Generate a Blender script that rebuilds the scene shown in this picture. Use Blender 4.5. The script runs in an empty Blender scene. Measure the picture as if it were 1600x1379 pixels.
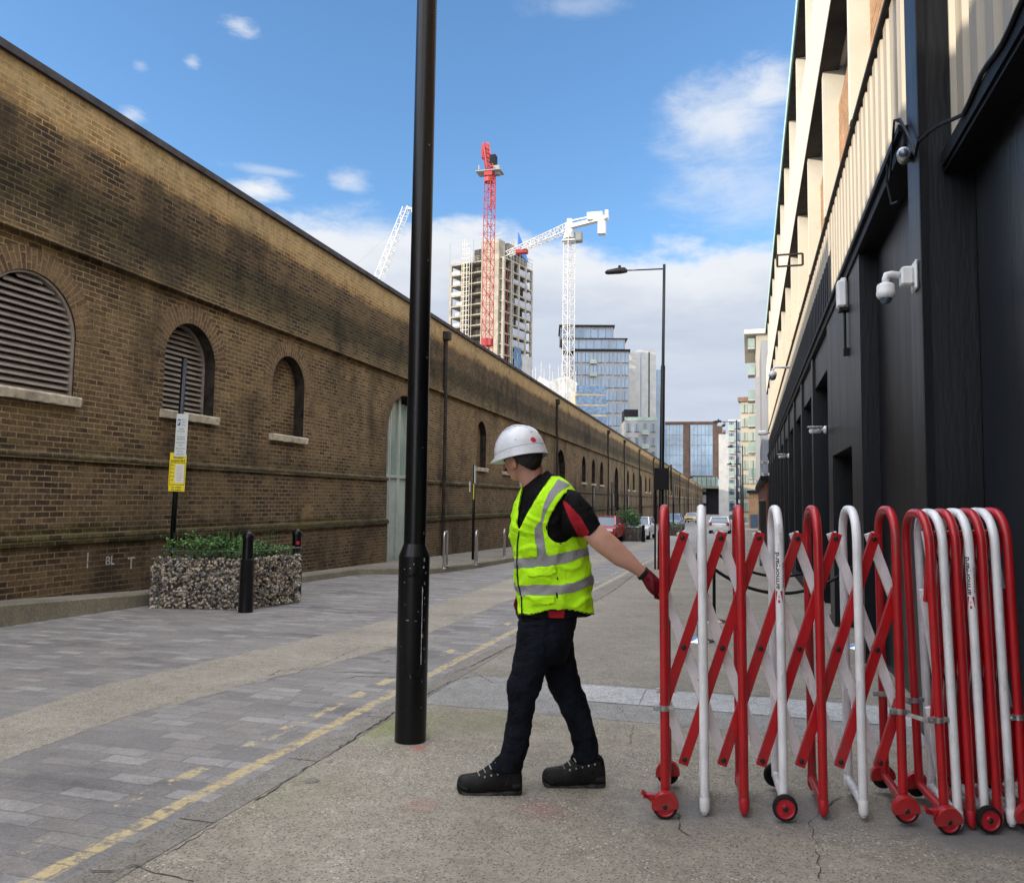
import bpy, math, random
from mathutils import Vector, Matrix, noise
random.seed(7)
rad = math.radians
sc = bpy.context.scene
COL = sc.collection
PI = math.pi
# ------------------------------------------------------------------ camera
FPX = 1245.0
CAM = Vector((0, 0, 1.43))
YAW, PITCH, ROLL = rad(15.08), rad(4.126), 0.014
fw = Vector((-math.sin(YAW) * math.cos(PITCH), math.cos(YAW) * math.cos(PITCH), math.sin(PITCH)))
rt0 = Vector((math.cos(YAW), math.sin(YAW), 0)); up0 = rt0.cross(fw)
RT = rt0 * math.cos(ROLL) + up0 * math.sin(ROLL)
UP = up0 * math.cos(ROLL) - rt0 * math.sin(ROLL)
FH = Vector((-math.sin(YAW), math.cos(YAW), 0))     # horizontal forward
cd = bpy.data.cameras.new('camera'); cam = bpy.data.objects.new('camera', cd); COL.objects.link(cam)
cd.sensor_width = 36; cd.lens = FPX / 1600 * 36; cd.clip_end = 3000; cd.clip_start = 0.05
cam.matrix_world = Matrix(((RT.x, UP.x, -fw.x, CAM.x), (RT.y, UP.y, -fw.y, CAM.y), (RT.z, UP.z, -fw.z, CAM.z), (0, 0, 0, 1)))
sc.camera = cam

def G(y):
    "height of the ground: the street falls gently away"
    return -.022 * (y - 3.5) if y < 60 else -1.243 - .008 * (y - 60)
def ray(px, py): return RT * (px - 800) - UP * (py - 689.5) + fw * FPX
def W(px, py, d):
    "point seen at a photo pixel, at horizontal forward distance d"
    r = ray(px, py); return CAM + r * (d / r.dot(FH))
def ong(px, py, dz=0):
    r = ray(px, py); z = 0
    for _ in range(50):
        p = CAM + r * ((z + dz - CAM.z) / r.z); z = G(p.y)
    return p
def onx(px, py, X):
    r = ray(px, py); return CAM + r * (X / r.x)
def proj(p):
    v = p - CAM; z = v.dot(fw)
    return 800 + FPX * v.dot(RT) / z, 689.5 - FPX * v.dot(UP) / z

# ------------------------------------------------------------------ mesh builder
class MB:
    def __init__(s): s.v = []; s.f = []; s.m = []
    def add(s, vs, fs, mi=0):
        n = len(s.v); s.v += [Vector(p) for p in vs]
        for f in fs: s.f.append([i + n for i in f]); s.m.append(mi)
        return s
    def box(s, lo, hi, mi=0, M=None):
        x0, y0, z0 = lo; x1, y1, z1 = hi
        vs = [Vector(p) for p in ((x0,y0,z0),(x1,y0,z0),(x1,y1,z0),(x0,y1,z0),(x0,y0,z1),(x1,y0,z1),(x1,y1,z1),(x0,y1,z1))]
        if M: vs = [M @ p for p in vs]
        return s.add(vs, [(0,3,2,1),(4,5,6,7),(0,1,5,4),(1,2,6,5),(2,3,7,6),(3,0,4,7)], mi)
    def cbox(s, c, h, mi=0, M=None):
        return s.box([c[i] - h[i] for i in range(3)], [c[i] + h[i] for i in range(3)], mi, M)
    def bbox(s, c, h, b, mi=0, M=None):
        "box with bevelled vertical section (8-gon in xy) and top chamfer"
        x, y, z = h; rings = []
        for zz, k in ((-z, b), (-z + b, 0), (z - b, 0), (z, b)):
            a, e = x - k, y - k
            rings.append([Vector((c[0] + px, c[1] + py, c[2] + zz)) for px, py in ((-a + b, -e), (a - b, -e), (a, -e + b), (a, e - b), (a - b, e), (-a + b, e), (-a, e - b), (-a, -e + b))])
        if M: rings = [[M @ p for p in r] for r in rings]
        return s.loft(rings, mi=mi)
    def quad(s, a, b, c, d, mi=0): return s.add([a, b, c, d], [(0, 1, 2, 3)], mi)
    def loft(s, rings, caps=True, mi=0, closed=False):
        n = len(rings[0]); vs = [p for r in rings for p in r]; fs = []
        m = len(rings)
        for i in range(m if closed else m - 1):
            for j in range(n):
                k = (j + 1) % n; i2 = (i + 1) % m
                fs.append((i * n + j, i * n + k, i2 * n + k, i2 * n + j))
        if caps and not closed: fs += [tuple(range(n - 1, -1, -1)), tuple((m - 1) * n + j for j in range(n))]
        return s.add(vs, fs, mi)
    def tube(s, pts, r, n=8, mi=0, closed=False, caps=True):
        pts = [Vector(p) for p in pts]; rings = []; m = len(pts)
        rr = r if isinstance(r, (list, tuple)) else [r] * m
        T = []
        for i in range(m):
            if closed: t = (pts[(i + 1) % m] - pts[i - 1])
            else: t = pts[min(i + 1, m - 1)] - pts[max(i - 1, 0)]
            T.append(t.normalized())
        ref = Vector((0, 0, 1)) if abs(T[0].z) < .9 else Vector((1, 0, 0))
        nrm = (ref - T[0] * ref.dot(T[0])).normalized()
        for i in range(m):
            nrm = (nrm - T[i] * nrm.dot(T[i]))
            nrm = nrm.normalized() if nrm.length > 1e-6 else T[i].orthogonal().normalized()
            b = T[i].cross(nrm)
            rings.append([pts[i] + (nrm * math.cos(2 * PI * j / n) + b * math.sin(2 * PI * j / n)) * rr[i] for j in range(n)])
        return s.loft(rings, caps, mi, closed)
    def bar(s, a, b, w, h, mi=0, up=(0, 0, 1)):
        a = Vector(a); b = Vector(b); t = (b - a).normalized(); u = Vector(up); u = u - t * u.dot(t)
        u = u.normalized() if u.length > 1e-5 else t.orthogonal().normalized()
        q = t.cross(u)
        return s.loft([[p + q * x * w / 2 + u * y * h / 2 for x, y in ((-1,-1),(1,-1),(1,1),(-1,1))] for p in (a, b)], mi=mi)
    def prism(s, poly, ex, mi=0):
        ex = Vector(ex); poly = [Vector(p) for p in poly]
        return s.loft([poly, [p + ex for p in poly]], mi=mi)
    def cyl(s, a, b, r0, r1=None, n=16, mi=0):
        r1 = r0 if r1 is None else r1
        return s.tube([a, b], [r0, r1], n, mi)
    def lathe(s, c, prof, n=20, mi=0, ax=(0, 0, 1)):
        ax = Vector(ax).normalized(); u = ax.orthogonal().normalized(); w = ax.cross(u); c = Vector(c)
        return s.loft([[c + ax * h + (u * math.cos(2*PI*j/n) + w * math.sin(2*PI*j/n)) * r for j in range(n)] for r, h in prof], mi=mi)
    def ball(s, c, r, n=10, M=None, mi=0):
        r = r if isinstance(r, (list, tuple)) else (r, r, r); c = Vector(c); rings = []
        for i in range(1, n):
            a = PI * i / n
            ring = [Vector((r[0]*math.sin(a)*math.cos(2*PI*j/(2*n)), r[1]*math.sin(a)*math.sin(2*PI*j/(2*n)), -r[2]*math.cos(a))) for j in range(2*n)]
            rings.append([c + (M @ p if M else p) for p in ring])
        return s.loft(rings, mi=mi)
    def build(s, name, mats, parent=None, smooth=False, tagd=None, auto=None):
        me = bpy.data.meshes.new(name)
        if not isinstance(mats, (list, tuple)): mats = [mats]
        org = Vector(parent.get('_org', (0, 0, 0))) if parent else Vector((0, 0, 0))
        if tagd and 'loc' in tagd: org = Vector(tagd['loc'])
        me.from_pydata([tuple(p - org) for p in s.v], [], s.f)
        for m in mats: me.materials.append(m)
        me.polygons.foreach_set('material_index', s.m)
        if smooth: me.polygons.foreach_set('use_smooth', [True] * len(s.f))
        me.update()
        o = bpy.data.objects.new(name, me); COL.objects.link(o)
        if parent:
            o.parent = parent; o['_org'] = list(org)
        if tagd:
            o.location = org
            for k in ('label', 'category', 'group', 'kind'):
                if k in tagd: o[k] = tagd[k]
        return o
def smooth_angle(o, deg=40):
    me = o.data
    me.polygons.foreach_set('use_smooth', [True] * len(me.polygons))
    try: me.set_sharp_from_angle(angle=rad(deg))
    except Exception: pass
    return o
def thing(name, label, cat, loc=(0, 0, 0), rz=0, group=None, frame=0, tilt=0):
    o = bpy.data.objects.new(name, None); COL.objects.link(o); o.empty_display_size = .2
    loc = Vector(loc)
    o.location = Matrix.Rotation(frame, 3, 'Z') @ loc
    o.rotation_euler = (0, tilt, frame + rz); o['_org'] = list(loc) if rz == 0 else [0, 0, 0]
    o['label'] = label; o['category'] = cat
    if group: o['group'] = group
    return o
def copy_thing(o, label=None, loc=None, rz=None):
    def cp(x, par):
        c = x.copy(); COL.objects.link(c)
        if par: c.parent = par
        for k in [q for q in ALLCH.get(x.name, [])]: cp(k, c)
        return c
    r = cp(o, None)
    if label: r['label'] = label
    if loc is not None: r.location = loc
    if rz is not None: r.rotation_euler = (0, 0, rz)
    return r
ALLCH = {}
def index_children():
    ALLCH.clear()
    for o in COL.objects:
        if o.parent: ALLCH.setdefault(o.parent.name, []).append(o)
def add_mod(o, kind, **kw):
    m = o.modifiers.new(kind.lower(), kind)
    for k, v in kw.items(): setattr(m, k, v)
    return m

def text_mesh(s, size=1.0, align='CENTER'):
    cu = bpy.data.curves.new('t', 'FONT'); cu.body = s; cu.size = size; cu.align_x = align; cu.resolution_u = 3; cu.offset = size * .021
    o = bpy.data.objects.new('t', cu); COL.objects.link(o)
    dg = bpy.context.evaluated_depsgraph_get(); dg.update()
    me = bpy.data.meshes.new_from_object(o.evaluated_get(dg))
    vs = [v.co.copy() for v in me.vertices]; fs = [tuple(p.vertices) for p in me.polygons]
    bpy.data.objects.remove(o); bpy.data.curves.remove(cu); bpy.data.meshes.remove(me)
    return vs, fs

# ------------------------------------------------------------------ materials
class NT:
    def __init__(s, name):
        s.mat = bpy.data.materials.new(name); s.mat.use_nodes = True
        s.t = s.mat.node_tree; s.t.nodes.clear()
        s.out = s.n('ShaderNodeOutputMaterial'); s.b = s.n('ShaderNodeBsdfPrincipled')
        s.t.links.new(s.b.outputs[0], s.out.inputs[0])
    def n(s, k, **kw):
        x = s.t.nodes.new(k)
        for a, v in kw.items(): setattr(x, a, v)
        return x
    def L(s, a, b): s.t.links.new(a, b)
    def set(s, sock, v):
        if isinstance(v, bpy.types.NodeSocket): s.L(v, sock)
        elif isinstance(v, tuple) and len(v) == 3 and sock.type == 'RGBA': sock.default_value = (*v, 1)
        else: sock.default_value = v
    def pos(s): return s.n('ShaderNodeNewGeometry').outputs['Position']
    def obj(s): return s.n('ShaderNodeTexCoord').outputs['Object']
    def math(s, op, a, b=0.0, c=0.0, clamp=False):
        x = s.n('ShaderNodeMath', operation=op); x.use_clamp = clamp
        s.set(x.inputs[0], a); s.set(x.inputs[1], b)
        if op in ('MULTIPLY_ADD', 'SMOOTH_MIN', 'COMPARE'): s.set(x.inputs[2], c)
        return x.outputs[0]
    def sep(s, v):
        x = s.n('ShaderNodeSeparateXYZ'); s.L(v, x.inputs[0]); return x.outputs
    def comb(s, x, y, z=0.0):
        c = s.n('ShaderNodeCombineXYZ')
        for i, v in enumerate((x, y, z)): s.set(c.inputs[i], v)
        return c.outputs[0]
    def vmul(s, v, k):
        x = s.n('ShaderNodeVectorMath', operation='MULTIPLY'); s.L(v, x.inputs[0]); x.inputs[1].default_value = k; return x.outputs[0]
    def noise(s, v, scale, detail=3, rough=.55, out=0, dist=0.0):
        x = s.n('ShaderNodeTexNoise'); s.L(v, x.inputs['Vector'])
        x.inputs['Scale'].default_value = scale; x.inputs['Detail'].default_value = detail; x.inputs['Roughness'].default_value = rough
        x.inputs['Distortion'].default_value = dist
        return x.outputs[out]
    def voro(s, v, scale, feat='F1', out=0):
        x = s.n('ShaderNodeTexVoronoi', feature=feat); s.L(v, x.inputs['Vector']); x.inputs['Scale'].default_value = scale
        return x.outputs[out]
    def ramp(s, f, stops, interp='LINEAR'):
        x = s.n('ShaderNodeValToRGB'); s.set(x.inputs[0], f); r = x.color_ramp; r.interpolation = interp
        while len(r.elements) < len(stops): r.elements.new(.5)
        for e, (p, c) in zip(r.elements, stops):
            e.position = p; e.color = (*c, 1) if isinstance(c, tuple) else (c, c, c, 1)
        return x.outputs[0]
    def step(s, f, a, b):
        x = s.n('ShaderNodeMapRange'); x.interpolation_type = 'SMOOTHSTEP'
        s.set(x.inputs[0], f); x.inputs[1].default_value = a; x.inputs[2].default_value = b
        return x.outputs[0]
    def mix(s, f, a, b, mode='MIX'):
        x = s.n('ShaderNodeMix', data_type='RGBA', blend_type=mode)
        s.set(x.inputs[0], f); s.set(x.inputs[6], a); s.set(x.inputs[7], b); return x.outputs[2]
    def bump(s, h, strength=.3, dist=.01, prev=None):
        x = s.n('ShaderNodeBump'); s.set(x.inputs['Height'], h); x.inputs['Strength'].default_value = strength; x.inputs['Distance'].default_value = dist
        if prev is not None: s.L(prev, x.inputs['Normal'])
        s.L(x.outputs[0], s.b.inputs['Normal']); return x.outputs[0]
    def fin(s, color=None, rough=.6, metal=0.0, spec=None):
        if color is not None: s.set(s.b.inputs['Base Color'], color)
        s.set(s.b.inputs['Roughness'], rough); s.set(s.b.inputs['Metallic'], metal)
        if spec is not None: s.b.inputs['Specular IOR Level'].default_value = spec
        return s.mat
def mk(name, c, rough=.6, metal=0.0, var=.15, sc_=3.0, bump=0.0, bsc=60.0, dirt=0.0, spec=None, bd=.004, coat=0.0):
    n = NT(name); v = n.obj()
    f = n.noise(v, sc_, 4, .6)
    lo = tuple(max(0, x * (1 - var * 1.6)) for x in c); hi = tuple(min(1, x * (1 + var * 1.4)) for x in c)
    col = n.ramp(f, [(.3, lo), (.7, hi)])
    if dirt:
        g = n.step(n.noise(v, sc_ * 3.3, 6, .7), .55, .72)
        col = n.mix(n.math('MULTIPLY', g, dirt), col, (.05, .045, .04))
    r = n.math('ADD', n.math('MULTIPLY', n.noise(v, sc_ * 2.1, 3), .16), max(0, rough - .08))
    if bump: n.bump(n.noise(v, bsc, 4, .6), bump, bd)
    if coat: n.b.inputs['Coat Weight'].default_value = coat; n.b.inputs['Coat Roughness'].default_value = .08
    return n.fin(col, r, metal, spec)

def brick_mat(name, cols, mortar, bw=.225, rh=.075, ms=.0095, bands=None, soot=.5, smear=.5, uv=False, bump=.5, tint=(1, 1, 1), distort=.008):
    n = NT(name); P = n.pos(); x, y, z = n.sep(P)
    base = n.comb(n.math('ADD', x, y), z, 0.0)
    if uv: base = n.n('ShaderNodeUVMap').outputs[0]
    dn = n.n('ShaderNodeVectorMath', operation='MULTIPLY_ADD')
    n.L(n.noise(P, 2.5, 3, .6, out=1), dn.inputs[0]); dn.inputs[1].default_value = (distort * 2, distort * 2, 0); n.L(base, dn.inputs[2])
    dn2 = n.n('ShaderNodeVectorMath', operation='MULTIPLY_ADD')
    n.L(n.noise(P, 30, 2, .6, out=1), dn2.inputs[0]); dn2.inputs[1].default_value = (distort, distort, 0); n.L(dn.outputs[0], dn2.inputs[2])
    b = n.n('ShaderNodeTexBrick'); n.L(dn2.outputs[0], b.inputs['Vector']); b.offset = .5
    b.inputs['Color1'].default_value = (0, 0, 0, 1); b.inputs['Color2'].default_value = (1, 1, 1, 1); b.inputs['Mortar'].default_value = (.5, .5, .5, 1)
    b.inputs['Scale'].default_value = 1; b.inputs['Brick Width'].default_value = bw; b.inputs['Row Height'].default_value = rh
    b.inputs['Mortar Size'].default_value = ms; b.inputs['Mortar Smooth'].default_value = .35; b.inputs['Bias'].default_value = 0
    k = n.math('ADD', n.math('MULTIPLY_ADD', b.outputs['Color'], .62, .12), n.math('MULTIPLY', n.math('SUBTRACT', n.noise(P, 1.3, 4, .65), .5), 1.0), clamp=True)
    m = len(cols) - 1
    bc = n.ramp(k, [(i / m, c) for i, c in enumerate(cols)])
    grain = n.noise(P, 70, 4, .7)
    bc = n.mix(.55, bc, n.ramp(grain, [(.25, .35), (.75, 1.0)]), 'MULTIPLY')
    mort = n.mix(.7, mortar, n.ramp(n.noise(P, 9, 5, .7), [(.3, .45), (.7, 1.0)]), 'MULTIPLY')
    fac = b.outputs['Fac']
    # bricks whose face is smeared or worn so the joint is lost
    sm = n.math('MULTIPLY', n.step(n.noise(P, 1.6, 8, .75), .42, .64), smear)
    bc = n.mix(sm, bc, n.mix(.62, bc, (.165, .125, .08)))
    mort = n.mix(sm, mort, (.17, .13, .085))
    spl = n.step(n.noise(n.vmul(P, (1, 1, 1.6)), 7, 6, .75), .60, .70)
    bc = n.mix(n.math('MULTIPLY', spl, .55), bc, mort)
    clean_dapple = n.math('MULTIPLY', n.step(n.noise(n.vmul(P, (1, 1, .7)), .55, 5, .7), .56, .72), .8)
    bc = n.mix(clean_dapple, bc, n.mix(1.0, bc, (1.9, 1.75, 1.4), 'MULTIPLY'))  # cleaner brick patches, partly standing for dappled warm light
    gr2 = n.ramp(n.noise(P, 28, 8, .85), [(.36, .35), (.62, 1.25)])
    col = n.mix(.75, n.mix(fac, bc, mort), gr2, 'MULTIPLY')
    lm = n.math('MULTIPLY', n.step(n.noise(P, 16, 7, .8), .56, .66), .45)
    col = n.mix(lm, col, (.22, .175, .115))
    st = n.step(n.noise(n.vmul(P, (1, .9, .55)), .8, 5, .68), .45, .68)
    col = n.mix(n.math('MULTIPLY', st, soot), col, (.016, .013, .011))
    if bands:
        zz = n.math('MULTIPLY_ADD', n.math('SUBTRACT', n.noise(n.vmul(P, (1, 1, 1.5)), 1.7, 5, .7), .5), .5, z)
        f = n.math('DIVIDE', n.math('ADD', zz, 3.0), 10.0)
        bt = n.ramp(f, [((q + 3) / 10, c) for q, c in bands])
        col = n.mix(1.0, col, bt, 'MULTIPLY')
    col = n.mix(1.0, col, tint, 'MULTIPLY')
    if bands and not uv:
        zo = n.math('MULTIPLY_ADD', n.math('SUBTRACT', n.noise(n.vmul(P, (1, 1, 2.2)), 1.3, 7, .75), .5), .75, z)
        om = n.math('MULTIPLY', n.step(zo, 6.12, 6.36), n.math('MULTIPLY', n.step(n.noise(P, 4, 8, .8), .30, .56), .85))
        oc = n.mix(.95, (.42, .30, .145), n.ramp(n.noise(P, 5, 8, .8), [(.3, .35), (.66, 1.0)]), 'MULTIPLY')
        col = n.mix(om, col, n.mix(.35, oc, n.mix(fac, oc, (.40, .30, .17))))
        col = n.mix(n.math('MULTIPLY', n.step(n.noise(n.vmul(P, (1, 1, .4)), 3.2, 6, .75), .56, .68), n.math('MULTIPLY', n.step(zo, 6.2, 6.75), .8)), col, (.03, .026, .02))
    h = n.math('SUBTRACT', n.math('MULTIPLY', grain, .35), fac)
    n.bump(h, bump, .008)
    return n.fin(col, .93, 0.0, .25)

BR = [(.030, .022, .018), (.058, .040, .031), (.098, .069, .049), (.15, .108, .071), (.23, .172, .108)]
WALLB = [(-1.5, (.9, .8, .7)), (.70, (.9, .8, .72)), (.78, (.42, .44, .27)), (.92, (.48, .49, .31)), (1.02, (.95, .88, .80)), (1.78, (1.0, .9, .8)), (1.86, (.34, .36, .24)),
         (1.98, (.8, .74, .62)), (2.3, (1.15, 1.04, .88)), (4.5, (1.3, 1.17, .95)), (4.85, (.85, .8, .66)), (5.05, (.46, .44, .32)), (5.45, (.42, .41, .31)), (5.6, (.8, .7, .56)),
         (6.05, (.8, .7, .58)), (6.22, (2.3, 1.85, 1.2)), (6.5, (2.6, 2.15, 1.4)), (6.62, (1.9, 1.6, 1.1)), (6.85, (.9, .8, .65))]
M = {}
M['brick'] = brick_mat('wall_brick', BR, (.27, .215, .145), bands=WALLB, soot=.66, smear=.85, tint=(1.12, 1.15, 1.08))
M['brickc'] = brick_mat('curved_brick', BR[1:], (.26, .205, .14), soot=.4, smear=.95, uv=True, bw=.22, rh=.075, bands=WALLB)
M['brick_orange'] = brick_mat('infill_brick', [(.30, .15, .07), (.42, .22, .11), (.52, .30, .16)], (.45, .36, .25), soot=.1, smear=.2)
M['brick_red'] = brick_mat('red_brick', [(.12, .03, .02), (.20, .05, .03), (.26, .08, .05)], (.2, .14, .11), soot=.2, smear=.2)
M['coping'] = mk('dark_coping_stone', (.035, .03, .032), .8, var=.4, bump=.4, bsc=20)
M['sill'] = mk('weathered_stone', (.42, .37, .28), .85, var=.25, sc_=6, bump=.4, bsc=30, dirt=.8)
M['louvre'] = mk('painted_louvre', (.22, .19, .165), .55, var=.15, sc_=4, dirt=.3)
M['reveal'] = mk('dark_reveal', (.03, .025, .021), .9, var=.4, sc_=5, bump=.3, spec=.1)  # opening reveals, darker than the wall face
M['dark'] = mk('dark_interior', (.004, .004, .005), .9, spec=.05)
M['pipe'] = mk('rusty_iron_pipe', (.028, .022, .020), .7, var=.4, dirt=.2, spec=.2)
M['door_grey'] = mk('pale_grey_green_door', (.32, .37, .34), .45, var=.1, sc_=2, dirt=.25)
M['pole'] = mk('black_pole_paint', (.003, .0035, .005), .30, var=.2, bump=.06, bsc=40, spec=.3)
M['chip'] = mk('bare_primer', (.32, .31, .29), .8, var=.4, sc_=30)
M['blackiron'] = mk('black_iron', (.004, .004, .005), .5, var=.3, bump=.2, bsc=50, spec=.2)
M['clad_black'] = None
M['steel'] = mk('stainless_steel', (.45, .44, .42), .3, 1.0, var=.15)
M['galv'] = mk('galvanised_steel', (.5, .5, .5), .42, .9, var=.35, sc_=18)
M['red'] = mk('red_gloss_paint', (.40, .009, .014), .34, var=.14, sc_=7, coat=.25, dirt=.12, bump=.03, bsc=150)
M['white'] = mk('white_gloss_paint', (.70, .72, .75), .34, var=.05, sc_=7, coat=.2, dirt=.10, bump=.03, bsc=150)
M['redpl'] = mk('red_plastic', (.40, .012, .022), .42, var=.1)
M['rubber'] = mk('black_rubber', (.010, .010, .010), .75, var=.3, spec=.2)
M['bolt'] = mk('black_bolt', (.012, .011, .010), .5)
M['wplastic'] = mk('white_plastic', (.74, .75, .75), .4, var=.05, dirt=.1)
M['ink'] = mk('black_ink', (.012, .012, .015), .5)
M['inkred'] = mk('red_ink', (.45, .01, .03), .5)
M['inkblue'] = mk('blue_ink', (.02, .07, .35), .5)
M['yellow'] = mk('yellow_sign', (.80, .66, .02), .5, var=.06)
M['paper'] = mk('white_paper', (.72, .71, .66), .6, var=.06)
M['signw'] = mk('white_sign_face', (.62, .66, .66), .45, var=.04)
M['creamwhite'] = mk('cream_white_paint', (.54, .51, .43), .55, var=.06, sc_=1.5, dirt=.12)
M['mint'] = mk('mint_green_eaves', (.36, .58, .52), .5, var=.08)
M['concrete'] = mk('raw_concrete', (.25, .225, .18), .9, var=.2, sc_=.4, bump=.2, bsc=3)
M['concrete_d'] = mk('shuttered_concrete', (.15, .14, .12), .9, var=.2, sc_=.3)
M['glass'] = mk('window_glass', (.05, .09, .14), .08, 0, var=.3, sc_=.15, spec=1.0)
M['glassb'] = mk('blue_curtain_glass', (.08, .15, .24), .12, 0, var=.3, sc_=.12, spec=1.0)
M['glassg'] = mk('green_glass', (.19, .26, .225), .15, var=.2, sc_=.3)
M['craneR'] = mk('red_crane_paint', (.27, .015, .018), .6)
M['craneW'] = mk('white_crane_paint', (.46, .46, .45), .6)
M['mesh_blue'] = mk('blue_netting', (.05, .18, .50), .8, var=.3)

def black_clad(name, c, rough, sp=.2):
    n = NT(name); P = n.pos()
    st = n.noise(n.vmul(P, (6, 6, .5)), 1.6, 5, .65)
    big = n.noise(P, .7, 4, .6)
    col = n.ramp(n.math('ADD', n.math('MULTIPLY', st, .5), n.math('MULTIPLY', big, .5)), [(.3, tuple(q * .6 for q in c)), (.7, tuple(q * 1.7 for q in c))])
    r = n.math('ADD', n.math('MULTIPLY', st, .22), rough - .08)
    n.bump(n.noise(n.vmul(P, (9, 9, 1.2)), 4, 4, .6), .22, .012)
    return n.fin(col, r, 0.0, sp)
M['clad_black'] = black_clad('black_painted_panel', (.0045, .0055, .008), .36, .28)
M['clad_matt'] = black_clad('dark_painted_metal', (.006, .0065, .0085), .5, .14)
M['near_panel'] = black_clad('satin_black_panel', (.010, .013, .018), .30, .6)
def worn(name, c, chipc):
    n = NT(name); v = n.obj(); x_, y_, z_ = n.sep(v)
    col = n.ramp(n.noise(v, 6, 4, .6), [(.3, tuple(q * .85 for q in c)), (.7, tuple(min(1, q * 1.12) for q in c))])
    ch = n.step(n.noise(n.vmul(v, (1, 1, .55)), 42, 6, .8), .655, .68)
    low = n.step(z_, .16, .0)
    ch2 = n.math('MULTIPLY', low, n.step(n.noise(v, 55, 6, .8), .54, .60))
    gr = n.math('MULTIPLY', n.step(n.noise(n.vmul(v, (1, 1, .25)), 11, 6, .75), .52, .70), .38)
    col = n.mix(gr, col, (.09, .08, .07)); col = n.mix(n.math('MULTIPLY', low, .16), col, (.12, .10, .085))
    col = n.mix(n.math('MAXIMUM', ch, ch2), col, chipc)
    n.bump(n.noise(v, 90, 4, .6), .05, .003)
    n.b.inputs['Coat Weight'].default_value = .2; n.b.inputs['Coat Roughness'].default_value = .12
    return n.fin(col, n.math('ADD', n.math('MULTIPLY', n.noise(v, 14, 5), .35), .2), 0.0, .4)
M['red'] = worn('worn_red_gloss_paint', (.40, .009, .014), (.10, .045, .035)); M['white'] = worn('worn_white_gloss_paint', (.78, .79, .81), (.16, .14, .125))
n = NT('cream_corrugated_metal'); P = n.pos(); st = n.noise(n.vmul(P, (5, 5, .5)), 1.5, 5, .65)
M['clad_cream'] = n.fin(n.ramp(st, [(.3, (.26, .228, .175)), (.7, (.36, .32, .25))]), .5, 0.0)

# road setts
n = NT('stone_setts'); P = n.pos(); x, y, z = n.sep(P)
wob = n.n('ShaderNodeVectorMath', operation='MULTIPLY_ADD'); n.L(n.noise(P, 1.1, 3, .6, out=1), wob.inputs[0]); wob.inputs[1].default_value = (.05, .05, 0); n.L(n.comb(x, y), wob.inputs[2])
wob2 = n.n('ShaderNodeVectorMath', operation='MULTIPLY_ADD'); n.L(n.noise(P, 14, 3, .6, out=1), wob2.inputs[0]); wob2.inputs[1].default_value = (.034, .030, 0); n.L(wob.outputs[0], wob2.inputs[2])
b = n.n('ShaderNodeTexBrick'); n.L(wob2.outputs[0], b.inputs['Vector']); b.offset = .43; b.squash = 1.25; b.squash_frequency = 3
b.inputs['Color1'].default_value = (0, 0, 0, 1); b.inputs['Color2'].default_value = (1, 1, 1, 1); b.inputs['Mortar'].default_value = (.4, .4, .4, 1)
b.inputs['Scale'].default_value = 1; b.inputs['Brick Width'].default_value = .27; b.inputs['Row Height'].default_value = .12
b.inputs['Mortar Size'].default_value = .009; b.inputs['Mortar Smooth'].default_value = .7
k = n.math('ADD', n.math('MULTIPLY', b.outputs['Color'], .95), n.math('MULTIPLY', n.noise(P, .7, 5, .7), .7))
k = n.math('SUBTRACT', k, .35, clamp=True)
cc = n.ramp(k, [(0, (.08, .085, .098)), (.22, (.15, .152, .165)), (.42, (.24, .225, .22)), (.58, (.29, .255, .23)), (.72, (.27, .27, .28)), (.82, (.42, .42, .42)), (1, (.56, .56, .56))])
cc = n.mix(n.math('MULTIPLY', n.step(n.noise(P, 9, 7, .8), .44, .68), .38), cc, (.12, .118, .12))
cc = n.mix(.75, cc, n.ramp(n.noise(P, 34, 8, .8), [(.34, .38), (.66, 1.0)]), 'MULTIPLY')
cc = n.mix(.5, cc, n.ramp(n.noise(P, 5, 5, .75), [(.35, .6), (.65, 1.0)]), 'MULTIPLY')
pale = n.step(n.noise(P, .45, 5, .7), .50, .68)
cc = n.mix(n.math('MULTIPLY', pale, .45), cc, (.27, .24, .205))
jm = n.math('MULTIPLY', b.outputs['Fac'], n.step(n.noise(P, 2.2, 4, .7), .34, .6))
cc = n.mix(n.math('MULTIPLY', jm, .8), cc, (.09, .08, .07))
cc = n.mix(n.math('MULTIPLY', n.step(n.voro(P, 60), .0, .16), .5), (.34, .33, .31), cc)
cc = n.mix(1.0, cc, (.96, .945, .955), 'MULTIPLY')
cc = n.mix(.6, cc, n.ramp(n.noise(P, 70, 6, .85), [(.36, .4), (.62, 1.15)]), 'MULTIPLY')
dk = n.step(n.noise(n.vmul(P, (.45, 1, 1)), 1.1, 6, .7), .50, .70)
cc = n.mix(n.math('MULTIPLY', dk, .75), cc, n.mix(1.0, cc, (.42, .43, .46), 'MULTIPLY'))
def near(f, c, w):
    d = n.math('ABSOLUTE', n.math('SUBTRACT', f, c)); return n.step(d, w, w * .72)
xw = n.math('ADD', x, n.math('MULTIPLY', n.math('SUBTRACT', n.noise(P, 9, 5, .7), .5), .05))
yl = near(xw, -2.44, .050)
yl = n.math('MULTIPLY', yl, n.math('SUBTRACT', 1.0, n.math('MULTIPLY', n.step(n.noise(P, 14, 8, .82), .49, .56), .92)))
yd = n.math('MULTIPLY', near(xw, -2.67, .048), n.step(n.math('ADD', n.noise(n.vmul(P, (1.5, 1, 1)), 3.2, 3, .6), n.math('MULTIPLY', n.math('SUBTRACT', n.noise(P, 20, 5, .8), .5), .5)), .53, .58))
yd = n.math('MULTIPLY', yd, .9)
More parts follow.
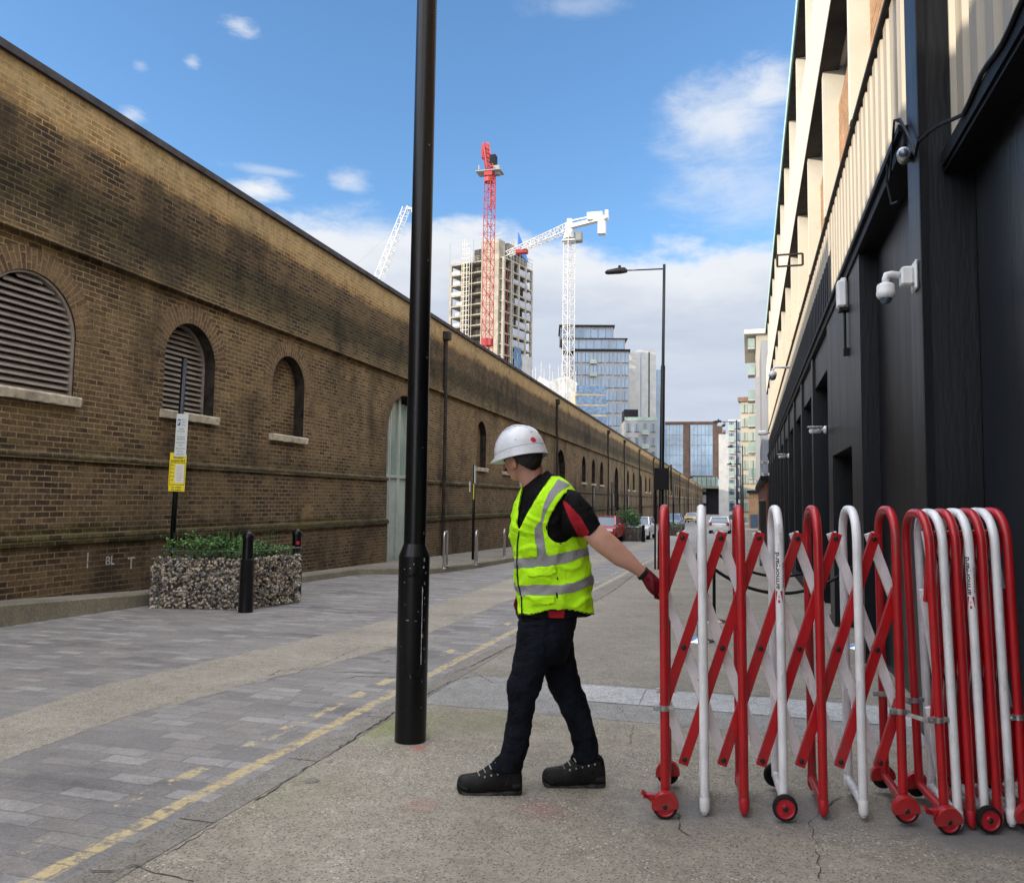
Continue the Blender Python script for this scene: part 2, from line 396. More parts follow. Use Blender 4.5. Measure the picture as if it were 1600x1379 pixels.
ym = n.math('MULTIPLY', n.math('MAXIMUM', yl, yd), n.math('MULTIPLY', n.step(y, -10, -8), n.step(y, 60, 20)))
ym = n.math('MULTIPLY', ym, n.math('SUBTRACT', 1.0, n.math('MULTIPLY', jm, .6)))
yc_ = n.mix(.75, (.56, .45, .25), n.ramp(n.noise(P, 40, 6, .8), [(.32, .5), (.68, 1.0)]), 'MULTIPLY')
cc = n.mix(ym, cc, yc_)
hh = n.math('SUBTRACT', n.math('MULTIPLY', n.noise(P, 26, 6, .75), .9), n.math('MULTIPLY', b.outputs['Fac'], .8))
hh = n.math('ADD', hh, n.math('MULTIPLY', n.noise(P, 3, 3), 1.4))
n.bump(hh, .6, .012)
M['setts'] = n.fin(cc, n.math('ADD', n.math('MULTIPLY', n.noise(P, 8, 3), .35), .48), 0.0, .35)

def aggregate(name, c0, c1, speck, moss_and_spots=False, sc_=1.0, pale=(.42, .38, .33)):
    n = NT(name); P = n.pos()
    col = n.ramp(n.noise(P, .9 * sc_, 6, .7), [(.3, c0), (.7, c1)])
    col = n.mix(.68, col, n.ramp(n.noise(P, 60, 8, .85), [(.36, .30), (.62, 1.15)]), 'MULTIPLY')
    col = n.mix(.5, col, n.ramp(n.noise(P, 11, 6, .8), [(.36, .55), (.62, 1.05)]), 'MULTIPLY')
    col = n.mix(.6, col, n.ramp(n.noise(P, .8, 6, .7), [(.35, .72), (.65, 1.1)]), 'MULTIPLY')
    v1 = n.n('ShaderNodeTexVoronoi'); n.L(P, v1.inputs[0]); v1.inputs['Scale'].default_value = 62
    keep = n.math('GREATER_THAN', n.sep(v1.outputs['Color'])[0], .73)
    s1 = n.math('MULTIPLY', n.math('LESS_THAN', v1.outputs[0], .36), keep)
    s1 = n.math('MULTIPLY', s1, n.step(n.noise(P, 1.5, 4, .7), .40, .62))
    col = n.mix(n.math('MULTIPLY', s1, speck), col, pale)
    v2 = n.n('ShaderNodeTexVoronoi'); n.L(P, v2.inputs[0]); v2.inputs['Scale'].default_value = 80
    s2 = n.math('MULTIPLY', n.math('LESS_THAN', v2.outputs[0], .35), n.math('GREATER_THAN', n.sep(v2.outputs['Color'])[1], .6))
    col = n.mix(n.math('MULTIPLY', s2, .75), col, (.045, .038, .03))
    def spot(cx, cy, r0, r1, colr, amt, dens=.5, ns=5):
        nonlocal col
        d = n.n('ShaderNodeVectorMath', operation='DISTANCE'); n.L(n.vmul(P, (1, 1, 0)), d.inputs[0]); d.inputs[1].default_value = (cx, cy, 0)
        f = n.n('ShaderNodeMapRange'); f.interpolation_type = 'SMOOTHSTEP'
        n.L(n.math('ADD', d.outputs['Value'], n.math('MULTIPLY', n.math('SUBTRACT', n.noise(P, ns, 5, .7), .5), r1 * .9)), f.inputs[0])
        f.inputs[1].default_value = r1; f.inputs[2].default_value = r0
        g = n.math('MULTIPLY', f.outputs[0], n.step(n.noise(P, 40, 4, .7), dens - .15, dens + .15))
        col = n.mix(n.math('MULTIPLY', g, amt), col, colr)
    if moss_and_spots:
        p = ong(600, 1135); spot(p.x, p.y, .1, .55, (.17, .20, .06), .75, .40)
        p = ong(760, 1130); spot(p.x, p.y, .05, .5, (.17, .18, .08), .5, .45)
        p = ong(450, 1240); spot(p.x, p.y, .05, .45, (.19, .19, .10), .35, .45)
        p = ong(655, 1172); spot(p.x, p.y, .01, .07, (.45, .06, .06), .8, .45, 20)
        p = ong(845, 1268); spot(p.x, p.y, .02, .16, (.36, .09, .09), .5, .5, 12)
        p = ong(655, 1262); spot(p.x, p.y, .02, .14, (.36, .11, .10), .4, .5, 12)
        p = ong(1290, 1262); spot(p.x, p.y, .02, .12, (.36, .11, .12), .35, .5, 12)
        for a in ((1060, 1265), (1250, 1275), (1480, 1300), (1560, 1300)):
            p = ong(*a); spot(p.x, p.y, .05, .42, (.15, .15, .155), .7, .3)  # darker grey spots around the barrier feet
    n.bump(n.math('ADD', n.noise(P, 85, 5, .75), n.math('MULTIPLY', n.noise(P, 5, 3), 1.2)), .55, .006)
    return n.fin(col, .88, 0.0, .3)
M['pave'] = aggregate('aggregate_concrete', (.30, .27, .215), (.42, .385, .32), .6, True, pale=(.66, .62, .56))
M['pave2'] = aggregate('smooth_grey_asphalt', (.28, .255, .215), (.37, .34, .29), .25)
M['strip'] = aggregate('sandy_concrete', (.32, .292, .245), (.43, .395, .335), .5)
M['slab'] = aggregate('granite_slab', (.46, .47, .48), (.58, .59, .60), .2, pale=(.5, .5, .5))
M['slab2'] = aggregate('grey_slab', (.31, .31, .30), (.40, .395, .385), .2)
M['kerb'] = aggregate('kerb_granite', (.24, .22, .19), (.34, .32, .29), .3)
M['kerbl'] = aggregate('mossy_kerb_stone', (.20, .18, .13), (.30, .27, .20), .3)
M['pavel'] = aggregate('dirty_pavement', (.22, .20, .17), (.31, .285, .25), .3)
M['crack'] = mk('dark_crack', (.055, .05, .042), .95)
n = NT('worn_yellow_paint'); P = n.pos()
cy = n.ramp(n.noise(P, 30, 5, .75), [(.3, (.46, .34, .13)), (.7, (.70, .54, .27))])
cy = n.mix(n.math('MULTIPLY', n.step(n.noise(P, 18, 5, .75), .52, .6), .8), cy, (.15, .14, .125))
n.bump(n.noise(P, 60, 5, .7), .5, .006)
M['yline'] = n.fin(cy, .8)
# ================================================================== GROUND
def struct(mb, name, mats, smooth=False):
    o = mb.build(name, mats, smooth=smooth); o['kind'] = 'structure'; return o
def sheet(mb, x0, x1, ys, dz, mi=0, nx=1):
    "sheet following the falling ground; x0,x1 may be functions of y"
    f0 = x0 if callable(x0) else (lambda y: x0); f1 = x1 if callable(x1) else (lambda y: x1)
    vs = []; fs = []
    for y in ys:
        for i in range(nx + 1):
            vs.append((f0(y) + (f1(y) - f0(y)) * i / nx, y, G(y) + (dz(y) if callable(dz) else dz)))
    for j in range(len(ys) - 1):
        for i in range(nx):
            a = j * (nx + 1) + i; fs.append((a, a + 1, a + nx + 2, a + nx + 1))
    mb.add(vs, fs, mi)
def fr(a, b, s):
    n_ = max(1, int(round((b - a) / s))); return [a + (b - a) * i / n_ for i in range(n_ + 1)]
def lerp_tab(tab):
    def f(y):
        if y <= tab[0][0]: return tab[0][1]
        for (a, u), (b, w) in zip(tab, tab[1:]):
            if y <= b: return u + (w - u) * (y - a) / (b - a)
        return tab[-1][1]
    return f
KERBR = lerp_tab([(-40, -2.16), (24, -2.14), (70, .55), (400, 3.5)])
KERBL = lerp_tab([(-40, -7.98), (9.5, -7.86), (16.2, -7.86), (16.6, -7.5), (16.9, -6.62), (17.6, -6.45), (19.5, -6.22), (26, -6.08), (33, -6.1), (35, -7.5), (38, -7.85), (400, -7.85)])
ys = sorted(set(fr(-40, 60, 2) + fr(60, 460, 20)))
mb = MB(); sheet(mb, -400, 400, ys + [900], -.35); struct(mb, 'ground', M['pave2'])
mb = MB()
ysr = sorted(set(ys + [16.2, 16.6, 16.9, 17.6, 19.5, 26, 33, 35, 38] + fr(24, 70, 4)))
sheet(mb, -8.39, KERBR, ysr, 0, nx=6); struct(mb, 'road', M['setts'])
# central concrete strip with a ragged edge
mb = MB()
up_ = [(0, 1123), (174, 1067), (400, 1017), (620, 965), (800, 903)]
lo_ = [(0, 1190), (195, 1119), (400, 1066), (620, 1010), (800, 935)]
U = [ong(*p) for p in up_]; Lw = [ong(*p) for p in lo_]
fu = lerp_tab([(-20, U[0].x)] + sorted((p.y, p.x) for p in U) + [(30, -4.6), (90, -3.9)])
fl = lerp_tab([(-20, Lw[0].x)] + sorted((p.y, p.x) for p in Lw) + [(30, -3.75), (90, -3.1)])
yy = fr(-6, 22, .025) + fr(22.5, 80, .5)
rag = lambda y, s: .04 * noise.noise(Vector((y * 5, s, 0))) + .02 * noise.noise(Vector((y * 31, s, 0))) + .012 * noise.noise(Vector((y * 60, s, 0))) + .05 * noise.noise(Vector((y * 1.3, s, 3))) + .02 * noise.noise(Vector((y * 14, s, 3)))
sheet(mb, lambda y: fu(y) + rag(y, 1), lambda y: fl(y) + rag(y, 7), yy, .0015, nx=1); struct(mb, 'concrete_strip', M['strip'])
# right pavement: dropped kerb, aggregate apron, slab band, asphalt
FAC = lambda y: 2.2
mb = MB()
sheet(mb, lambda y: KERBR(y) - .17, lambda y: KERBR(y) + .0, fr(-8, 26, 1) + fr(28, 160, 4), .010)
y = -7.6
while y < 40:
    w_ = .006; sheet(mb, KERBR(y) - .17, KERBR(y), [y, y + w_], .012, 1); y += random.uniform(.85, 1.0)
struct(mb, 'kerb', [M['kerb'], M['crack']])
mb = MB(); sheet(mb, lambda y: KERBR(y) + .012, 3.6, fr(-8, 5.42, .8), .014, nx=4)
sheet(mb, lambda y: KERBR(y) - .0, lambda y: KERBR(y) + .013, fr(-8, 26, 1), .0105, 1)
struct(mb, 'pavement_apron', [M['pave'], M['crack']])
mb = MB(); sheet(mb, lambda y: KERBR(y) + .012, 3.6, [5.428, 6.53], .014, nx=6); struct(mb, 'slab_band', M['slab2'])
mb = MB()
x = -1.15; 
while x < 2.6:
    w_ = random.uniform(.34, .6); sheet(mb, x, x + w_ - .008, [5.90, 6.47 + random.uniform(-.01, .01)], .018); x += w_
struct(mb, 'granite_slabs', M['slab'])
mb = MB(); sheet(mb, lambda y: KERBR(y) + .012, lambda y: 4.0 + .03 * max(y, 0), [6.538] + fr(7, 60, 1.5) + fr(64, 300, 10), .014, nx=4); struct(mb, 'pavement', M['pave2'])
# cracks and joints
mb = MB()
def crack(pts, w=.008, dz=.0158, jit=.012, seg=.035):
    w = w * .62
    P_ = [ong(*p) for p in pts]; path = []
    for a, b_ in zip(P_, P_[1:]):
        k_ = max(1, int((b_ - a).length / seg))
        for i in range(k_): path.append(a.lerp(b_, i / k_))
    path.append(P_[-1]); rng = random.Random(len(path) * 3 + int(pts[0][0]))
    path = [p + Vector((rng.uniform(-jit, jit), rng.uniform(-jit, jit), 0)) for p in path]
    vs = []; fs = []
    for i, p in enumerate(path):
        t = (path[min(i + 1, len(path) - 1)] - path[max(i - 1, 0)]).normalized(); q = Vector((-t.y, t.x, 0)) * w * rng.choice((.15, .4, .7, 1.0, 1.2)) * .5
        for s_ in (-1, 1):
            g = p + q * s_; vs.append((g.x, g.y, G(g.y) + dz))
    for i in range(len(path) - 1): fs.append((2*i, 2*i+1, 2*i+3, 2*i+2))
    mb.add(vs, fs)
crack([(620, 1113), (692, 1073), (705, 1066), (748, 1057), (770, 1069), (842, 1070)], .018)
crack([(842, 1070), (905, 1075), (1010, 1082), (1240, 1092), (1480, 1097)], .012, jit=.004)
crack([(400, 1255), (520, 1178), (620, 1113)], .022)
crack([(145, 1365), (185, 1368), (200, 1357), (300, 1385)], .012)
crack([(345, 1288), (280, 1330), (200, 1362)], .010)
crack([(830, 1096), (858, 1096), (870, 1086)], .008); crack([(912, 1095), (940, 1096), (965, 1080)], .008)
crack([(1038, 1274), (1060, 1276), (1065, 1300), (1070, 1310), (1100, 1316)], .012)
crack([(1262, 1288), (1275, 1278), (1312, 1250)], .010); crack([(1262, 1288), (1275, 1320), (1280, 1379)], .008)
crack([(1165, 1110), (1180, 1095), (1200, 1085)], .007, dz=.0195); crack([(1090, 1113), (1105, 1095), (1113, 1084)], .007, dz=.0195)
crack([(965, 1105), (990, 1135), (985, 1170)], .006)
crack([(926, 942), (960, 922), (992, 898), (1010, 882)], .03, jit=.03); crack([(712, 1052), (740, 1040), (800, 1010), (926, 942)], .02, jit=.012)
crack([(712, 1034), (733, 1019), (760, 1014)], .01); crack([(500, 1160), (545, 1155)], .008)
struct(mb, 'pavement_cracks', M['crack'])
mb = MB()
crack([(420, 1056), (435, 1048), (460, 1045)], .03, dz=.0025); crack([(520, 1050), (560, 1050), (615, 1051)], .02, dz=.0025)
crack([(470, 1047), (520, 1030), (560, 1012), (617, 1010)], .02, dz=.0025)
crack([(600, 1035), (617, 1030)], .02, dz=.0025); crack([(535, 1060), (560, 1056), (617, 1058)], .02, dz=.0025)
crack([(880, 905), (905, 893), (950, 885), (1000, 880)], .04, dz=.0025, jit=.04)
struct(mb, 'road_cracks', M['crack'])
mb = MB()   # little round covers in the apron
for px, py, r in ((487, 1224, .035), (514, 1194, .018)):
    p = ong(px, py); mb.lathe((p.x, p.y, G(p.y) + .0145), [(r, 0), (r, .004), (r * .8, .0042), (r * .8, .003), (.001, .003)], 20)
struct(mb, 'utility_covers', M['kerb'])
# left pavement with a real kerb
mb = MB()
KH = lerp_tab([(0, .30), (7, .26), (10, .16), (14, .13), (400, .13)])
ysl = sorted(set(ysr + fr(0, 40, .5)))
sheet(mb, -8.5, lambda y: KERBL(y) - .14, ysl, lambda y: KH(y))
struct(mb, 'left_pavement', M['pavel'])
mb = MB(); vs = []; fs = []
for i, y in enumerate(ysl):
    x = KERBL(y); k = KH(y)
    for dx, dz in ((-.14, -.05), (-.14, k + .004), (-.02, k + .004), (0, k - .018), (.005, -.05)): vs.append((x + dx, y, G(y) + dz))
for i in range(len(ysl) - 1):
    for j in range(4): fs.append((i*5+j, i*5+j+1, (i+1)*5+j+1, (i+1)*5+j))
mb.add(vs, fs); struct(mb, 'left_kerb', M['kerbl'])

# ================================================================== BRICK WALL
XW = -8.4
wall = thing('brick_wall', 'long sooty yellow brown brick wall with arched louvred openings along the left of the street', 'wall', (XW, 0, 0))
Y0, Y1 = -34.0, 356.0
ZS, ZC = 4.67, 6.70
ops = []   # (yc, half width, sill z, apex z, kind)
def W_(yc, hw, sill, apex, kind): ops.append((yc, hw, sill, apex, kind))
for k in range(9): W_(-15.6 + 2.93 * k - .0, .60, 2.72, 4.2, 'louvre') if k < 7 else None
W_(5.05, .6, 2.72, 4.2, 'louvre')
W_(7.93, .73, 2.70, 4.20, 'louvre_big'); W_(11.04, .63, 2.74, 4.20, 'louvre'); W_(14.05, .60, 2.62, 4.2, 'blind')
W_(20.05, 1.2, -.4, 4.18, 'door'); W_(27.0, .56, 2.52, 4.17, 'blind'); W_(30.4, .56, 2.5, 4.15, 'blind'); W_(33.4, .9, -.6, 4.0, 'oldd')
W_(41.1, 1.15, -.7, 4.05, 'recess'); W_(48.1, .68, 2.5, 4.1, 'blind'); W_(51.75, .66, 2.5, 4.1, 'blind'); W_(55.3, .72, 2.5, 4.1, 'blind')
W_(63.1, 1.15, -1.2, 4.05, 'recess'); W_(70.7, .8, 2.4, 4.1, 'blind'); W_(75.3, .8, 2.4, 4.1, 'blind'); W_(81.6, 1.2, -1.3, 4.05, 'recess')
W_(87.0, .8, 2.4, 4.1, 'blind'); W_(91.4, .8, 2.4, 4.1, 'blind')
y = 100.0; kk = 0
while y < 345:
    if kk % 3 == 0: W_(y, 1.3, -3.0, 4.1, 'recess')
    else: W_(y, .85, 2.3, 4.1, 'blind')
    y += 5.6; kk += 1
ops = sorted([o for o in ops if o], key=lambda o: o[0])
def arch_z(o, y):
    yc, hw, sl, ap, kd = o; d = min(1, abs(y - yc) / hw)
    rise = hw if kd != 'oldd' else hw * .5
    return ap - rise + rise * math.sqrt(max(0, 1 - d * d))
def cuts(y0, y1, step): return fr(y0, y1, step)
mb = MB()
def panel(ya, yb, za, zb, X=XW):
    mb.quad((X, ya, za), (X, yb, za), (X, yb, zb), (X, ya, zb))
# middle zone face, 1.90 .. 4.67 with openings; doors run through lower zones
ZB = -5.5
def column(ya, yb, o=None):
    zones = [(ZB, .84, XW + .07), (.84, 1.90, XW + .035), (1.90, ZS, XW)]
    if o is None:
        for a, b_, X in zones: panel(ya, yb, a, b_, X)
    else:
        for a, b_, X in zones:
            if b_ <= o[2]: panel(ya, yb, a, b_, X)
            elif a < o[2]: panel(ya, yb, a, o[2], X)
        za, zb = arch_z(o, ya), arch_z(o, yb)
        mb.quad((XW, ya, za), (XW, yb, zb), (XW, yb, ZS), (XW, ya, ZS))
prev = Y0
for o in ops:
    a, b_ = o[0] - o[1], o[0] + o[1]
    for u, v in zip(cuts(prev, a, 12), cuts(prev, a, 12)[1:]): column(u, v)
    nseg = 24 if o[0] < 40 else 12
    yy = [o[0] - o[1] * math.cos(PI * i / nseg) for i in range(nseg + 1)]
    for u, v in zip(yy, yy[1:]): column(u, v, o)
    prev = b_
for u, v in zip(cuts(prev, Y1, 12), cuts(prev, Y1, 12)[1:]): column(u, v)
# ledges between zones (broken by door openings)
segs = []; s0 = Y0
for o in ops:
    if o[2] < 0: segs.append((s0, o[0] - o[1])); s0 = o[0] + o[1]
segs.append((s0, Y1))
for a, b_ in segs:
    mb.box((XW - .1, a, .76), (XW + .115, b_, .84)); mb.quad((XW + .115, a, .842), (XW + .115, b_, .842), (XW + .03, b_, .91), (XW + .03, a, .91))
    mb.box((XW - .1, a, 1.85), (XW + .075, b_, 1.90)); mb.quad((XW + .075, a, 1.902), (XW + .075, b_, 1.902), (XW, b_, 1.97), (XW, a, 1.97))
    for e in (a, b_): mb.box((XW - .3, e - .001 if e == a else e - .3, ZB), (XW + .068, e + .3 if e == a else e + .001, 1.89)) if 0 else None
# upper parapet, proud of the arcade
mb.box((XW - .32, Y0, ZS + .001), (XW + .07, Y1, ZC))
mb.box((XW - .05, Y0, ZS - .055), (XW + .115, Y1, ZS))
mb.quad((XW - .33, Y0, ZB), (XW - .33, Y1, ZB), (XW - .33, Y1, ZC), (XW - .33, Y0, ZC))
mb.build('brickwork', M['brick'], wall)
# the arcade bed line (dark shadow gap stone)
mb = MB(); mb.box((XW - .36, Y0, ZC + .001), (XW + .13, Y1, ZC + .105)); mb.build('coping', M['coping'], wall)
def ring_uv(o, rx0, rx1, n_=22):
    "voussoir ring, a few mm proud, own uv so the bricks radiate"
    yc, hw, sl, ap, kd = o; zc = ap - hw
    vs = []; fs = []; uvs = []
    Xf = XW + .006
    for i in range(n_ + 1):
        a = PI * i / n_
        for r in (rx0, rx1): vs.append((Xf, yc - math.cos(a) * r, zc + math.sin(a) * r)); uvs.append((r - rx0 + .0, a * (rx0 + .1)))
    for i in range(n_): fs.append((2*i, 2*i+1, 2*i+3, 2*i+2))
    n0 = len(vs)
    for i in range(n_ + 1):   # outer lip back to wall
        a = PI * i / n_; vs.append((XW - .01, yc - math.cos(a) * rx1, zc + math.sin(a) * rx1)); uvs.append((rx1 - rx0, a * (rx0 + .1)))
    for i in range(n_): fs.append((2*i+1, n0 + i, n0 + i + 1, 2*i+3))
    m_ = MB(); m_.add(vs, fs); ob = m_.build('arch_ring', M['brickc'], wall)
    uvl = ob.data.uv_layers.new(name='UVMap')
    for lp in ob.data.loops: uvl.data[lp.index].uv = uvs[lp.vertex_index]
    return ob
def reveal(o, dep, back, name, mb2=None):
    "soffit and jambs, and the back panel set in by dep"
    m_ = MB(); nseg = 20; yc, hw, sl, ap, kd = o
    yy = [yc - hw * math.cos(PI * i / nseg) for i in range(nseg + 1)]
    pr = [(yy[0], sl)] + [(q, arch_z(o, q)) for q in yy] + [(yy[-1], sl)]
    for (a, za), (b_, zb) in zip(pr, pr[1:] + pr[:1]):
        m_.quad((XW + .0, a, za), (XW + .0, b_, zb), (XW - dep, b_, zb), (XW - dep, a, za), 0)
    if sl < 1.9:
        for e, s_ in ((yy[0], 1), (yy[-1], -1)): m_.quad((XW, e, ZB), (XW + .07, e, ZB), (XW + .07, e, .84), (XW, e, .84), 0); m_.quad((XW, e, .84), (XW + .035, e, .84), (XW + .035, e, 1.9), (XW, e, 1.9), 0)
    vs = [(XW - dep, q, z_) for q, z_ in pr]
    m_.add(vs, [tuple(range(len(vs)))], 1)
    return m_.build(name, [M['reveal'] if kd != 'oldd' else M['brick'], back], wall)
for o in ops:
    yc, hw, sl, ap, kd = o
    if kd != 'oldd' and yc > 0: ring_uv(o, hw + .002, hw + (.30 if yc < 60 else .28), 26 if yc < 60 else 12)
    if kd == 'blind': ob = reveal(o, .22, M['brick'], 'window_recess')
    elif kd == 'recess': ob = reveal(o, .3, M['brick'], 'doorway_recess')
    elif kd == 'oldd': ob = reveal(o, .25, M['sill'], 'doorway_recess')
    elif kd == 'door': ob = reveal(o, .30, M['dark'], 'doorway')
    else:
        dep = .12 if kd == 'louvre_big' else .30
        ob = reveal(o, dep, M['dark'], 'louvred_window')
        m_ = MB(); zz = sl + .0; sp = .087
        while zz < ap - .05:
            h_ = zz + .02
            d_ = 1 - max(0, (h_ + .06 - (ap - hw)) / hw) ** 2
            if d_ > .01:
                w_ = hw * math.sqrt(d_) - .01 if h_ + .06 > ap - hw else hw - .03
                if w_ > .06:
                    m_.loft([[Vector((XW - dep + .09, e, zz)), Vector((XW - dep + .015, e, zz + .074)), Vector((XW - dep + .002, e, zz + .066)), Vector((XW - dep + .082, e, zz - .012))] for e in (yc - w_, yc + w_)])
            zz += sp
        m_.build('louvre', M['louvre'], ob)
        m_ = MB(); pr = [(yc - hw + .0, sl)] + [(q, arch_z(o, q)) for q in [yc - hw * math.cos(PI * i / 20) for i in range(21)]] + [(yc + hw, sl)]
        ins = lambda q, z_: (yc + (q - yc) * (1 - .035 / hw), z_ - .03 if z_ > sl else z_)
        for (a, za), (b_, zb) in zip(pr, pr[1:]):
            a2, za2 = ins(a, za); b2, zb2 = ins(b_, zb)
            m_.quad((XW - dep + .1, a, za), (XW - dep + .1, b_, zb), (XW - dep + .1, b2, zb2), (XW - dep + .1, a2, za2)); m_.quad((XW - dep + .1, a2, za2), (XW - dep + .1, b2, zb2), (XW - dep, b2, zb2), (XW - dep, a2, za2))
        m_.build('frame', M['louvre'], ob)
    if sl > 2:
        m_ = MB(); ext = .06
        nn = 26; rings = []
        for i in range(nn + 1):
            q = yc - hw - ext + (2 * hw + 2 * ext) * i / nn; e = .010 * noise.noise(Vector((q * 9, yc, 0)))
            rings.append([Vector((XW - .1, q, sl - .13 + e)), Vector((XW + .085, q, sl - .13 + e * 1.5)), Vector((XW + .10, q, sl - .025 + e * .5)), Vector((XW + .085, q, sl - .004)), Vector((XW - .1, q, sl + .012))])
        m_.loft(rings); m_.build('sill', M['sill'], ob)
    if kd == 'door':
        m_ = MB(); X = XW - .27
        for q in (yc - hw + .04, yc - .62, yc - .52, yc + .02, yc + .10, yc + .62, yc + hw - .04):
            zt = arch_z(o, q) - .03; m_.box((X, q - .035, -.4), (X + .07, q + .035, zt))
        m_.box((X, yc - hw, 1.95), (X + .075, yc + hw, 2.03)); m_.build('door_frame', M['door_grey'], ob)
        for q0, q1 in ((yc - hw + .075, yc - .655), (yc - .485, yc - .015), (yc + .135, yc + .585), (yc + .655, yc + hw - .075)):
            for z0, z1 in ((-.38, 1.95), (2.03, 4.0)):
                q = max(abs(q0 - yc), abs(q1 - yc)); z1 = min(z1, arch_z(o, yc + q) - .02)
                if z1 > z0: m2 = MB(); m2.box((X - .01, q0, z0), (X + .02, q1, z1)); m2.build('door_panel', M['door_grey'] if z0 < 0 else M['glassg'], ob)
# drainpipes
for yp in (22.75, 39.4, 57.5, 67.0, 79.0, 95.0, 120, 150, 185, 225, 270, 320):
    m_ = MB(); r = .055
    m_.tube([(XW + .14, yp, 6.3), (XW + .14, yp, ZS + .15), (XW + .16, yp, ZS - .1), (XW + .16, yp, G(yp) + .12)], r, 8)
    m_.box((XW + .075, yp - .13, 6.25), (XW + .26, yp + .13, 6.5))
    for z_ in (5.5, 4.5, 3.2, 1.98, .9): m_.cyl((XW + (.14 if z_ > 4.7 else .16), yp, z_), (XW + (.14 if z_ > 4.7 else .16), yp, z_ + .07), r * 1.3, n=8)
    m_.build('drainpipe', M['pipe'], wall)
# chalk marks low on the wall
m_ = MB()
for s_, px, py, sz in (('|', 137, 873, .22), ('BL', 172, 876, .17), ('T', 205, 880, .24)):
    p = onx(px, py, XW + .0755)
    vs, fs = text_mesh(s_, sz)
    m_.add([(XW + .0755, p.y + v.x, p.z + v.y - sz * .3) for v in vs], fs)
m_.build('chalk_marks', M['chip'], wall)
# hidden depot building behind the wall: slate roof seen further down, and an unseen higher block put in to shade the opposite facade
rf = thing('depot_roof', 'dark weathered slate roof rising just behind the parapet of the long brick wall', 'roof', (-9, 34, 0))
m_ = MB(); m_.prism([(-8.74, 46, 5.5), (-8.74, 46, 6.95), (-9.2, 46, 7.3), (-14, 46, 7.3), (-14, 46, 5.5)], (0, 62, 0)); m_.build('slates', M['coping'], rf)
m_ = MB(); m_.prism([(-11.5, 4.0, 0), (-11.5, 4.0, 8.55), (-20, 4.0, 8.55), (-20, 4.0, 0)], (0, 63, 0))
m_.build('unseen_shade_block', M['brick'], tagd=dict(label='plain unseen block behind the long wall, put in to shade the facade opposite', category='building', loc=(-16, 5.5, 0)))
# ================================================================== RIGHT BUILDING  (own frame: x across, y along the facade)
AL = rad(1.47)
def RF(loc): return Matrix.Rotation(-AL, 3, 'Z') @ Vector(loc)
bld = thing('warehouse', 'three storey warehouse with black painted ground floor, cream corrugated cladding and white piers', 'building', (1.06, 6, 0), frame=-AL)
XF = 1.06; TE = 46.5; ZB0, ZCT, ZW0, ZW1, ZR = 4.0, 5.34, 7.5, 9.05, 11.25
TN = -9.0
def bb(name, boxes, mat, parent=bld, smooth=False):
    m_ = MB()
    for lo, hi in boxes: m_.box(lo, hi)
    return m_.build(name, mat, parent, smooth)
# core volume behind everything (upper floors)
bb('core_wall', [((XF + .40, TN, ZB0 - .02), (XF + 12, TE - .02, ZR - .1)), ((XF + .75, TN + .01, -2), (XF + 11.9, TE - .03, ZB0 - .03))], M['clad_matt'])
bb('side_wall', [((XF + .05, TE - .018, ZB0), (XF + 12.1, TE + .2, ZR - .12)), ((XF + .1, TE - .018, -2), (XF + 12.1, TE + .2, ZB0 - .003))], M['creamwhite'])
# corrugated cladding band
def corrugate(name, t0, t1, z0, z1, X, pitch=.30, mat=None):
    m_ = MB(); pts = []; t = t0; d = .042
    while t < t1 - .01:
        for a, x in ((0, 0), (.50, 0), (.62, d), (.88, d), (1, 0)):
            q = min(t + a * pitch, t1)
            if not pts or q > pts[-1][0]: pts.append((q, x))
        t += pitch
    vs = [(X + x, q, z) for q, x in pts for z in (z0, z1)]
    m_.add(vs, [(2*i, 2*i+1, 2*i+3, 2*i+2) for i in range(len(pts) - 1)])
    return m_.build(name, mat or M['clad_cream'], bld)
corrugate('corrugated_cladding', 5.86, 11.34, ZB0 + .04, ZCT, XF + .03); corrugate('corrugated_cladding', 11.341, TE, 4.86, ZCT, XF + .03); corrugate('shade_black_cladding', 11.341, TE, ZB0 + .04, 4.855, XF + .028, mat=M['clad_matt'])  # lower far cladding coloured black in place of a cast shadow
corrugate('corrugated_cladding', TN, 5.42, 3.64, ZCT, XF + .175)
bb('cladding_backing', [((XF + .09, 5.86, ZB0), (XF + .39, TE - .03, ZCT + .02)), ((XF + .25, TN, 3.636), (XF + .39, 5.40, ZCT + .02))], M['clad_matt'])
bb('cladding_ledge', [((XF - .02, 5.86, ZB0 - .10), (XF + .38, TE - .04, ZB0 + .035)), ((XF - .05, 5.87, ZB0 + .0), (XF - .022, TE - .05, ZB0 + .05))], M['clad_matt'])
bb('cladding_ledge', [((XF + .125, TN, 3.50), (XF + .60, 5.415, 3.60)), ((XF + .11, TN, 3.53), (XF + .123, 5.39, 3.62)), ((XF + .16, TN, 3.601), (XF + .60, 5.41, 3.635))], M['clad_matt'])
bb('top_flashing', [((XF - .01, 5.87, ZCT + .001), (XF + .385, TE - .04, ZCT + .04)), ((XF + .13, TN, ZCT + .001), (XF + .385, 5.39, ZCT + .04))], M['clad_matt'])
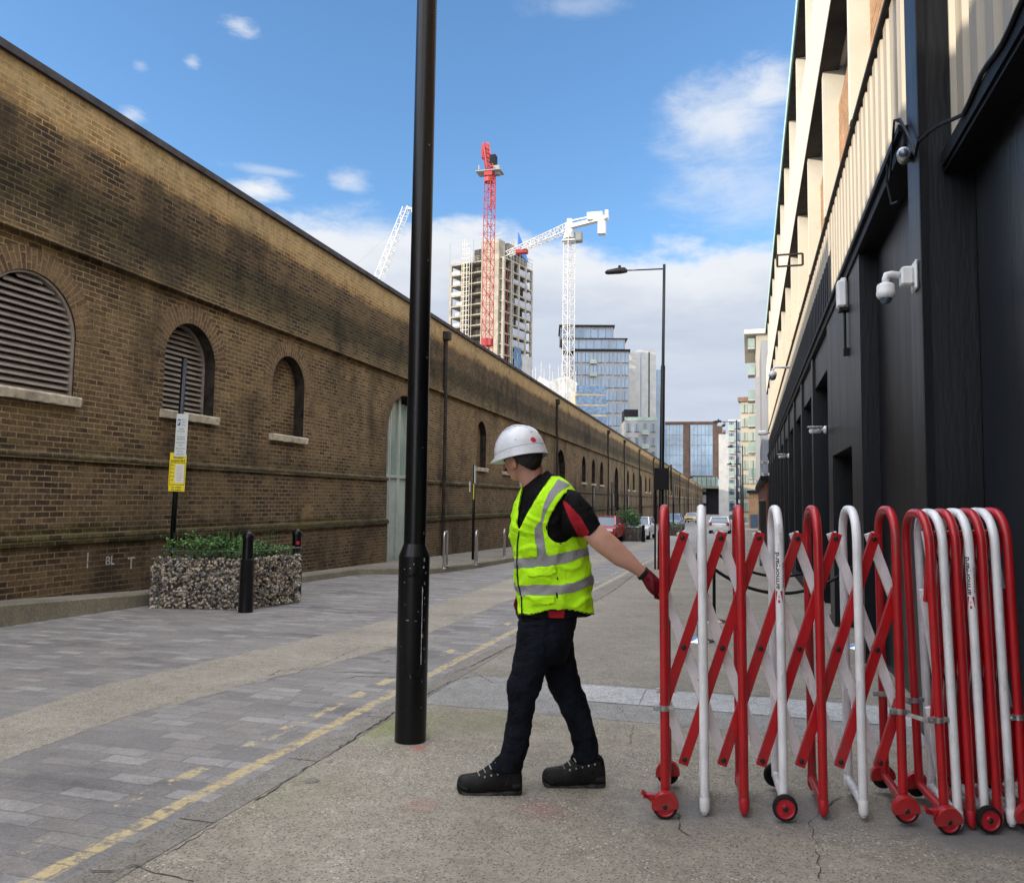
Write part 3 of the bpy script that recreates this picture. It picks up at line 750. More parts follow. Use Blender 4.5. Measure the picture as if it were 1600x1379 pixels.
# bays above the cladding
t = 8.62 - 2.93 * 6
piers = []
while t < TE - .4: piers.append(t); t += 2.93
for t in piers:
    m_ = MB(); m_.box((XF - .02, t, ZCT + .045), (XF + .385, t + .16, ZW0 + .01)); m_.build('pier', M['creamwhite'], bld); m_ = MB(); m_.box((XF - .02, t, ZW1 + .002), (XF + .385, t + .16, ZR - .30)); m_.build('pier', M['creamwhite'], bld)
for k, t in enumerate(piers):
    t1 = piers[k + 1] if k + 1 < len(piers) else TE - .1
    bb('brick_infill', [((XF + .18, t + .162, ZCT + .043), (XF + .36, t1 - .002, ZW0 - .55))], M['brick_orange'])
    w = bb('window', [((XF + .26, t + .162, ZW0 - .548), (XF + .30, t1 - .002, ZW0 + .02))], M['glass'])
    bb('frame', [((XF + .2, t + .17, ZW0 - .545), (XF + .31, t1 - .01, ZW0 - .49)), ((XF + .2, (t + t1) / 2, ZW0 - .485), (XF + .31, (t + t1) / 2 + .06, ZW0 - .003))], M['creamwhite'], w)
    w = bb('window', [((XF + .26, t + .162, ZW1 + .004), (XF + .30, t1 - .002, ZR - .31))], M['glass'])
    bb('frame', [((XF + .2, t + .17, ZW1 + .01), (XF + .31, t1 - .01, ZW1 + .9)), ((XF + .2, (t + t1) / 2, ZW1 + .905), (XF + .31, (t + t1) / 2 + .06, ZR - .32))], M['creamwhite'], w)
bb('spandrel_band', [((XF - .06, TN, ZW0 + .012), (XF + .387, TE - .02, ZW1))], M['creamwhite'])
bb('spandrel_soffit', [((XF - .065, TN, ZW0 - .04), (XF + .19, TE - .03, ZW0 + .010))], M['pipe'])
bb('eaves', [((XF - .10, TN, ZR - .30), (XF + .5, TE + .1, ZR))], M['mint'])
bb('eaves_trim', [((XF - .07, TN, ZR - .345), (XF + .4, TE, ZR - .302))], M['pipe'])
bb('roof', [((XF + .5, TN, ZR - .2), (XF + 12.1, TE + .1, ZR - .05))], M['coping'])
# ground floor, near part
bb('black_wall', [((XF + .30, TN, -.6), (XF + .74, 5.40, 3.50))], M['near_panel'])
m_ = MB()
for t in (4.05, 2.9, 1.6, .3): m_.box((XF + .293, t, -.5), (XF + .2995, t + .012, 3.49))
m_.build('panel_seams', M['dark'], bld)
# column of steel section
bb('steel_column', [((XF, 5.42, -.6), (XF + .30, 5.85, ZCT + .3)), ((XF + .301, 5.43, -.6), (XF + .74, 5.84, ZB0 - .11))], M['clad_black'])
bb('column_flange', [((XF - .012, 5.405, -.6), (XF + .035, 5.44, ZCT + .28))], M['clad_matt'])
# louvre niche then panels
bb('niche_wall', [((XF + .28, 5.851, -.6), (XF + .73, 6.12, ZB0 - .105))], M['dark'])
m_ = MB(); z = 2.55
while z < 3.85: m_.bar((XF + .10, 5.985, z), (XF + .19, 5.985, z + .05), .25, .008); z += .06
m_.build('louvre_slats', M['clad_matt'], bld)
bb('niche_blank', [((XF + .05, 5.852, 1.95), (XF + .27, 6.115, 2.5))], M['clad_black'])
bb('niche_rail', [((XF + .1, 5.96, -.3), (XF + .13, 5.985, 1.9)), ((XF + .1, 6.05, -.3), (XF + .13, 6.07, 1.9))], M['clad_matt'])
bb('recessed_wall', [((XF + .16, 6.121, -.6), (XF + .72, 8.36, ZB0 - .106))], M['clad_black'])
bb('projecting_wall', [((XF + .0, 8.361, -.7), (XF + .71, 9.15, ZB0 - .107)), ((XF + .002, 9.151, 2.05), (XF + .70, 11.2, ZB0 - .108)), ((XF + .001, 11.201, -.7), (XF + .71, 11.75, ZB0 - .107))], M['clad_black'])
dr = bb('door', [((XF + .45, 9.16, -.7), (XF + .5, 11.19, 2.04))], M['dark'])
bb('door_frame', [((XF + .3, 9.155, -.7), (XF + .45, 9.25, 2.045)), ((XF + .3, 11.1, -.7), (XF + .45, 11.195, 2.045)), ((XF + .3, 9.255, 1.95), (XF + .449, 11.09, 2.045)), ((XF + .3, 10.12, -.7), (XF + .44, 10.2, 1.94))], M['clad_matt'], dr)
bb('wooden_post', [((XF + .006, 9.0, .2), (XF + .0, 9.14, .9))], M['sill'])
# regular bays to the far end: frames, roller shutters, mullioned dark windows
t = 11.751; k = 0
while t < TE - 1:
    w = 2.62; t2 = min(t + w, TE - .31)
    back = bb('bay_window' if k % 3 else 'roller_shutter', [((XF + .42, t + .001, -1.2), (XF + .5, t2 - .001, 3.35))], M['dark'])
    if k % 3 == 0:
        m_ = MB(); z = 2.1
        while z < 3.3: m_.bar((XF + .33, t + .1, z), (XF + .33, t2 - .1, z), .03, .07, up=(0, 0, 1)); z += .1
        m_.build('shutter_slats', M['clad_matt'], back)
    m_ = MB()
    for q in ((.02, .65, 1.3, 1.95) if k % 2 else (.02, .42, .85, 1.28, 1.72, 2.15)):
        m_.box((XF + .22, t + q, -1.2), (XF + .41, t + q + .07, 3.34))
    m_.box((XF + .24, t + .1, 2.0), (XF + .40, t2 - .01, 2.08)); m_.box((XF + .24, t + .1, -.2), (XF + .40, t2 - .01, -.1))
    m_.build('mullions', M['clad_matt'], back)
    bb('bay_pier', [((XF + .0, t2, -1.4), (XF + .6, t2 + .31, ZB0 - .107))], M['clad_black'])
    bb('bay_lintel', [((XF + .04, t, 3.36), (XF + .6, t2 - .001, ZB0 - .108))], M['clad_black'])
    t = t2 + .31; k += 1
bb('plinth', [((XF - .0, 11.75, -1.2), (XF + .05, TE, G(11.75) + .02))], M['clad_matt'])
# cable looped across the column and along the ledge
m_ = MB()
for o_ in (0, .012, .025):
    m_.tube([(XF - .03, 6.35, 3.86 - o_), (XF - .05, 6.1, 3.98 + o_), (XF - .06, 5.95, 4.12), (XF - .04, 5.85, 4.08 - o_), (XF - .03, 5.7, 3.92), (XF - .03, 5.5, 3.74 - o_), (XF - .04, 5.38, 3.62), (XF - .03, 5.3, 3.68 + o_)], .008, 6)
m_.tube([(XF - .055, 6.3, 3.95), (XF - .06, 6.3, 3.8), (XF - .05, 6.18, 3.6), (XF - .04, 6.0, 3.55)], .008, 6)
pts = [(XF + .1 , q, 3.70 + .018 * math.sin(q * 9)) for q in fr(5.3, -2, .12)] if 0 else [(XF + (.10 if i > 3 else -.03 + .033 * i), 5.3 - .12 * i, 3.675 - (.06 if i > 3 else .015 * i) + .018 * math.sin(i * 1.1)) for i in range(60)]
m_.tube(pts, .013, 6)
m_.build('black_cable_bundle', M['blackiron'], tagd=dict(label='looped black cable bundle hanging across the black steel column', category='cable', loc=(0, 0, 0))).rotation_euler = (0, 0, -AL)

def facade_pt(px, py, X):
    r = ray(px, py); nn = Vector((math.cos(AL), -math.sin(AL), 0)); p = CAM + r * (X / r.dot(nn))
    return Vector((X, p.dot(Vector((math.sin(AL), math.cos(AL), 0))), p.z))
# dome camera on the column
q = facade_pt(1432, 432, XF)
t = thing('dome_camera', 'large white dome security camera on a right angled arm fixed to the black column', 'security camera', q, frame=-AL, group='security cameras on the warehouse front')
m_ = MB(); m_.bbox((q.x - .012, q.y, q.z), (.010, .075, .095), .01); m_.bbox((q.x - .06, q.y, q.z), (.037, .052, .062), .012); m_.build('junction_box', M['wplastic'], t)
c = q + Vector((-.185, 0, 0))
m_ = MB(); m_.tube([(q.x - .1, q.y, q.z + .015), (q.x - .15, q.y, q.z + .025), (q.x - .178, q.y, q.z + .02), (c.x, q.y, q.z - .005), (c.x, q.y, q.z - .04)], [.023, .023, .024, .023, .022], 14); m_.build('arm', M['wplastic'], t, True)
m_ = MB(); m_.lathe((c.x, c.y, c.z - .15), [(.028, .12), (.050, .108), (.055, .096), (.055, .065), (.058, .06), (.058, .036), (.050, .02), (.040, .015)], 28); smooth_angle(m_.build('housing', M['wplastic'], t), 40)
m_ = MB(); m_.ball((c.x, c.y, c.z - .134), (.038, .038, .038), 10); m_.build('dome', M['glass'], t, True)
# old camera under the cable on the column top
q = facade_pt(1412, 240, XF - .06)
t = thing('old_camera', 'grimy round grey security camera under the cable loop at the top of the column', 'security camera', q, frame=-AL, group='security cameras on the warehouse front')
m_ = MB(); m_.lathe(q, [(.03, .12), (.045, .1), (.045, .0), (.038, -.012)], 20, ax=(.25, 1, .1)); m_.build('housing', M['galv'], t, True)
m_ = MB(); m_.lathe(q, [(.026, -.0), (.03, -.016), (.001, -.02)], 20, ax=(.25, 1, .1)); m_.build('lens', M['glass'], t, True)
m_ = MB(); m_.tube([q + Vector((.02, .08, 0)), q + Vector((.06, .10, -.01))], .02, 8); m_.build('bracket', M['galv'], t)
# floodlight box with conduit at x 1325
q = facade_pt(1324, 460, XF)
t = thing('wall_light', 'white bulkhead light with a black conduit under the cladding ledge', 'wall light', q, frame=-AL)
m_ = MB(); m_.bbox((q.x - .06, q.y, q.z), (.05, .09, .15), .02); m_.bbox((q.x - .04, q.y, q.z + .16), (.03, .05, .02), .008); m_.build('casing', M['wplastic'], t)
m_ = MB(); m_.cyl((q.x - .03, q.y, q.z - .15), (q.x - .03, q.y, q.z - .62), .014, n=8); m_.box((q.x - .05, q.y - .04, q.z - .68), (q.x, q.y + .04, q.z - .6)); m_.box((q.x - .09, q.y - .07, q.z - .19), (q.x - .0, q.y + .07, q.z - .152)); m_.build('conduit', M['blackiron'], t)
def bullet_cam(px, py, label, X=XF, s=1.0):
    q = facade_pt(px, py, X)
    t = thing('bullet_camera', label, 'security camera', q, frame=-AL, group='security cameras on the warehouse front')
    m_ = MB(); m_.lathe(q, [(.055 * s, 0), (.055 * s, .02), (.04 * s, .04)], 16, ax=(-1, 0, 0)); m_.tube([q + Vector((-.03, 0, 0)) * s, q + Vector((-.09, -.01, -.0)) * s, q + Vector((-.12, -.05, -.0)) * s], .022 * s, 8); m_.build('bracket', M['wplastic'], t, True)
    m_ = MB(); m_.lathe(q + Vector((-.09, .02, -.01)) * s, [(.03 * s, -.02 * s), (.036 * s, 0), (.036 * s, .13 * s), (.03 * s, .15 * s)], 16, ax=(-1, -.55, -.1)); m_.box((q.x - .25 * s, q.y - .11 * s, q.z + .03 * s), (q.x - .06 * s, q.y + .03 * s, q.z + .042 * s)); m_.build('barrel', M['wplastic'], t, True)
bullet_cam(1291, 671, 'white bullet security camera beside the roller shutter')
bullet_cam(1233, 712, 'small white security camera on a dark bay pier further along', s=1.2)
bullet_cam(1202, 741, 'lower of the two tiny security cameras at the far end of the dark frontage', s=1.6); bullet_cam(1201, 722, 'upper of the two tiny security cameras at the far end of the dark frontage', s=1.6)
q = facade_pt(1234, 574, XF - .02)
t = thing('hanging_dome_camera', 'small white and black dome camera hung on an arm from the cream cladding', 'security camera', q, frame=-AL, group='security cameras on the warehouse front')
m_ = MB(); m_.tube([q, q + Vector((-.35, 0, .02)), q + Vector((-.42, 0, -.04)), q + Vector((-.42, 0, -.1))], .03, 8); m_.build('arm', M['wplastic'], t, True)
m_ = MB(); m_.lathe(q + Vector((-.42, 0, -.22)), [(.05, .14), (.10, .1), (.10, 0)], 16); m_.build('housing', M['wplastic'], t, True)
m_ = MB(); m_.ball(q + Vector((-.42, 0, -.24)), .085, 8); m_.build('dome', M['glass'], t, True)
q = facade_pt(1203, 676, XF - .02)
t = thing('floodlight', 'small white floodlight on the far corner of the cladding', 'floodlight', q, frame=-AL)
m_ = MB(); m_.bbox((q.x - .35, q.y, q.z), (.22, .25, .10), .05); m_.build('lamp_head', M['wplastic'], t); m_ = MB(); m_.bar(q + Vector((-.15, 0, -.05)), q, .05, .05); m_.build('bracket', M['blackiron'], t)
# steel bracket frame on white band
q = facade_pt(1254, 396, XF - .06)
m_ = MB()
for a, b_ in (((0,0,0),(-.45,0,0)), ((-.45,0,0),(-.45,0,-.22)), ((-.45,0,-.22),(0,0,-.22)), ((0,0,0),(0,0,-.22))): m_.bar(q + Vector(a), q + Vector(b_), .03, .03)
o = m_.build('sign_bracket', M['pipe'], tagd=dict(label='empty rusty metal bracket frame jutting from the white band', category='bracket', loc=(0, 0, 0))); o.rotation_euler = (0, 0, -AL)

# ================================================================== STREET LAMPS
p = ong(641, 1160)
lamp = thing('street_lamp', 'thick black scuffed lamp column with a wider base standing on the near kerb', 'street lamp', (p.x, p.y, G(p.y) + .014), group='black lamp columns')
dL = (p - CAM).dot(FH)
def hz(py, px=650): return W(px, py, dL).z
zb = p.z; zs = hz(868); zs2 = hz(850)
m_ = MB(); m_.lathe((p.x, p.y, 0), [(.0935, zb), (.0935, zs), (.068, zs2), (.066, zs2 + .004), (.066, hz(780)), (.064, 4.0), (.058, 8.4)], 40); smooth_angle(m_.build('column', M['pole'], lamp), 20)
# service door: a rounded plate bent round the base
m_ = MB(); r = .0975; tocam = math.atan2(CAM.y - p.y, CAM.x - p.x) - .06
zd0, zd1 = hz(1055), hz(893); vs = []; fs = []; na, nz = 16, 24
for i in range(nz + 1):
    f = i / nz; z = zd0 + (zd1 - zd0) * f; e = min(f, 1 - f) * (zd1 - zd0); wd = .62 * (math.sqrt(max(0, 1 - (1 - e / .07) ** 2)) if e < .07 else 1)
    for j in range(na + 1):
        a = tocam + wd * (2 * j / na - 1); vs.append((p.x + math.cos(a) * r, p.y + math.sin(a) * r, z))
for i in range(nz):
    for j in range(na): a = i * (na + 1) + j; fs.append((a, a + 1, a + na + 2, a + na + 1))
m_.add(vs, fs); o = m_.build('service_door', M['pole'], lamp, True); add_mod(o, 'SOLIDIFY', thickness=.004, offset=-1)
m_ = MB(); m_.tube([(p.x + math.cos(tocam + .62 * s_) * .0985, p.y + math.sin(tocam + .62 * s_) * .0985, z) for s_, z in ((1, zd0 + .08), (1, zd1 - .08))], .0022, 6)
def chip(px, py, w, h, R_=.0945):
    "irregular paint chip wrapped on the column"
    zc = hz(py); base = W(px, py, dL) - Vector((p.x, p.y, 0)); side = base.dot(Vector((math.cos(YAW), math.sin(YAW), 0)))
    side = max(-.97, min(.97, side / R_)); ph = math.atan2(-FH.y, -FH.x); a0 = ph + math.asin(side)
    n_ = 9; vs = []
    for i in range(n_):
        f = 2 * PI * i / n_; k = random.uniform(.5, 1.1)
        a = a0 + math.cos(f) * w * k / R_; vs.append((p.x + math.cos(a) * (R_ + .0008), p.y + math.sin(a) * (R_ + .0008), zc + math.sin(f) * h * k))
    m_.add(vs, [tuple(range(n_))])
for px, py, w, h in ((665, 873, .008, .02), (664, 884, .010, .014), (667, 893, .006, .012), (665, 909, .009, .016), (663, 920, .006, .012), (665, 932, .007, .012), (665, 941, .006, .014), (662, 990, .008, .025), (664, 966, .004, .01), (664, 1010, .006, .014), (665, 1030, .004, .012),
    (650, 879, .004, .007), (644, 885, .005, .007), (635, 887, .007, .003), (635, 907, .005, .004), (625, 917, .004, .006), (624, 930, .005, .012), (636, 941, .003, .004), (656, 952, .003, .008), (640, 965, .02, .004), (652, 966, .012, .003), (661, 1060, .004, .01), (629, 1006, .003, .003), (660, 1100, .003, .006)):
    chip(px, py, w * .75, h * .8, .0945 if not 620 < px < 657 else .0982)
for px, py, w, h in ((672, 232, .004, .008), (662, 700, .003, .006), (663, 832, .005, .008), (670, 410, .003, .01), (668, 560, .004, .006), (650, 640, .002, .004)): chip(px, py, w, h, .0655)
m_.build('paint_chips', M['chip'], lamp)
m_ = MB(); m_.tube([(p.x, p.y, 8.4), (p.x - .3, p.y + .02, 8.75), (p.x - 1.2, p.y + .05, 8.9)], .04, 10); m_.build('arm', M['pole'], lamp, True)
m_ = MB(); m_.bbox((p.x - 1.5, p.y + .05, 8.9), (.35, .14, .05), .04); m_.build('lamp_head', M['pole'], lamp)
# second lamp down the street
def lamp2(px, ybase, ytop, d, armpx, label, s=1.0, lean=0.0):
    a = W(px, ybase, d); gz = G(a.y); a = Vector((a.x, a.y, gz)); zt = W(px, ytop, d).z; right = Vector((math.cos(YAW), math.sin(YAW), 0))
    L = (armpx) / FPX * d; dr = Vector((-1, 0, 0)); Lx = L / right.x
    t = thing('street_lamp', label, 'street lamp', a, group='black lamp columns')
    ln = lean * (zt - a.z); tp = a + right * ln; H_ = zt - a.z
    at = lambda f: a + right * ln * f + Vector((0, 0, H_ * f))
    m_ = MB(); m_.tube([at(0), at(.12), at(.13), at(.66), at(.665), at(1.0)], [.085*s, .085*s, .065*s, .06*s, .042*s, .038*s], 14); m_.build('column', M['pole'], t, True)
    top = at(.985)
    m_ = MB(); m_.tube([top, top + dr * Lx * .66 + Vector((0, 0, .02))], .02 * s, 8); m_.build('arm', M['pole'], t, True)
    c = top + dr * Lx * .82
    m_ = MB(); h = Lx * .19
    m_.loft([[c + Vector((x * h, y, z)) for y, z in ((-w_, -.03*s), (w_, -.03*s), (w_, .0), (w_*.5, t_), (-w_*.5, t_), (-w_, 0))] for x, w_, t_ in ((-1, .06*s, .02*s), (-.8, .13*s, .05*s), (.3, .14*s, .10*s), (.8, .08*s, .10*s), (1, .04*s, .04*s))])
    m_.cyl(c + Vector((h * .3, 0, .08 * s)), c + Vector((h * .3, 0, .17 * s)), .04 * s, n=10); m_.build('lamp_head', M['blackiron'], t)
    return t, a, at
tl, a2, at2 = lamp2(1032, 868, 413, 21.5, 90, 'slim black street lamp with a long arm, flat head and grey sign box', lean=.012)
m_ = MB(); c = at2(0) + Vector((0, -.08, 0)); z0, z1 = W(1030, 765, 21.4).z, W(1030, 731, 21.4).z
m_.box((c.x - .15, c.y - .03, z0), (c.x + .23, c.y, z1)); m_.build('sign_back', M['clad_matt'], tl)
m_ = MB(); m_.cyl((c.x - .14, c.y + .05, G(c.y)), (c.x - .14, c.y + .05, z1), .025, n=8); m_.cyl((c.x + .28, c.y + .05, z0), (c.x + .28, c.y + .05, z1 + .1), .02, n=8); m_.build('sign_brackets', M['blackiron'], tl)
lamp2(1152, 830, 656, 70, 35, 'tall distant lamp with an arm reaching left near the white car', 1.5)
lamp2(1161, 825, 696, 78, 22, 'further lamp between the near white car and the red brick house', 1.4); lamp2(1158, 818, 724, 92, 20, 'smallest most distant lamp in line along the right pavement', 1.5)

# ================================================================== SIGN POSTS
def textrow(m_, c, right, up, nrm, s, size, mi=0, bold=0):
    vs, fs = text_mesh(s, size); m_.add([c + right * v.x + up * v.y + nrm * .0035 for v in vs], fs, mi)
dS = 11.75
b0 = W(266, 880, dS); gz = G(b0.y) + .14
sp_ = thing('parking_sign_post', 'black post with a white parking sign above a yellow suspension notice by the near wall', 'sign post', (b0.x, b0.y, gz), group='parking sign posts')
lean = Vector((.022, .006, 1)).normalized()
base = Vector((b0.x, b0.y, gz)); topz = W(282, 560, dS).z
m_ = MB(); m_.cyl(base, base + lean * (topz - gz), .04, n=14); m_.build('post', M['pole'], sp_, True)
rt_ = Vector((math.cos(.12), math.sin(.12), 0)); rt_ = (rt_ - lean * rt_.dot(lean)).normalized(); nf = rt_.cross(lean)
def at_z(z): return base + lean * (z - gz)
def plate(px0, px1, py0, py1, name, mat, off, parent=sp_, d=dS):
    pm_ = W((px0 + px1) / 2, (py0 + py1) / 2, d - .07); w = (px1 - px0) / FPX * d / 2; h = (py1 - py0) / FPX * d / 2
    c = at_z(pm_.z); c = c + rt_ * ((pm_ - c).dot(rt_)) + nf * off
    M4 = Matrix((rt_, nf, lean)).transposed().to_4x4(); M4.translation = c
    m_ = MB(); m_.bbox((0, 0, 0), (w, .004, h), .002, M=M4); o = m_.build(name, mat, parent); return o, c, w, h
o, c, w, h = plate(273, 292.5, 646, 713, 'parking_sign', M['signw'], .052)
m_ = MB(); u = lean; nn = nf * .0045
rows = [('Mon - Fri', .74, .30, .095), ('8.30 am', .62, .30, .095), ('5.30 pm', .49, .30, .095), ('Resident', .30, 0, .11), ('Permit holders', .19, -.05, .105), ('or', .06, 0, .09), ('Pay by phone', -.07, 0, .11), ('0203 046 0010', -.18, 0, .105), ('quoting location', -.33, 0, .105), ('60172', -.46, 0, .105), ('Max stay 4 hours', -.61, 0, .10), ('No return', -.74, 0, .10), ('within 1 hour', -.87, 0, .10)]
for s_, v, x_, sz in rows: textrow(m_, c + rt_ * x_ * w * 1.0 + u * (v - .03) * h + nn, rt_, u, nf * 0, s_, sz * h * 1.05 * .62)
m_.build('sign_lettering', M['ink'], o)
m_ = MB(); cp = c + rt_ * (-.52 * w) + u * .60 * h + nn; m_.add([cp + rt_ * a * .26 * w + u * b_ * .15 * h for a, b_ in ((-1,-1),(1,-1),(1,1),(-1,1))], [(0,1,2,3)]); m_.build('parking_symbol', M['inkblue'], o)
m_ = MB(); textrow(m_, cp - u * .10 * h, rt_, u, nf, 'P', .27 * h); m_.build('parking_letter', M['paper'], o)
o, c, w, h = plate(262.5, 289.5, 709.5, 767, 'suspension_notice', M['yellow'], .044)
m_ = MB(); nn = nf * .0045
for s_, v, sz in (('Parking', .76, .19), ('suspended', .60, .19), ('No waiting', -.82, .13), ('No loading', -.96, .13)): textrow(m_, c + u * (v - .0) * h + nn, rt_, u, nf * 0, s_, sz * h)
for s_, v in (('Start', .38), ('End', .18), ('Place', -.02), ('Reason', -.22), ('Ref', -.42)): textrow(m_, c + u * v * h - rt_ * .62 * w + nn, rt_, u, nf * 0, s_, .10 * h)
for a, b_, cc_, d_ in ((-.92, .92, .53, .56), (-.92, .92, -.66, -.63), (-.92, -.88, -.63, .53), (.88, .92, -.63, .53)):
    m_.add([c + nn + rt_ * x * w + u * y * h for x, y in ((a, cc_), (b_, cc_), (b_, d_), (a, d_))], [(0,1,2,3)])
m_.build('sign_lettering', M['ink'], o)
m_ = MB(); m_.add([c + nn + nf * .002 + rt_ * x * w + u * y * h for x, y in ((-.28, -.55), (.84, -.55), (.84, .46), (-.28, .46))], [(0,1,2,3)]); pp = m_.build('paper_notice', M['paper'], o)
m_ = MB(); 
for i in range(7): 
    v = .32 - .12 * i; m_.add([c + nn + nf * .003 + rt_ * x * w + u * y * h for x, y in ((-.1, v), (.6, v), (.6, v + .022), (-.1, v + .022))], [(0,1,2,3)])
m_.build('print_lines', M['galv'], pp)
# notice on the back of the post
m_ = MB(); cb = at_z(c.z + .06) - nf * .045 - rt_ * .045
m_.add([], []); M4 = Matrix((rt_, nf, lean)).transposed().to_4x4(); M4.translation = cb; m_.bbox((0, 0, 0), (.11, .004, .24), .002, M=M4); m_.build('rear_notice', M['yellow'], sp_)
# second post, signs seen edge-on
def post2(px, ybase, ytop, d, sgn, label, r=.04):
    a = W(px, ybase, d); gz = G(a.y) + .13; t = thing('parking_sign_post', label, 'sign post', (a.x, a.y, gz), group='parking sign posts')
    zt = W(px, ytop, d).z; m_ = MB(); m_.cyl((a.x, a.y, gz), (a.x, a.y, zt), r, n=10); m_.build('post', M['pole'], t, True)
    for x0, x1, y0, y1, mt, nm in sgn:
        p0 = W(x0, y1, d); p1 = W(x1, y0, d); w_ = abs(x1 - x0) / FPX * d
        # plates turned side-on to the street
        cx = (x0 + x1) / 2; cc_ = W(cx, (y0 + y1) / 2, d)
        Mx = Matrix.Translation(cc_) @ Matrix.Rotation(rad(101), 4, 'Z')
        m_ = MB(); m_.cbox((0, 0, 0), (.15, .006, (p1.z - p0.z) / 2), M=Mx); m_.build(nm, M[mt], t)
    return t
post2(739, 862, 726, 22.3, [(741, 744, 727, 755, 'signw', 'parking_sign'), (739.5, 742, 756, 780, 'yellow', 'suspension_notice'), (733, 736, 752, 768, 'signw', 'small_notice')], 'black post with white and yellow plates seen edge on beside the steel stands')
post2(926, 818, 758, 47, [(927.5, 929, 762, 782, 'signw', 'parking_sign')], 'third parking post along the wall, nearest the red car', .045)
post2(956, 815, 753, 56, [(957.5, 959, 772, 790, 'signw', 'parking_sign')], 'fourth parking post along the wall, behind the red car', .05)
post2(980, 812, 757, 66, [(981, 982.5, 775, 792, 'signw', 'parking_sign')], 'fifth parking post along the wall, beyond the shrub planter', .055)
post2(1052, 812, 745, 66, [(1044, 1055, 757, 768, 'clad_matt', 'warning_plate')], 'post with a dark square plate in front of the distant orange brickwork', .06)

# ================================================================== BOLLARDS AND STANDS
def bollard(px, py, label, hgt=1.08, s=1.0, z=None, P=None):
    p = P or ong(px, py); g = G(p.y) if z is None else z
    t = thing('bollard', label, 'bollard', (p.x, p.y, g), group='black cast bollards')
    m_ = MB(); H_ = hgt
    m_.lathe((p.x, p.y, g), [(.098*s, 0), (.096*s, .05), (.088*s, H_*.62), (.092*s, H_*.63), (.092*s, H_*.65), (.072*s, H_*.66), (.070*s, H_*.90), (.078*s, H_*.91), (.078*s, H_*.94), (.06*s, H_*.975), (.02*s, H_), (.001, H_)], 24)
    smooth_angle(m_.build('post', M['pole'], t), 30); return t, p
p = ong(389, 948); p = ong(389, 955); p = p + Vector((.0, -.08, 0)); t, p = bollard(0, 0, 'tapered black bollard standing against the corner of the stone filled planter', 1.08, P=p)
t2_, p2 = bollard(0, 0, 'black bollard with a small red reflector behind the far end of the planter', 1.08, P=W(462, 900, 12.95))
m_ = MB(); m_.lathe((p2.x + .05, p2.y - .055, G(p2.y) + .86), [(.03, 0), (.03, .015), (.0, .016)], 12, ax=(.6, -.8, 0)); m_.build('reflector', M['redpl'], t2_)
for i, (px, py) in enumerate(((693, 888), (743, 882), (787, 872))):
    p = ong(px, py, .13); g = G(p.y) + .13
    t = thing('cycle_stand', ('nearest', 'middle', 'furthest')[i] + ' stainless steel hoop stand on the left pavement seen edge on', 'cycle stand', (p.x, p.y, g), group='stainless cycle stands')
    dv = (p - CAM); dv.z = 0; dv.normalize(); sd = Vector((-dv.y, dv.x, 0)); dv = (dv - sd * .10 if i == 0 else dv - sd * .035).normalized()
    path = [p + Vector((0, 0, g - p.z)), Vector((p.x, p.y, g + .70))] 
    for k in range(7): 
        a = PI / 2 * k / 6; path.append(Vector((p.x, p.y, g + .70)) + dv * (.12 - .12 * math.cos(a)) + Vector((0, 0, .12 * math.sin(a))))
    e = Vector((p.x, p.y, 0)) + dv * .75
    for k in range(7):
        a = PI / 2 * k / 6; path.append(Vector((e.x, e.y, g + .70)) - dv * (.12 - .12 * math.sin(a)) + Vector((0, 0, .12 * math.cos(a))))
    path.append(Vector((e.x, e.y, g)))
    m_ = MB(); m_.tube(path, .026, 12); m_.build('hoop', M['steel'], t, True)
    m_ = MB()
    for q_ in (path[0], path[-1]): m_.lathe((q_.x, q_.y, g), [(.07, 0), (.07, .008), (.03, .012)], 16)
    m_.build('base_flange', M['steel'], t, True)

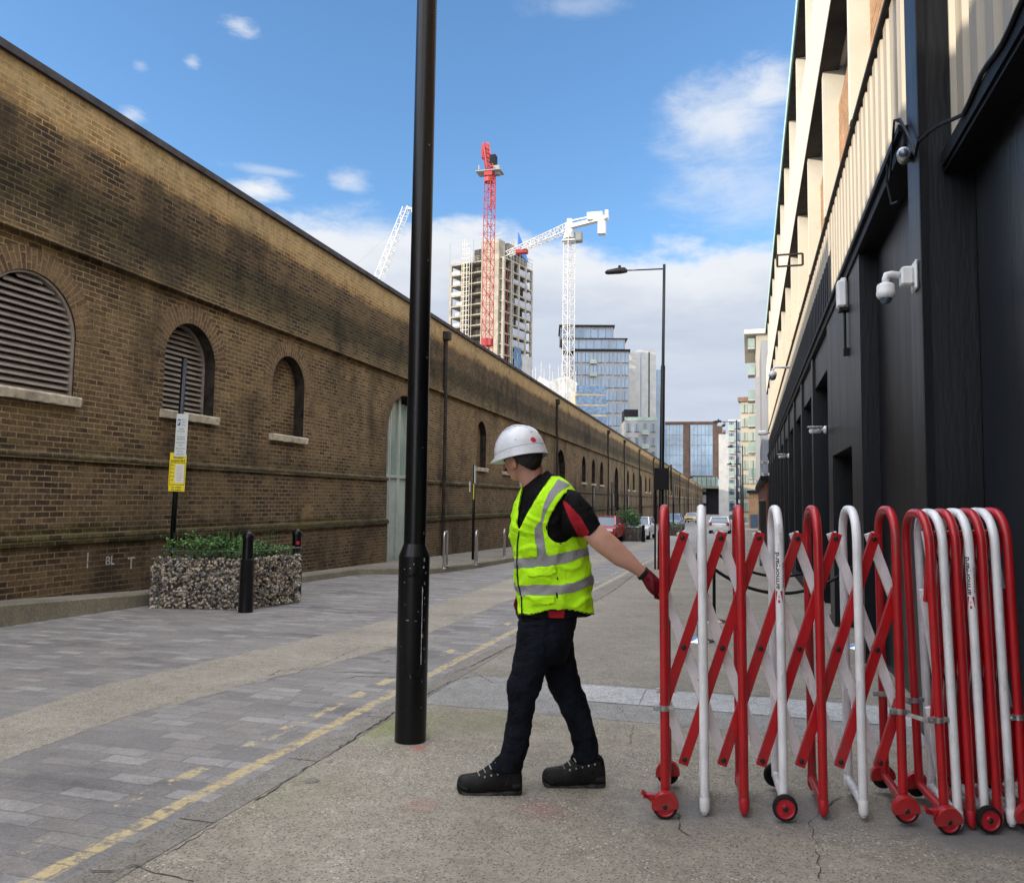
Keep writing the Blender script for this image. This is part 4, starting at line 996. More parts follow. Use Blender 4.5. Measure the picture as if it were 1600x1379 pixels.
# ================================================================== GABION PLANTER
def gabion(name, corners, hgt, cage_h, label, nst, seed, plants=True, leafh=.30, group=None, nleaf=3600, shrub=False):
    A = [Vector((c.x, c.y, 0)) for c in corners]; cen = sum(A, Vector()) / len(A); g = min(G(a.y) for a in A) + .0
    t = thing(name, label, 'planter', (cen.x, cen.y, g), group=group)
    rng = random.Random(seed)
    Z = Vector((0, 0, 1))
    inn = [cen + (a - cen) * .88 for a in A]
    m_ = MB(); m_.prism([a + Z * (g + .02) for a in inn], (0, 0, hgt - .06)); m_.build('soil_liner', M['soil'], t)
    m_ = MB()
    for i in range(len(A)):
        a, b_ = A[i], A[(i + 1) % len(A)]; L = (b_ - a).length; dirv = (b_ - a) / L; inw = (cen - (a + b_) / 2); inw = (inw - dirv * inw.dot(dirv)).normalized()
        k_ = int(nst * L)
        for _ in range(k_):
            r = rng.uniform(.016, .032); c = a + dirv * rng.uniform(.01, L - .01) + inw * rng.uniform(.02, .06) + Z * (g + rng.uniform(.02, hgt))
            Mr = Matrix.Rotation(rng.uniform(0, 6.3), 3, 'Z') @ Matrix.Rotation(rng.uniform(-.9, .9), 3, 'X') @ Matrix.Rotation(rng.uniform(0, 6), 3, 'Y')
            m_.ball(c, (r, r * rng.uniform(.55, .95), r * rng.uniform(.5, .85)), 5, Mr, mi=rng.choice((0, 0, 0, 1, 1, 2, 2, 3)))
    o = m_.build('pebble_fill', [M['peb0'], M['peb1'], M['peb2'], M['peb3']], t, True); o['kind'] = 'stuff'
    m_ = MB(); rw = .0028
    for i in range(len(A)):
        a, b_ = A[i], A[(i + 1) % len(A)]; L = (b_ - a).length; n_ = int(L / .05)
        for k in range(n_ + 1):
            q_ = a.lerp(b_, k / n_); m_.cyl(q_ + Z * g, q_ + Z * (g + cage_h), rw * .7, n=4)
        for z in [.03, .26, .50, .70, cage_h]: m_.tube([a + Z * (g + min(z, cage_h)), b_ + Z * (g + min(z, cage_h))], rw * 1.5, 4)
    m_.build('wire_cage', M['galv_d'], t)
    if plants:
        m_ = MB()
        for _ in range(nleaf):
            i = rng.randrange(len(A)); u_, v_ = rng.random(), rng.random(); 
            if u_ + v_ > 1: u_, v_ = 1 - u_, 1 - v_
            a, b_ = A[i], A[(i + 1) % len(A)]; q_ = cen + (a - cen) * u_ * .9 + (b_ - cen) * v_ * .9
            hh_ = leafh * (1.15 - .5 * min(1, max(0, (q_ - A[0]).dot((A[1] - A[0]).normalized()) / (A[2] - A[0]).length))) * (.55 + .6 * noise.noise(q_ * 3) + .3) * (1 - .35 * max(u_, v_))
            z = g + hgt - .05 + rng.random() ** .6 * hh_
            s_ = rng.uniform(.015, .035) * (2.2 if shrub else 1); a_ = rng.uniform(0, 6.3); ti = rng.uniform(-.9, .9)
            Mr = Matrix.Rotation(a_, 3, 'Z') @ Matrix.Rotation(ti, 3, 'X'); c = Vector((q_.x, q_.y, z))
            m_.add([c + Mr @ Vector(p_) * s_ for p_ in ((0, -1, 0), (.55, 0, .12), (0, 1, 0), (-.55, 0, .12))], [(0, 1, 2, 3)], rng.choice((0, 0, 1, 2)))
        for _ in range(160):
            u_ = rng.random(); i = rng.randrange(len(A)); q_ = cen + (A[i] - cen) * rng.random() * .85
            m_.tube([Vector((q_.x, q_.y, g + hgt - .1)), Vector((q_.x + rng.uniform(-.04, .04), q_.y + rng.uniform(-.04, .04), g + hgt + leafh * rng.uniform(.3, .9)))], .0025, 3, mi=1)
        m_.build('plants', [M['leaf0'], M['leaf1'], M['leaf2']], t)
    return t
M['peb0'] = mk('grey_pebble', (.34, .295, .24), .7, var=.5, sc_=9); M['peb1'] = mk('buff_pebble', (.42, .34, .25), .7, var=.5, sc_=9)
M['peb2'] = mk('dark_pebble', (.10, .095, .09), .7, var=.5, sc_=9); M['peb3'] = mk('pale_pebble', (.46, .43, .39), .7, var=.3, sc_=9)
M['soil'] = mk('dusty_gravel', (.07, .06, .048), .95, var=.4, sc_=20)
M['galv_d'] = mk('dull_wire', (.12, .12, .115), .6, .6, var=.4)
M['leaf0'] = mk('fresh_leaf', (.085, .20, .04), .6, var=.35, sc_=8); M['leaf1'] = mk('mid_leaf', (.055, .14, .028), .6, var=.35, sc_=8); M['leaf2'] = mk('dark_leaf', (.02, .06, .012), .6, var=.35, sc_=8)
cA, cB, cC = ong(231, 950), ong(384, 953), ong(470, 941)
gabion('gabion_planter', [cA, cB, cC, cA + (cC - cB)], .72, .82, 'low wire caged planter filled with grey pebbles and fresh green herbs by the left kerb', 900, 3, leafh=.40)
fA = W(978, 845, 33); fA = Vector((-6.9, 38.6, 0))
gabion('gabion_planter', [Vector((-6.9, 41.6, 0)), Vector((-5.7, 41.6, 0)), Vector((-5.7, 44.5, 0)), Vector((-6.9, 44.5, 0))] if 0 else [Vector((-6.5, 47.5, 0)), Vector((-5.0, 47.5, 0)), Vector((-5.0, 50, 0)), Vector((-6.5, 50, 0))], .85, .9, 'distant stone filled planter with a bushy dark green shrub between red and white parked cars', 90, 5, leafh=1.25, nleaf=3400, shrub=True)
for i, P_ in enumerate(((-4.7, 47.2), (-7.6, 39.2), (-6.7, 39.0), (-4.2, 60.0))):
    bollard(0, 0, ('black bollard at the near corner of the distant shrub planter', 'left of two small bollards in front of the red car', 'right of two small bollards in front of the red car', 'lone dark bollard beyond the parked white car')[i], 1.0, 1.2, P=Vector((*P_, 0)))
gabion('gabion_planter', [Vector((-4.9, 64, 0)), Vector((-3.4, 64, 0)), Vector((-3.4, 67, 0)), Vector((-4.9, 67, 0))], .8, .9, 'furthest small planter in front of the dark blue car', 60, 8, leafh=.3, nleaf=500, shrub=True)
# ================================================================== EXPANDING BARRIERS
import bmesh
MB0 = MB
def gate(P0, ang, s, first, name, label, tilt, wheels, letter_hoop, shear=.19, FACE=-.286):
    class MB(MB0):
        def build(q, *a, **k):
            for v in q.v: v.x += v.y * shear
            return MB0.build(q, *a, **k)
    p = Vector((P0[0], P0[1], 0)); g = G(p.y) + .016
    t = thing(name, label, 'barrier', (p.x, p.y, g), rz=ang, tilt=0, group='red and white expanding barriers')
    if tilt: t.matrix_basis = Matrix.Translation((p.x, p.y, g)) @ Matrix.Rotation(ang, 4, 'Z') @ Matrix.Rotation(rad(tilt), 4, 'Y')
    N = 7; H_ = 1.405; D = .34; r = .0215; RC = .135
    cols = ['red', 'white'] * 4 if first == 'red' else ['white', 'red'] * 4
    for k in range(N):
        x = k * s; c = cols[k]; wh = k in wheels
        zb = .062 if wh else .045
        path = [(x, 0, zb)]
        for q in fr(.1, H_ - RC - .02, .25): path.append((x, 0, q))
        for i in range(9):
            a = PI / 2 * i / 8; path.append((x, RC - RC * math.cos(a), H_ - RC - r + RC * math.sin(a)))
        for i in range(9):
            a = PI / 2 * i / 8; path.append((x, D - RC + RC * math.sin(a), H_ - RC - r + RC * math.cos(a)))
        for q in fr(H_ - RC - .03, .1, .25): path.append((x, D, q))
        path.append((x, D, zb))
        m_ = MB(); m_.tube(path, r, 16); m_.tube([(x, -.0, zb + .012), (x, D, zb + .012)], r * .95, 14)
        if not wh:
            for yy_ in (0, D):
                m_.lathe((x, yy_, zb), [(r, .0), (r * 1.02, -.001), (r * .98, -.02), (r * .55, -.042), (.001, -.045)], 16)
        h = m_.build('hoop', M[c], t, False); smooth_angle(h, 35)
        if not wh:
            m_ = MB()
            for yy_ in (0, D): m_.lathe((x, yy_, zb + .035), [(r * 1.02, 0), (r * 1.10, -.004), (r * 1.10, -.045), (r * .95, -.062), (r * .5, -.072), (.001, -.073)], 16)
            smooth_angle(m_.build('foot_cap', M['wplastic' if c == 'white' else 'redpl'], h), 30)
        if wh:
            for yy_, sg in ((-.047, -1), (D + .047, 1)):
                R_ = .056
                zc = R_
                m_ = MB(); ax = (0, sg, 0)
                m_.lathe((x, yy_ - sg * .018, zc), [(R_ - .014, 0), (R_ - .003, .002), (R_, .008), (R_, .028), (R_ - .003, .034), (R_ - .014, .036), (R_ - .014, .0)], 36, ax=ax)
                w = smooth_angle(m_.build('wheel', M['rubber'], h), 30)
                m_ = MB(); m_.lathe((x, yy_ - sg * .016, zc), [(.001, .0), (R_ - .012, 0), (R_ - .012, .034), (R_ - .016, .032), (R_ - .020, .028), (.018, .028), (.014, .034), (.001, .034)], 30, ax=ax)
                for i in range(5):
                    a = 2 * PI * i / 5 + .3; e = Vector((math.cos(a), 0, math.sin(a)))
                    m_.bar(Vector((x, yy_ + sg * .0125, zc)) + e * .012, Vector((x, yy_ + sg * .0125, zc)) + e * (R_ - .014), .004, .004, up=(0, 1, 0))
                smooth_angle(m_.build('rim', M['redpl'], h), 30)
                m_ = MB(); m_.lathe((x, yy_ + sg * .016, zc), [(.001, 0), (.012, 0), (.012, .006), (.008, .009), (.001, .009)], 12, ax=ax); m_.build('axle_bolt', M['bolt'], h)
                if c == 'red':
                    m_ = MB(); Rf = R_ + .005; na = 22; y0_, y1_ = yy_ - sg * .02, yy_ + sg * .0225
                    a0, a1 = rad(-8), rad(196)
                    arc = [(x + Rf * math.cos(a0 + (a1 - a0) * i / na), zc + Rf * math.sin(a0 + (a1 - a0) * i / na)) for i in range(na + 1)]
                    if k == 0 and yy_ < 0: pass
                    m_.loft([[Vector((u, y0_, v)) for u, v in arc], [Vector((u, y1_ - sg * .006, v)) for u, v in arc], [Vector((x + (u - x) * .95, y1_, zc + (v - zc) * .95)) for u, v in arc]], caps=True)
                    if k == 0 and yy_ < 0:
                        m_.box((x - .098, yy_ - .016, zc + .035), (x - .05, yy_ + .012, zc + .052)); m_.bar((x - .105, yy_ - .002, zc + .062), (x - .06, yy_ - .002, zc + .025), .028, .012)
                        m_.cyl((x - .055, yy_ - .024, zc + .022), (x - .055, yy_ - .02, zc + .022), .006, n=10); m_.cyl((x - .04, yy_ - .024, zc + .036), (x - .04, yy_ - .02, zc + .036), .004, n=10)
                    smooth_angle(m_.build('wheel_guard', M['red'], h), 35)
        if k == letter_hoop:
            # lettering runs up the leg, wrapped round the tube
            def wrap(name, s_, size, zc, ac, mat, parent=h, raw=None):
                vs, fs = raw or text_mesh(s_, size)
                m_ = MB(); R2 = r + .0007; out = []
                bm = bmesh.new(); bv = [bm.verts.new((v.x, v.y, 0)) for v in vs]
                for f in fs:
                    try: bm.faces.new([bv[i] for i in f])
                    except Exception: pass
                bmesh.ops.triangulate(bm, faces=bm.faces[:])
                for _ in range(4):
                    le = [e for e in bm.edges if abs(e.verts[0].co.y - e.verts[1].co.y) > .0028]
                    if not le: break
                    bmesh.ops.subdivide_edges(bm, edges=le, cuts=1); bmesh.ops.triangulate(bm, faces=bm.faces[:])
                bm.verts.index_update(); vs = [v.co.copy() for v in bm.verts]; fs = [tuple(v.index for v in f.verts) for f in bm.faces]; bm.free()
                for v in vs:
                    a = ac + v.y / R2; out.append((x + math.sin(a) * R2, -math.cos(a) * R2, zc + v.x))
                # text up the leg: reading direction +z, glyph top to the left
                out = [(x - (o_[0] - x) if False else o_[0], o_[1], o_[2]) for o_ in out]
                m_.add(out, fs); return m_.build(name, M[mat], parent)
            def flip(vf): return ([Vector((v.x, -v.y, 0)) for v in vf[0]], [tuple(reversed(f)) for f in vf[1]])
            ph = FACE
            tm = flip(text_mesh('armorgard', .0335)); wd = max(v.x for v in tm[0]) - min(v.x for v in tm[0])
            k_ = .168 / wd; tm = ([Vector((v.x * k_, v.y, 0)) for v in tm[0]], tm[1])
            wrap('brand_lettering', '', 0, 1.105, ph + .06, 'ink', raw=tm)
            tm = flip(text_mesh('instagate', .0155)); wd = max(v.x for v in tm[0]) - min(v.x for v in tm[0]); k_ = .115 / wd; tm = ([Vector((v.x * k_, v.y, 0)) for v in tm[0]], tm[1])
            wrap('gate_lettering', '', 0, 1.085, ph + 1.12, 'inkred', raw=tm)
            # the A emblem: red square with a white A cut out, built as its red pieces
            q = .0265
            pcs = [[(-q, -q), (-q, q * .0 - q * .55), (q * .9, -q * .25), (q, -q * .45), (q, -q)] if 0 else [(-q, -q), (-q * .15, -q), (-q, -q * .45)]]
            pcs = [[(-q, -q), (q * .95, -q), (q * .95, -q * .72), (-q, -q * .95)][:3], [(-q, -.3 * q), (-q, .3 * q), (-.45 * q, .17 * q), (-.45 * q, -.17 * q)], [(-.2 * q, -.14 * q), (-.2 * q, .14 * q), (.35 * q, 0), (.35 * q, 0)][:3], [(-q, q), (-q, .95 * q), (q * .95, .72 * q), (q * .95, q)]]
            pcs = [[(-q, -q * .98), (q, -q * .98), (q, -q * .34)], [(-q, -.34 * q), (-.5 * q, -.22 * q), (-.5 * q, .22 * q), (-q, .34 * q)], [(-.12 * q, -.16 * q), (.42 * q, 0), (-.12 * q, .16 * q)], [(-q, q * .98), (q, q * .34), (q, q * .98)]]
            vs = []; fs = []
            for pc in pcs:
                fine = []
                for a, b_ in zip(pc, pc[1:] + pc[:1]):
                    for i in range(4): fine.append((a[0] + (b_[0] - a[0]) * i / 4, a[1] + (b_[1] - a[1]) * i / 4))
                n0 = len(vs); cxx = sum(a for a, b_ in fine) / len(fine); cyy = sum(b_ for a, b_ in fine) / len(fine)
                vs += [Vector((a, b_ * .66, 0)) for a, b_ in fine] + [Vector((cxx, cyy * .66, 0))]
                fs += [(n0 + i, n0 + (i + 1) % len(fine), n0 + len(fine)) for i in range(len(fine))]
            wrap('emblem', '', 0, .985, ph - .06, 'inkred', raw=(vs, fs))
    # trellis
    Lh = .539; zm = .742; hh = math.sqrt(Lh ** 2 - s ** 2)
    yr, yw = .046, .112; w = .046
    for lay, yy_, mt, sg in (('red', yr, 'red', 1), ('white', yw, 'white', -1)):
        for j in range(-1, N):
            cx = (j + .5) * s; a = [cx - sg * s, zm - hh]; b_ = [cx + sg * s, zm + hh]
            dx, dz = b_[0] - a[0], b_[1] - a[1]
            lo, hi = 0.0, 1.0
            for bound, sgn_ in ((0, -1), ((N - 1) * s, 1)):
                fa = (bound - a[0]) / dx
                if sgn_ < 0: 
                    if dx > 0: lo = max(lo, fa)
                    else: hi = min(hi, fa)
                else:
                    if dx > 0: hi = min(hi, fa)
                    else: lo = max(lo, fa)
            if hi - lo < .1: continue
            cl0, cl1 = lo > 0.001, hi < .999
            A_ = Vector((a[0] + dx * lo, yy_, a[1] + dz * lo)); B_ = Vector((a[0] + dx * hi, yy_, a[1] + dz * hi)); d = (B_ - A_).normalized()
            m_ = MB(); m_.bar(A_ - d * .026, B_ + d * .026, .026, w, up=(0, 0, 1) if 0 else (1, 0, 0))
            o = m_.build('trellis_bar', M[mt], t); add_mod(o, 'BEVEL', width=.0025, segments=2)
            if lay == 'red':
                m_ = MB()
                for f in (0, .5, 1):
                    if lo - .01 <= f <= hi + .01:
                        q_ = Vector((a[0] + dx * f, yy_ - .013, a[1] + dz * f)); m_.lathe(q_, [(.012, 0), (.012, .004), (.009, .008), (.001, .009)], 12, ax=(0, -1, 0))
                m_.build('pivot_bolts', M['bolt'], o)
            else:
                m_ = MB()
                for f in (.25, .75):
                    if lo - .01 <= f <= hi + .01:
                        q_ = Vector((a[0] + dx * f, yy_ - .013, a[1] + dz * f)); m_.lathe(q_, [(.010, 0), (.010, .005), (.006, .009), (.001, .009)], 12, ax=(0, -1, 0))
                m_.build('pivot_rivets', M['white'], o)
    # galvanised clamps on the end legs
    for x in (0, (N - 1) * s):
        for yy_ in (0, D):
            m_ = MB(); z = .475
            m_.lathe((x, yy_, z), [(r + .001, -.012), (r + .004, -.012), (r + .004, .012), (r + .001, .012)], 16)
            m_.cbox((x + (-.035), yy_ - .008, z), (.016, .012, .011)); m_.cyl((x - .038, yy_ - .028, z), (x - .038, yy_ + .02, z), .0045, n=8)
            m_.cbox((x + .03, yy_ - .006, z), (.012, .008, .009))
            m_.build('clamp', M['galv'], t)
    return t
pa, pb = Vector((-.275, 3.80, 0)), Vector((.765, 4.045, 0))
dv = pb - pa
g1 = gate(pa, math.atan2(dv.y, dv.x), dv.length / 6, 'red', 'expanding_barrier', 'opened red and white trellis barrier on wheels being pulled out by the worker', -.45, (0, 3, 6), 3)
pc, pd = Vector((.925, 4.005, 0)), Vector((1.272, 4.115, 0))
dv = pd - pc
g2 = gate(pc, math.atan2(dv.y, dv.x), dv.length / 6, 'red', 'expanding_barrier', 'closed up barrier section with hoops packed tightly together against the black wall', -1.9, (0, 3, 6), 3, .235, -.557)
# clamp links between the two sections
m_ = MB()
for yo in (0, .34):
    m_.bar(pb + Vector((.02 - yo * .23, yo, .48)), pc + Vector((-.03 - yo * .23, yo, .465)), .006, .018)
z_ = G(4) + .016
m_ = MB()
for yo in (0, .335):
    m_.bar(pb + Vector((.015, yo, z_ + .478)), pc + Vector((-.055 , yo, z_ + .46)), .005, .018)
m_.build('link_straps', M['galv'], tagd=dict(label='two galvanised straps joining the opened barrier to the folded one', category='strap', loc=(pb.x, pb.y, z_ + .47)))

# ================================================================== ROPE STANCHIONS AND BOARD BEHIND
def stan(px, pyb, label, h=.98, plain=False):
    p = ong(px, pyb); g = G(p.y) + .014
    t = thing('rope_stanchion', label, 'stanchion', (p.x, p.y, g), group='rope stanchions')
    m_ = MB(); m_.lathe((p.x, p.y, g), [(.17, 0), (.17, .012), (.15, .022), (.06, .045), (.025, .06), (.001, .06)], 28); smooth_angle(m_.build('base', M['chrome'], t), 30)
    m_ = MB(); m_.lathe((p.x, p.y, g), [(.021, .05), (.021, h - .08), (.028, h - .08), (.028, h - .02), (.02, h), (.001, h)], 14); smooth_angle(m_.build('post', M['blackiron'], t), 30)
    return Vector((p.x, p.y, g + h - .05))
M['chrome'] = mk('polished_steel', (.75, .76, .78), .12, 1.0, var=.05)
s1 = stan(1092, 1004, 'nearest rope stanchion with a polished base seen between the first barrier hoops')
s2 = stan(1116, 973, 'second rope stanchion just behind the nearest one')
s3 = stan(1342, 1014, 'rope stanchion with a polished base close to the black frontage', .95)
s4 = s3 + Vector((.05, 1.9, -.04))
def rope(a, b_, sag, label):
    m_ = MB(); pts = [a.lerp(b_, i / 24) + Vector((0, 0, -sag * 4 * (i / 24) * (1 - i / 24))) for i in range(25)]
    m_.tube(pts, .018, 10); o = m_.build('black_rope', M['blackiron'], smooth=True, tagd=dict(label=label, category='rope', loc=a, group='sagging black ropes'))
rope(s1, s3, .36, 'lower black rope sagging between the polished stanchions')
rope(s2, s4, .30, 'upper black rope sagging behind the lower one')
p = W(1191, 840, 24); gz = G(p.y)
m_ = MB(); a = W(1186.5, 850, 24); b_ = W(1197.5, 850, 25.5); zt = W(1190, 782, 24).z
a.z = b_.z = gz; m_.bar(a + Vector((0, 0, 0)), Vector((b_.x, b_.y, gz)), .04, .01)
m_ = MB(); m_.prism([a, b_, b_ + Vector((0, .05, 0)), a + Vector((0, .05, 0))], (0, 0, zt - gz)); m_.build('white_board', M['wplastic'], tagd=dict(label='tall plain pale board standing by the red brick house on the right pavement', category='board', loc=(a.x, a.y, gz)))

# ================================================================== CARS
def car(loc, rz, paint, label, kind='hatch', sx=1.0):
    t = thing('parked_car', label, 'car', (loc[0], loc[1], G(loc[1])), rz=rz, group='cars along the street')
    Wd, Ln, Hh = 1.80 * sx, 4.2 * sx, 1.48 * sx
    k = Hh
    prof = [(-Ln/2, .30), (-Ln/2 - .0, .62), (-Ln/2 + .10, .86), (-Ln/2 + .95, .98), (Ln/2 - .55, 1.0), (Ln/2 - .04, .92), (Ln/2, .55), (Ln/2 - .05, .28)]
    m_ = MB(); rings = []
    for xs, ins, zz in ((-1, .0, 0), (-.94, 0, .0), (-.80, 0, 0), (0, 0, 0), (.80, 0, 0), (.94, 0, 0), (1, 0, 0)):
        f = 1 - abs(xs) ** 6 * .06
        rings.append([Vector((xs * Wd / 2, y * f, .28 + (z * sx - .28) * (1 - .05 * abs(xs) ** 6))) for y, z in prof])
    m_.loft(rings); o = m_.build('body', M[paint], t); smooth_angle(o, 30); add_mod(o, 'BEVEL', width=.05, segments=2, limit_method='ANGLE', angle_limit=rad(50))
    cab = [(-Ln/2 + .95, .97), (-Ln/2 + 1.75, Hh - .04), (-Ln/2 + 2.3, Hh), (Ln/2 - .95, Hh - .03), (Ln/2 - .22, 1.0)]
    m_ = MB(); m_.loft([[Vector((xs * Wd / 2 * (.92 if z < 1.05 else .74), y, z)) for y, z in cab] for xs in (-1, 1)]); m_.build('windows', M['glass'], t)
    m_ = MB(); m_.loft([[Vector((xs * Wd / 2 * .75, y, z + .012)) for y, z in ((-Ln/2 + 1.7, Hh - .06), (-Ln/2 + 2.3, Hh), (Ln/2 - .95, Hh - .03), (Ln/2 - .85, Hh - .06))] for xs in (-1, 1)])
    for xs in (-1, 1):
        for ya, yb in ((-Ln/2 + .95, -Ln/2 + 1.72), (Ln/2 - .28, Ln/2 - .9)):
            m_.bar((xs * Wd / 2 * .925, ya, .99), (xs * Wd / 2 * .75, yb, Hh - .02), .07, .05)
        m_.bar((xs * Wd / 2 * .93, .25, 1.0), (xs * Wd / 2 * .75, .2, Hh - .02), .07, .04)
    m_.build('roof', M[paint], t)
    for xs in (-1, 1):
        for y in (-Ln/2 + .75, Ln/2 - .75):
            m_ = MB(); m_.lathe((xs * (Wd/2 - .19), y, .31), [(.2, 0), (.30, .0), (.31, .02), (.31, .18), (.29, .2), (.2, .2)], 22, ax=(xs, 0, 0)); w = m_.build('wheel', M['rubber'], t)
            m_ = MB(); m_.lathe((xs * (Wd/2 - .19), y, .31), [(.001, .17), (.06, .19), (.2, .18), (.2, .1)], 14, ax=(xs, 0, 0)); m_.build('rim', M['galv'], w)
        m_ = MB(); m_.bbox((xs * (Wd/2 - .24), -Ln/2 + .02, .72), (.18, .06, .07), .03); m_.build('headlight', M['wplastic'], t)
        m_ = MB(); m_.bbox((xs * (Wd/2 - .16), Ln/2 - .02, .84), (.13, .05, .10), .03); m_.build('taillight', M['redpl'], t)
        m_ = MB(); m_.bbox((xs * (Wd/2 + .09), -Ln/2 + 1.35, 1.0), (.09, .05, .07), .03); m_.build('mirror', M[paint], t)
    m_ = MB(); m_.box((-.26, -Ln/2 - .02, .38), (.26, -Ln/2 + .01, .49)); m_.box((-.26, Ln/2 - .01, .55), (.26, Ln/2 + .025, .66)); m_.build('number_plate', M['paper'], t)
    m_ = MB(); m_.box((-.45, -Ln/2 - .012, .52), (.45, -Ln/2 + .02, .66)); m_.box((-.6, -Ln/2 - .014, .30), (.6, -Ln/2 + .02, .36)); m_.build('grille', M['rubber'], t)
    return t
for nm, c in (('car_red', (.40, .012, .012)), ('car_white', (.62, .62, .62)), ('car_blue', (.015, .04, .12)), ('car_cyan', (.03, .16, .35)), ('car_cream', (.55, .40, .16)), ('car_maroon', (.30, .05, .03))):
    M[nm] = mk(nm + '_paint', c, .22, .0, var=.05, coat=.6)
car((-6.75, 45.6), rad(-2), 'car_red', 'glossy red car facing us behind two small bollards on the left')
car((-5.7, 54.5), rad(-3), 'car_white', 'white car parked just behind the shrub planter on the left')
car((-5.1, 80), rad(-4), 'car_blue', 'dark blue car facing us in the line of cars on the left', sx=1.05)
car((-6.4, 104), rad(-3), 'car_cyan', 'bright blue car parked behind the dark blue one on the left')
car((-5.0, 124), rad(-8), 'car_cream', 'yellow car in the far line of cars on the left')
car((-5.0, 140), rad(-8), 'car_maroon', 'furthest small orange red car at the end of the line')
car((-.55, 74.5), rad(178), 'car_white', 'white hatchback seen from behind driving away in the carriageway', sx=1.0)
# ================================================================== WORKER
VW = -FH     # towards the viewer
RV = Vector((math.cos(YAW), math.sin(YAW), 0)); ZV = Vector((0, 0, 1))
def sring(pL, pR, d, hd, n=28, e=2.2, dd=0.0):
    "super-elliptic ring spanning two photo points at distance d, half depth hd"
    L = W(pL[0], pL[1], d); R_ = W(pR[0], pR[1], d); c = (L + R_) / 2 + FH * dd; a = (R_ - L) / 2; b_ = FH * hd; out = []
    for j in range(n):
        t = 2 * PI * j / n; ct, st = math.cos(t), math.sin(t)
        out.append(c + a * (abs(ct) ** (2 / e) * (1 if ct > 0 else -1)) + b_ * (abs(st) ** (2 / e) * (1 if st > 0 else -1)))
    return out
def interp_rows(rows, n):
    "catmull-rom through numeric tuples, n samples per span"
    out = []
    for i in range(len(rows) - 1):
        p0, p1, p2, p3 = rows[max(i-1, 0)], rows[i], rows[i+1], rows[min(i+2, len(rows)-1)]
        for k in range(n):
            t = k / n; out.append(tuple(.5 * (2*b + (c-a)*t + (2*a-5*b+4*c-d)*t*t + (3*b-a-3*c+d)*t**3) for a, b, c, d in zip(p0, p1, p2, p3)))
    out.append(rows[-1]); return out
def organic(m_, name, mat, parent, vox, sm=6, disp=None):
    o = m_.build(name, mat, parent)
    add_mod(o, 'REMESH', mode='VOXEL', voxel_size=vox, use_smooth_shade=True)
    add_mod(o, 'SMOOTH', factor=.5, iterations=sm)
    if disp:
        tx = bpy.data.textures.new(name + '_t', 'CLOUDS'); tx.noise_scale = disp[1]; tx.noise_depth = 2
        add_mod(o, 'DISPLACE', texture=tx, strength=disp[0], mid_level=.5, texture_coords='LOCAL')
    return o
def limb(m_, rows, n=4, nn=20, e=2.0, mi=0):
    "rows: xl,yl,xr,yr,dist,hd"
    m_.loft([sring((r[0], r[1]), (r[2], r[3]), r[4], r[5], nn, e) for r in interp_rows(rows, n)], mi=mi)
DP = 4.05
fp = W(830, 1236, DP); fp.z = G(fp.y) + .014
man = thing('person', 'worker in white helmet and yellow vest stepping left while pulling the barrier and looking back', 'person', fp)
def skin_mat():
    n = NT('skin'); v = n.obj()
    c = n.ramp(n.noise(v, 9, 4, .6), [(.3, (.40, .20, .14)), (.7, (.52, .29, .21))])
    n.b.inputs['Subsurface Weight'].default_value = .12; n.b.inputs['Subsurface Radius'].default_value = (.02, .008, .004); n.b.inputs['Subsurface Scale'].default_value = .5
    c = n.mix(n.math('MULTIPLY', n.step(n.noise(v, 38, 6, .75), .50, .68), .35), c, (.50, .21, .16)); c = n.mix(n.math('MULTIPLY', n.step(n.noise(v, 170, 3, .7), .62, .70), .3), c, (.22, .10, .06))
    n.bump(n.noise(v, 140, 3), .2, .002); return n.fin(c, .55)
def cloth(name, c, rough=.85, fold=.5, var=.15, weave=True, fsc=14):
    n = NT(name); v = n.obj()
    col = n.ramp(n.noise(v, 7, 4, .6), [(.3, tuple(x * (1 - var) for x in c)), (.7, tuple(min(1, x * (1 + var)) for x in c))])
    rd_ = n.math('ABSOLUTE', n.math('SUBTRACT', n.noise(n.vmul(v, (1, 1, 1.3)), fsc, 3, .55, dist=1.0), .5))
    h = n.math('MULTIPLY', n.math('SUBTRACT', .5, rd_), fold * 2.0)
    h = n.math('ADD', h, n.math('MULTIPLY', n.noise(v, 500, 2), .04))
    n.bump(h, .7, .02); n.b.inputs['Sheen Weight'].default_value = 0
    return n.fin(col, rough, 0.0, .12)
M['skin'] = skin_mat(); M['hair'] = mk('dark_hair', (.012, .008, .006), .6, var=.4, sc_=60, bump=.6, bsc=140)
M['denim'] = cloth('black_denim', (.0058, .0075, .0125), .85, .8, .75, fsc=16); M['polo'] = cloth('black_polo', (.0035, .0035, .004), .8, .6, .2, fsc=12)
M['polored'] = cloth('red_polo_panel', (.26, .012, .02), .8, .5); M['vest'] = cloth('hi_vis_yellow', (.47, .90, .015), .75, .55, .05, fsc=9)
M['vest'].node_tree.nodes['Principled BSDF'].inputs['Sheen Weight'].default_value = 0
M['band'] = cloth('reflective_band', (.27, .27, .28), .5, .4, .08, fsc=11); M['piping'] = cloth('black_piping', (.012, .012, .012), .8, .1)
M['helmet'] = mk('white_helmet_shell', (.60, .62, .66), .30, var=.05, sc_=10, coat=.3, dirt=.08); M['glove'] = cloth('maroon_glove', (.13, .012, .018), .85, .5, .3, fsc=40)
M['leather'] = mk('black_boot_leather', (.0045, .004, .004), .55, var=.6, bump=.7, bsc=60, dirt=.2, sc_=20, spec=.25); M['sole'] = mk('dusty_boot_sole', (.030, .029, .027), .8, var=.7, sc_=15, bump=.4, spec=.15)
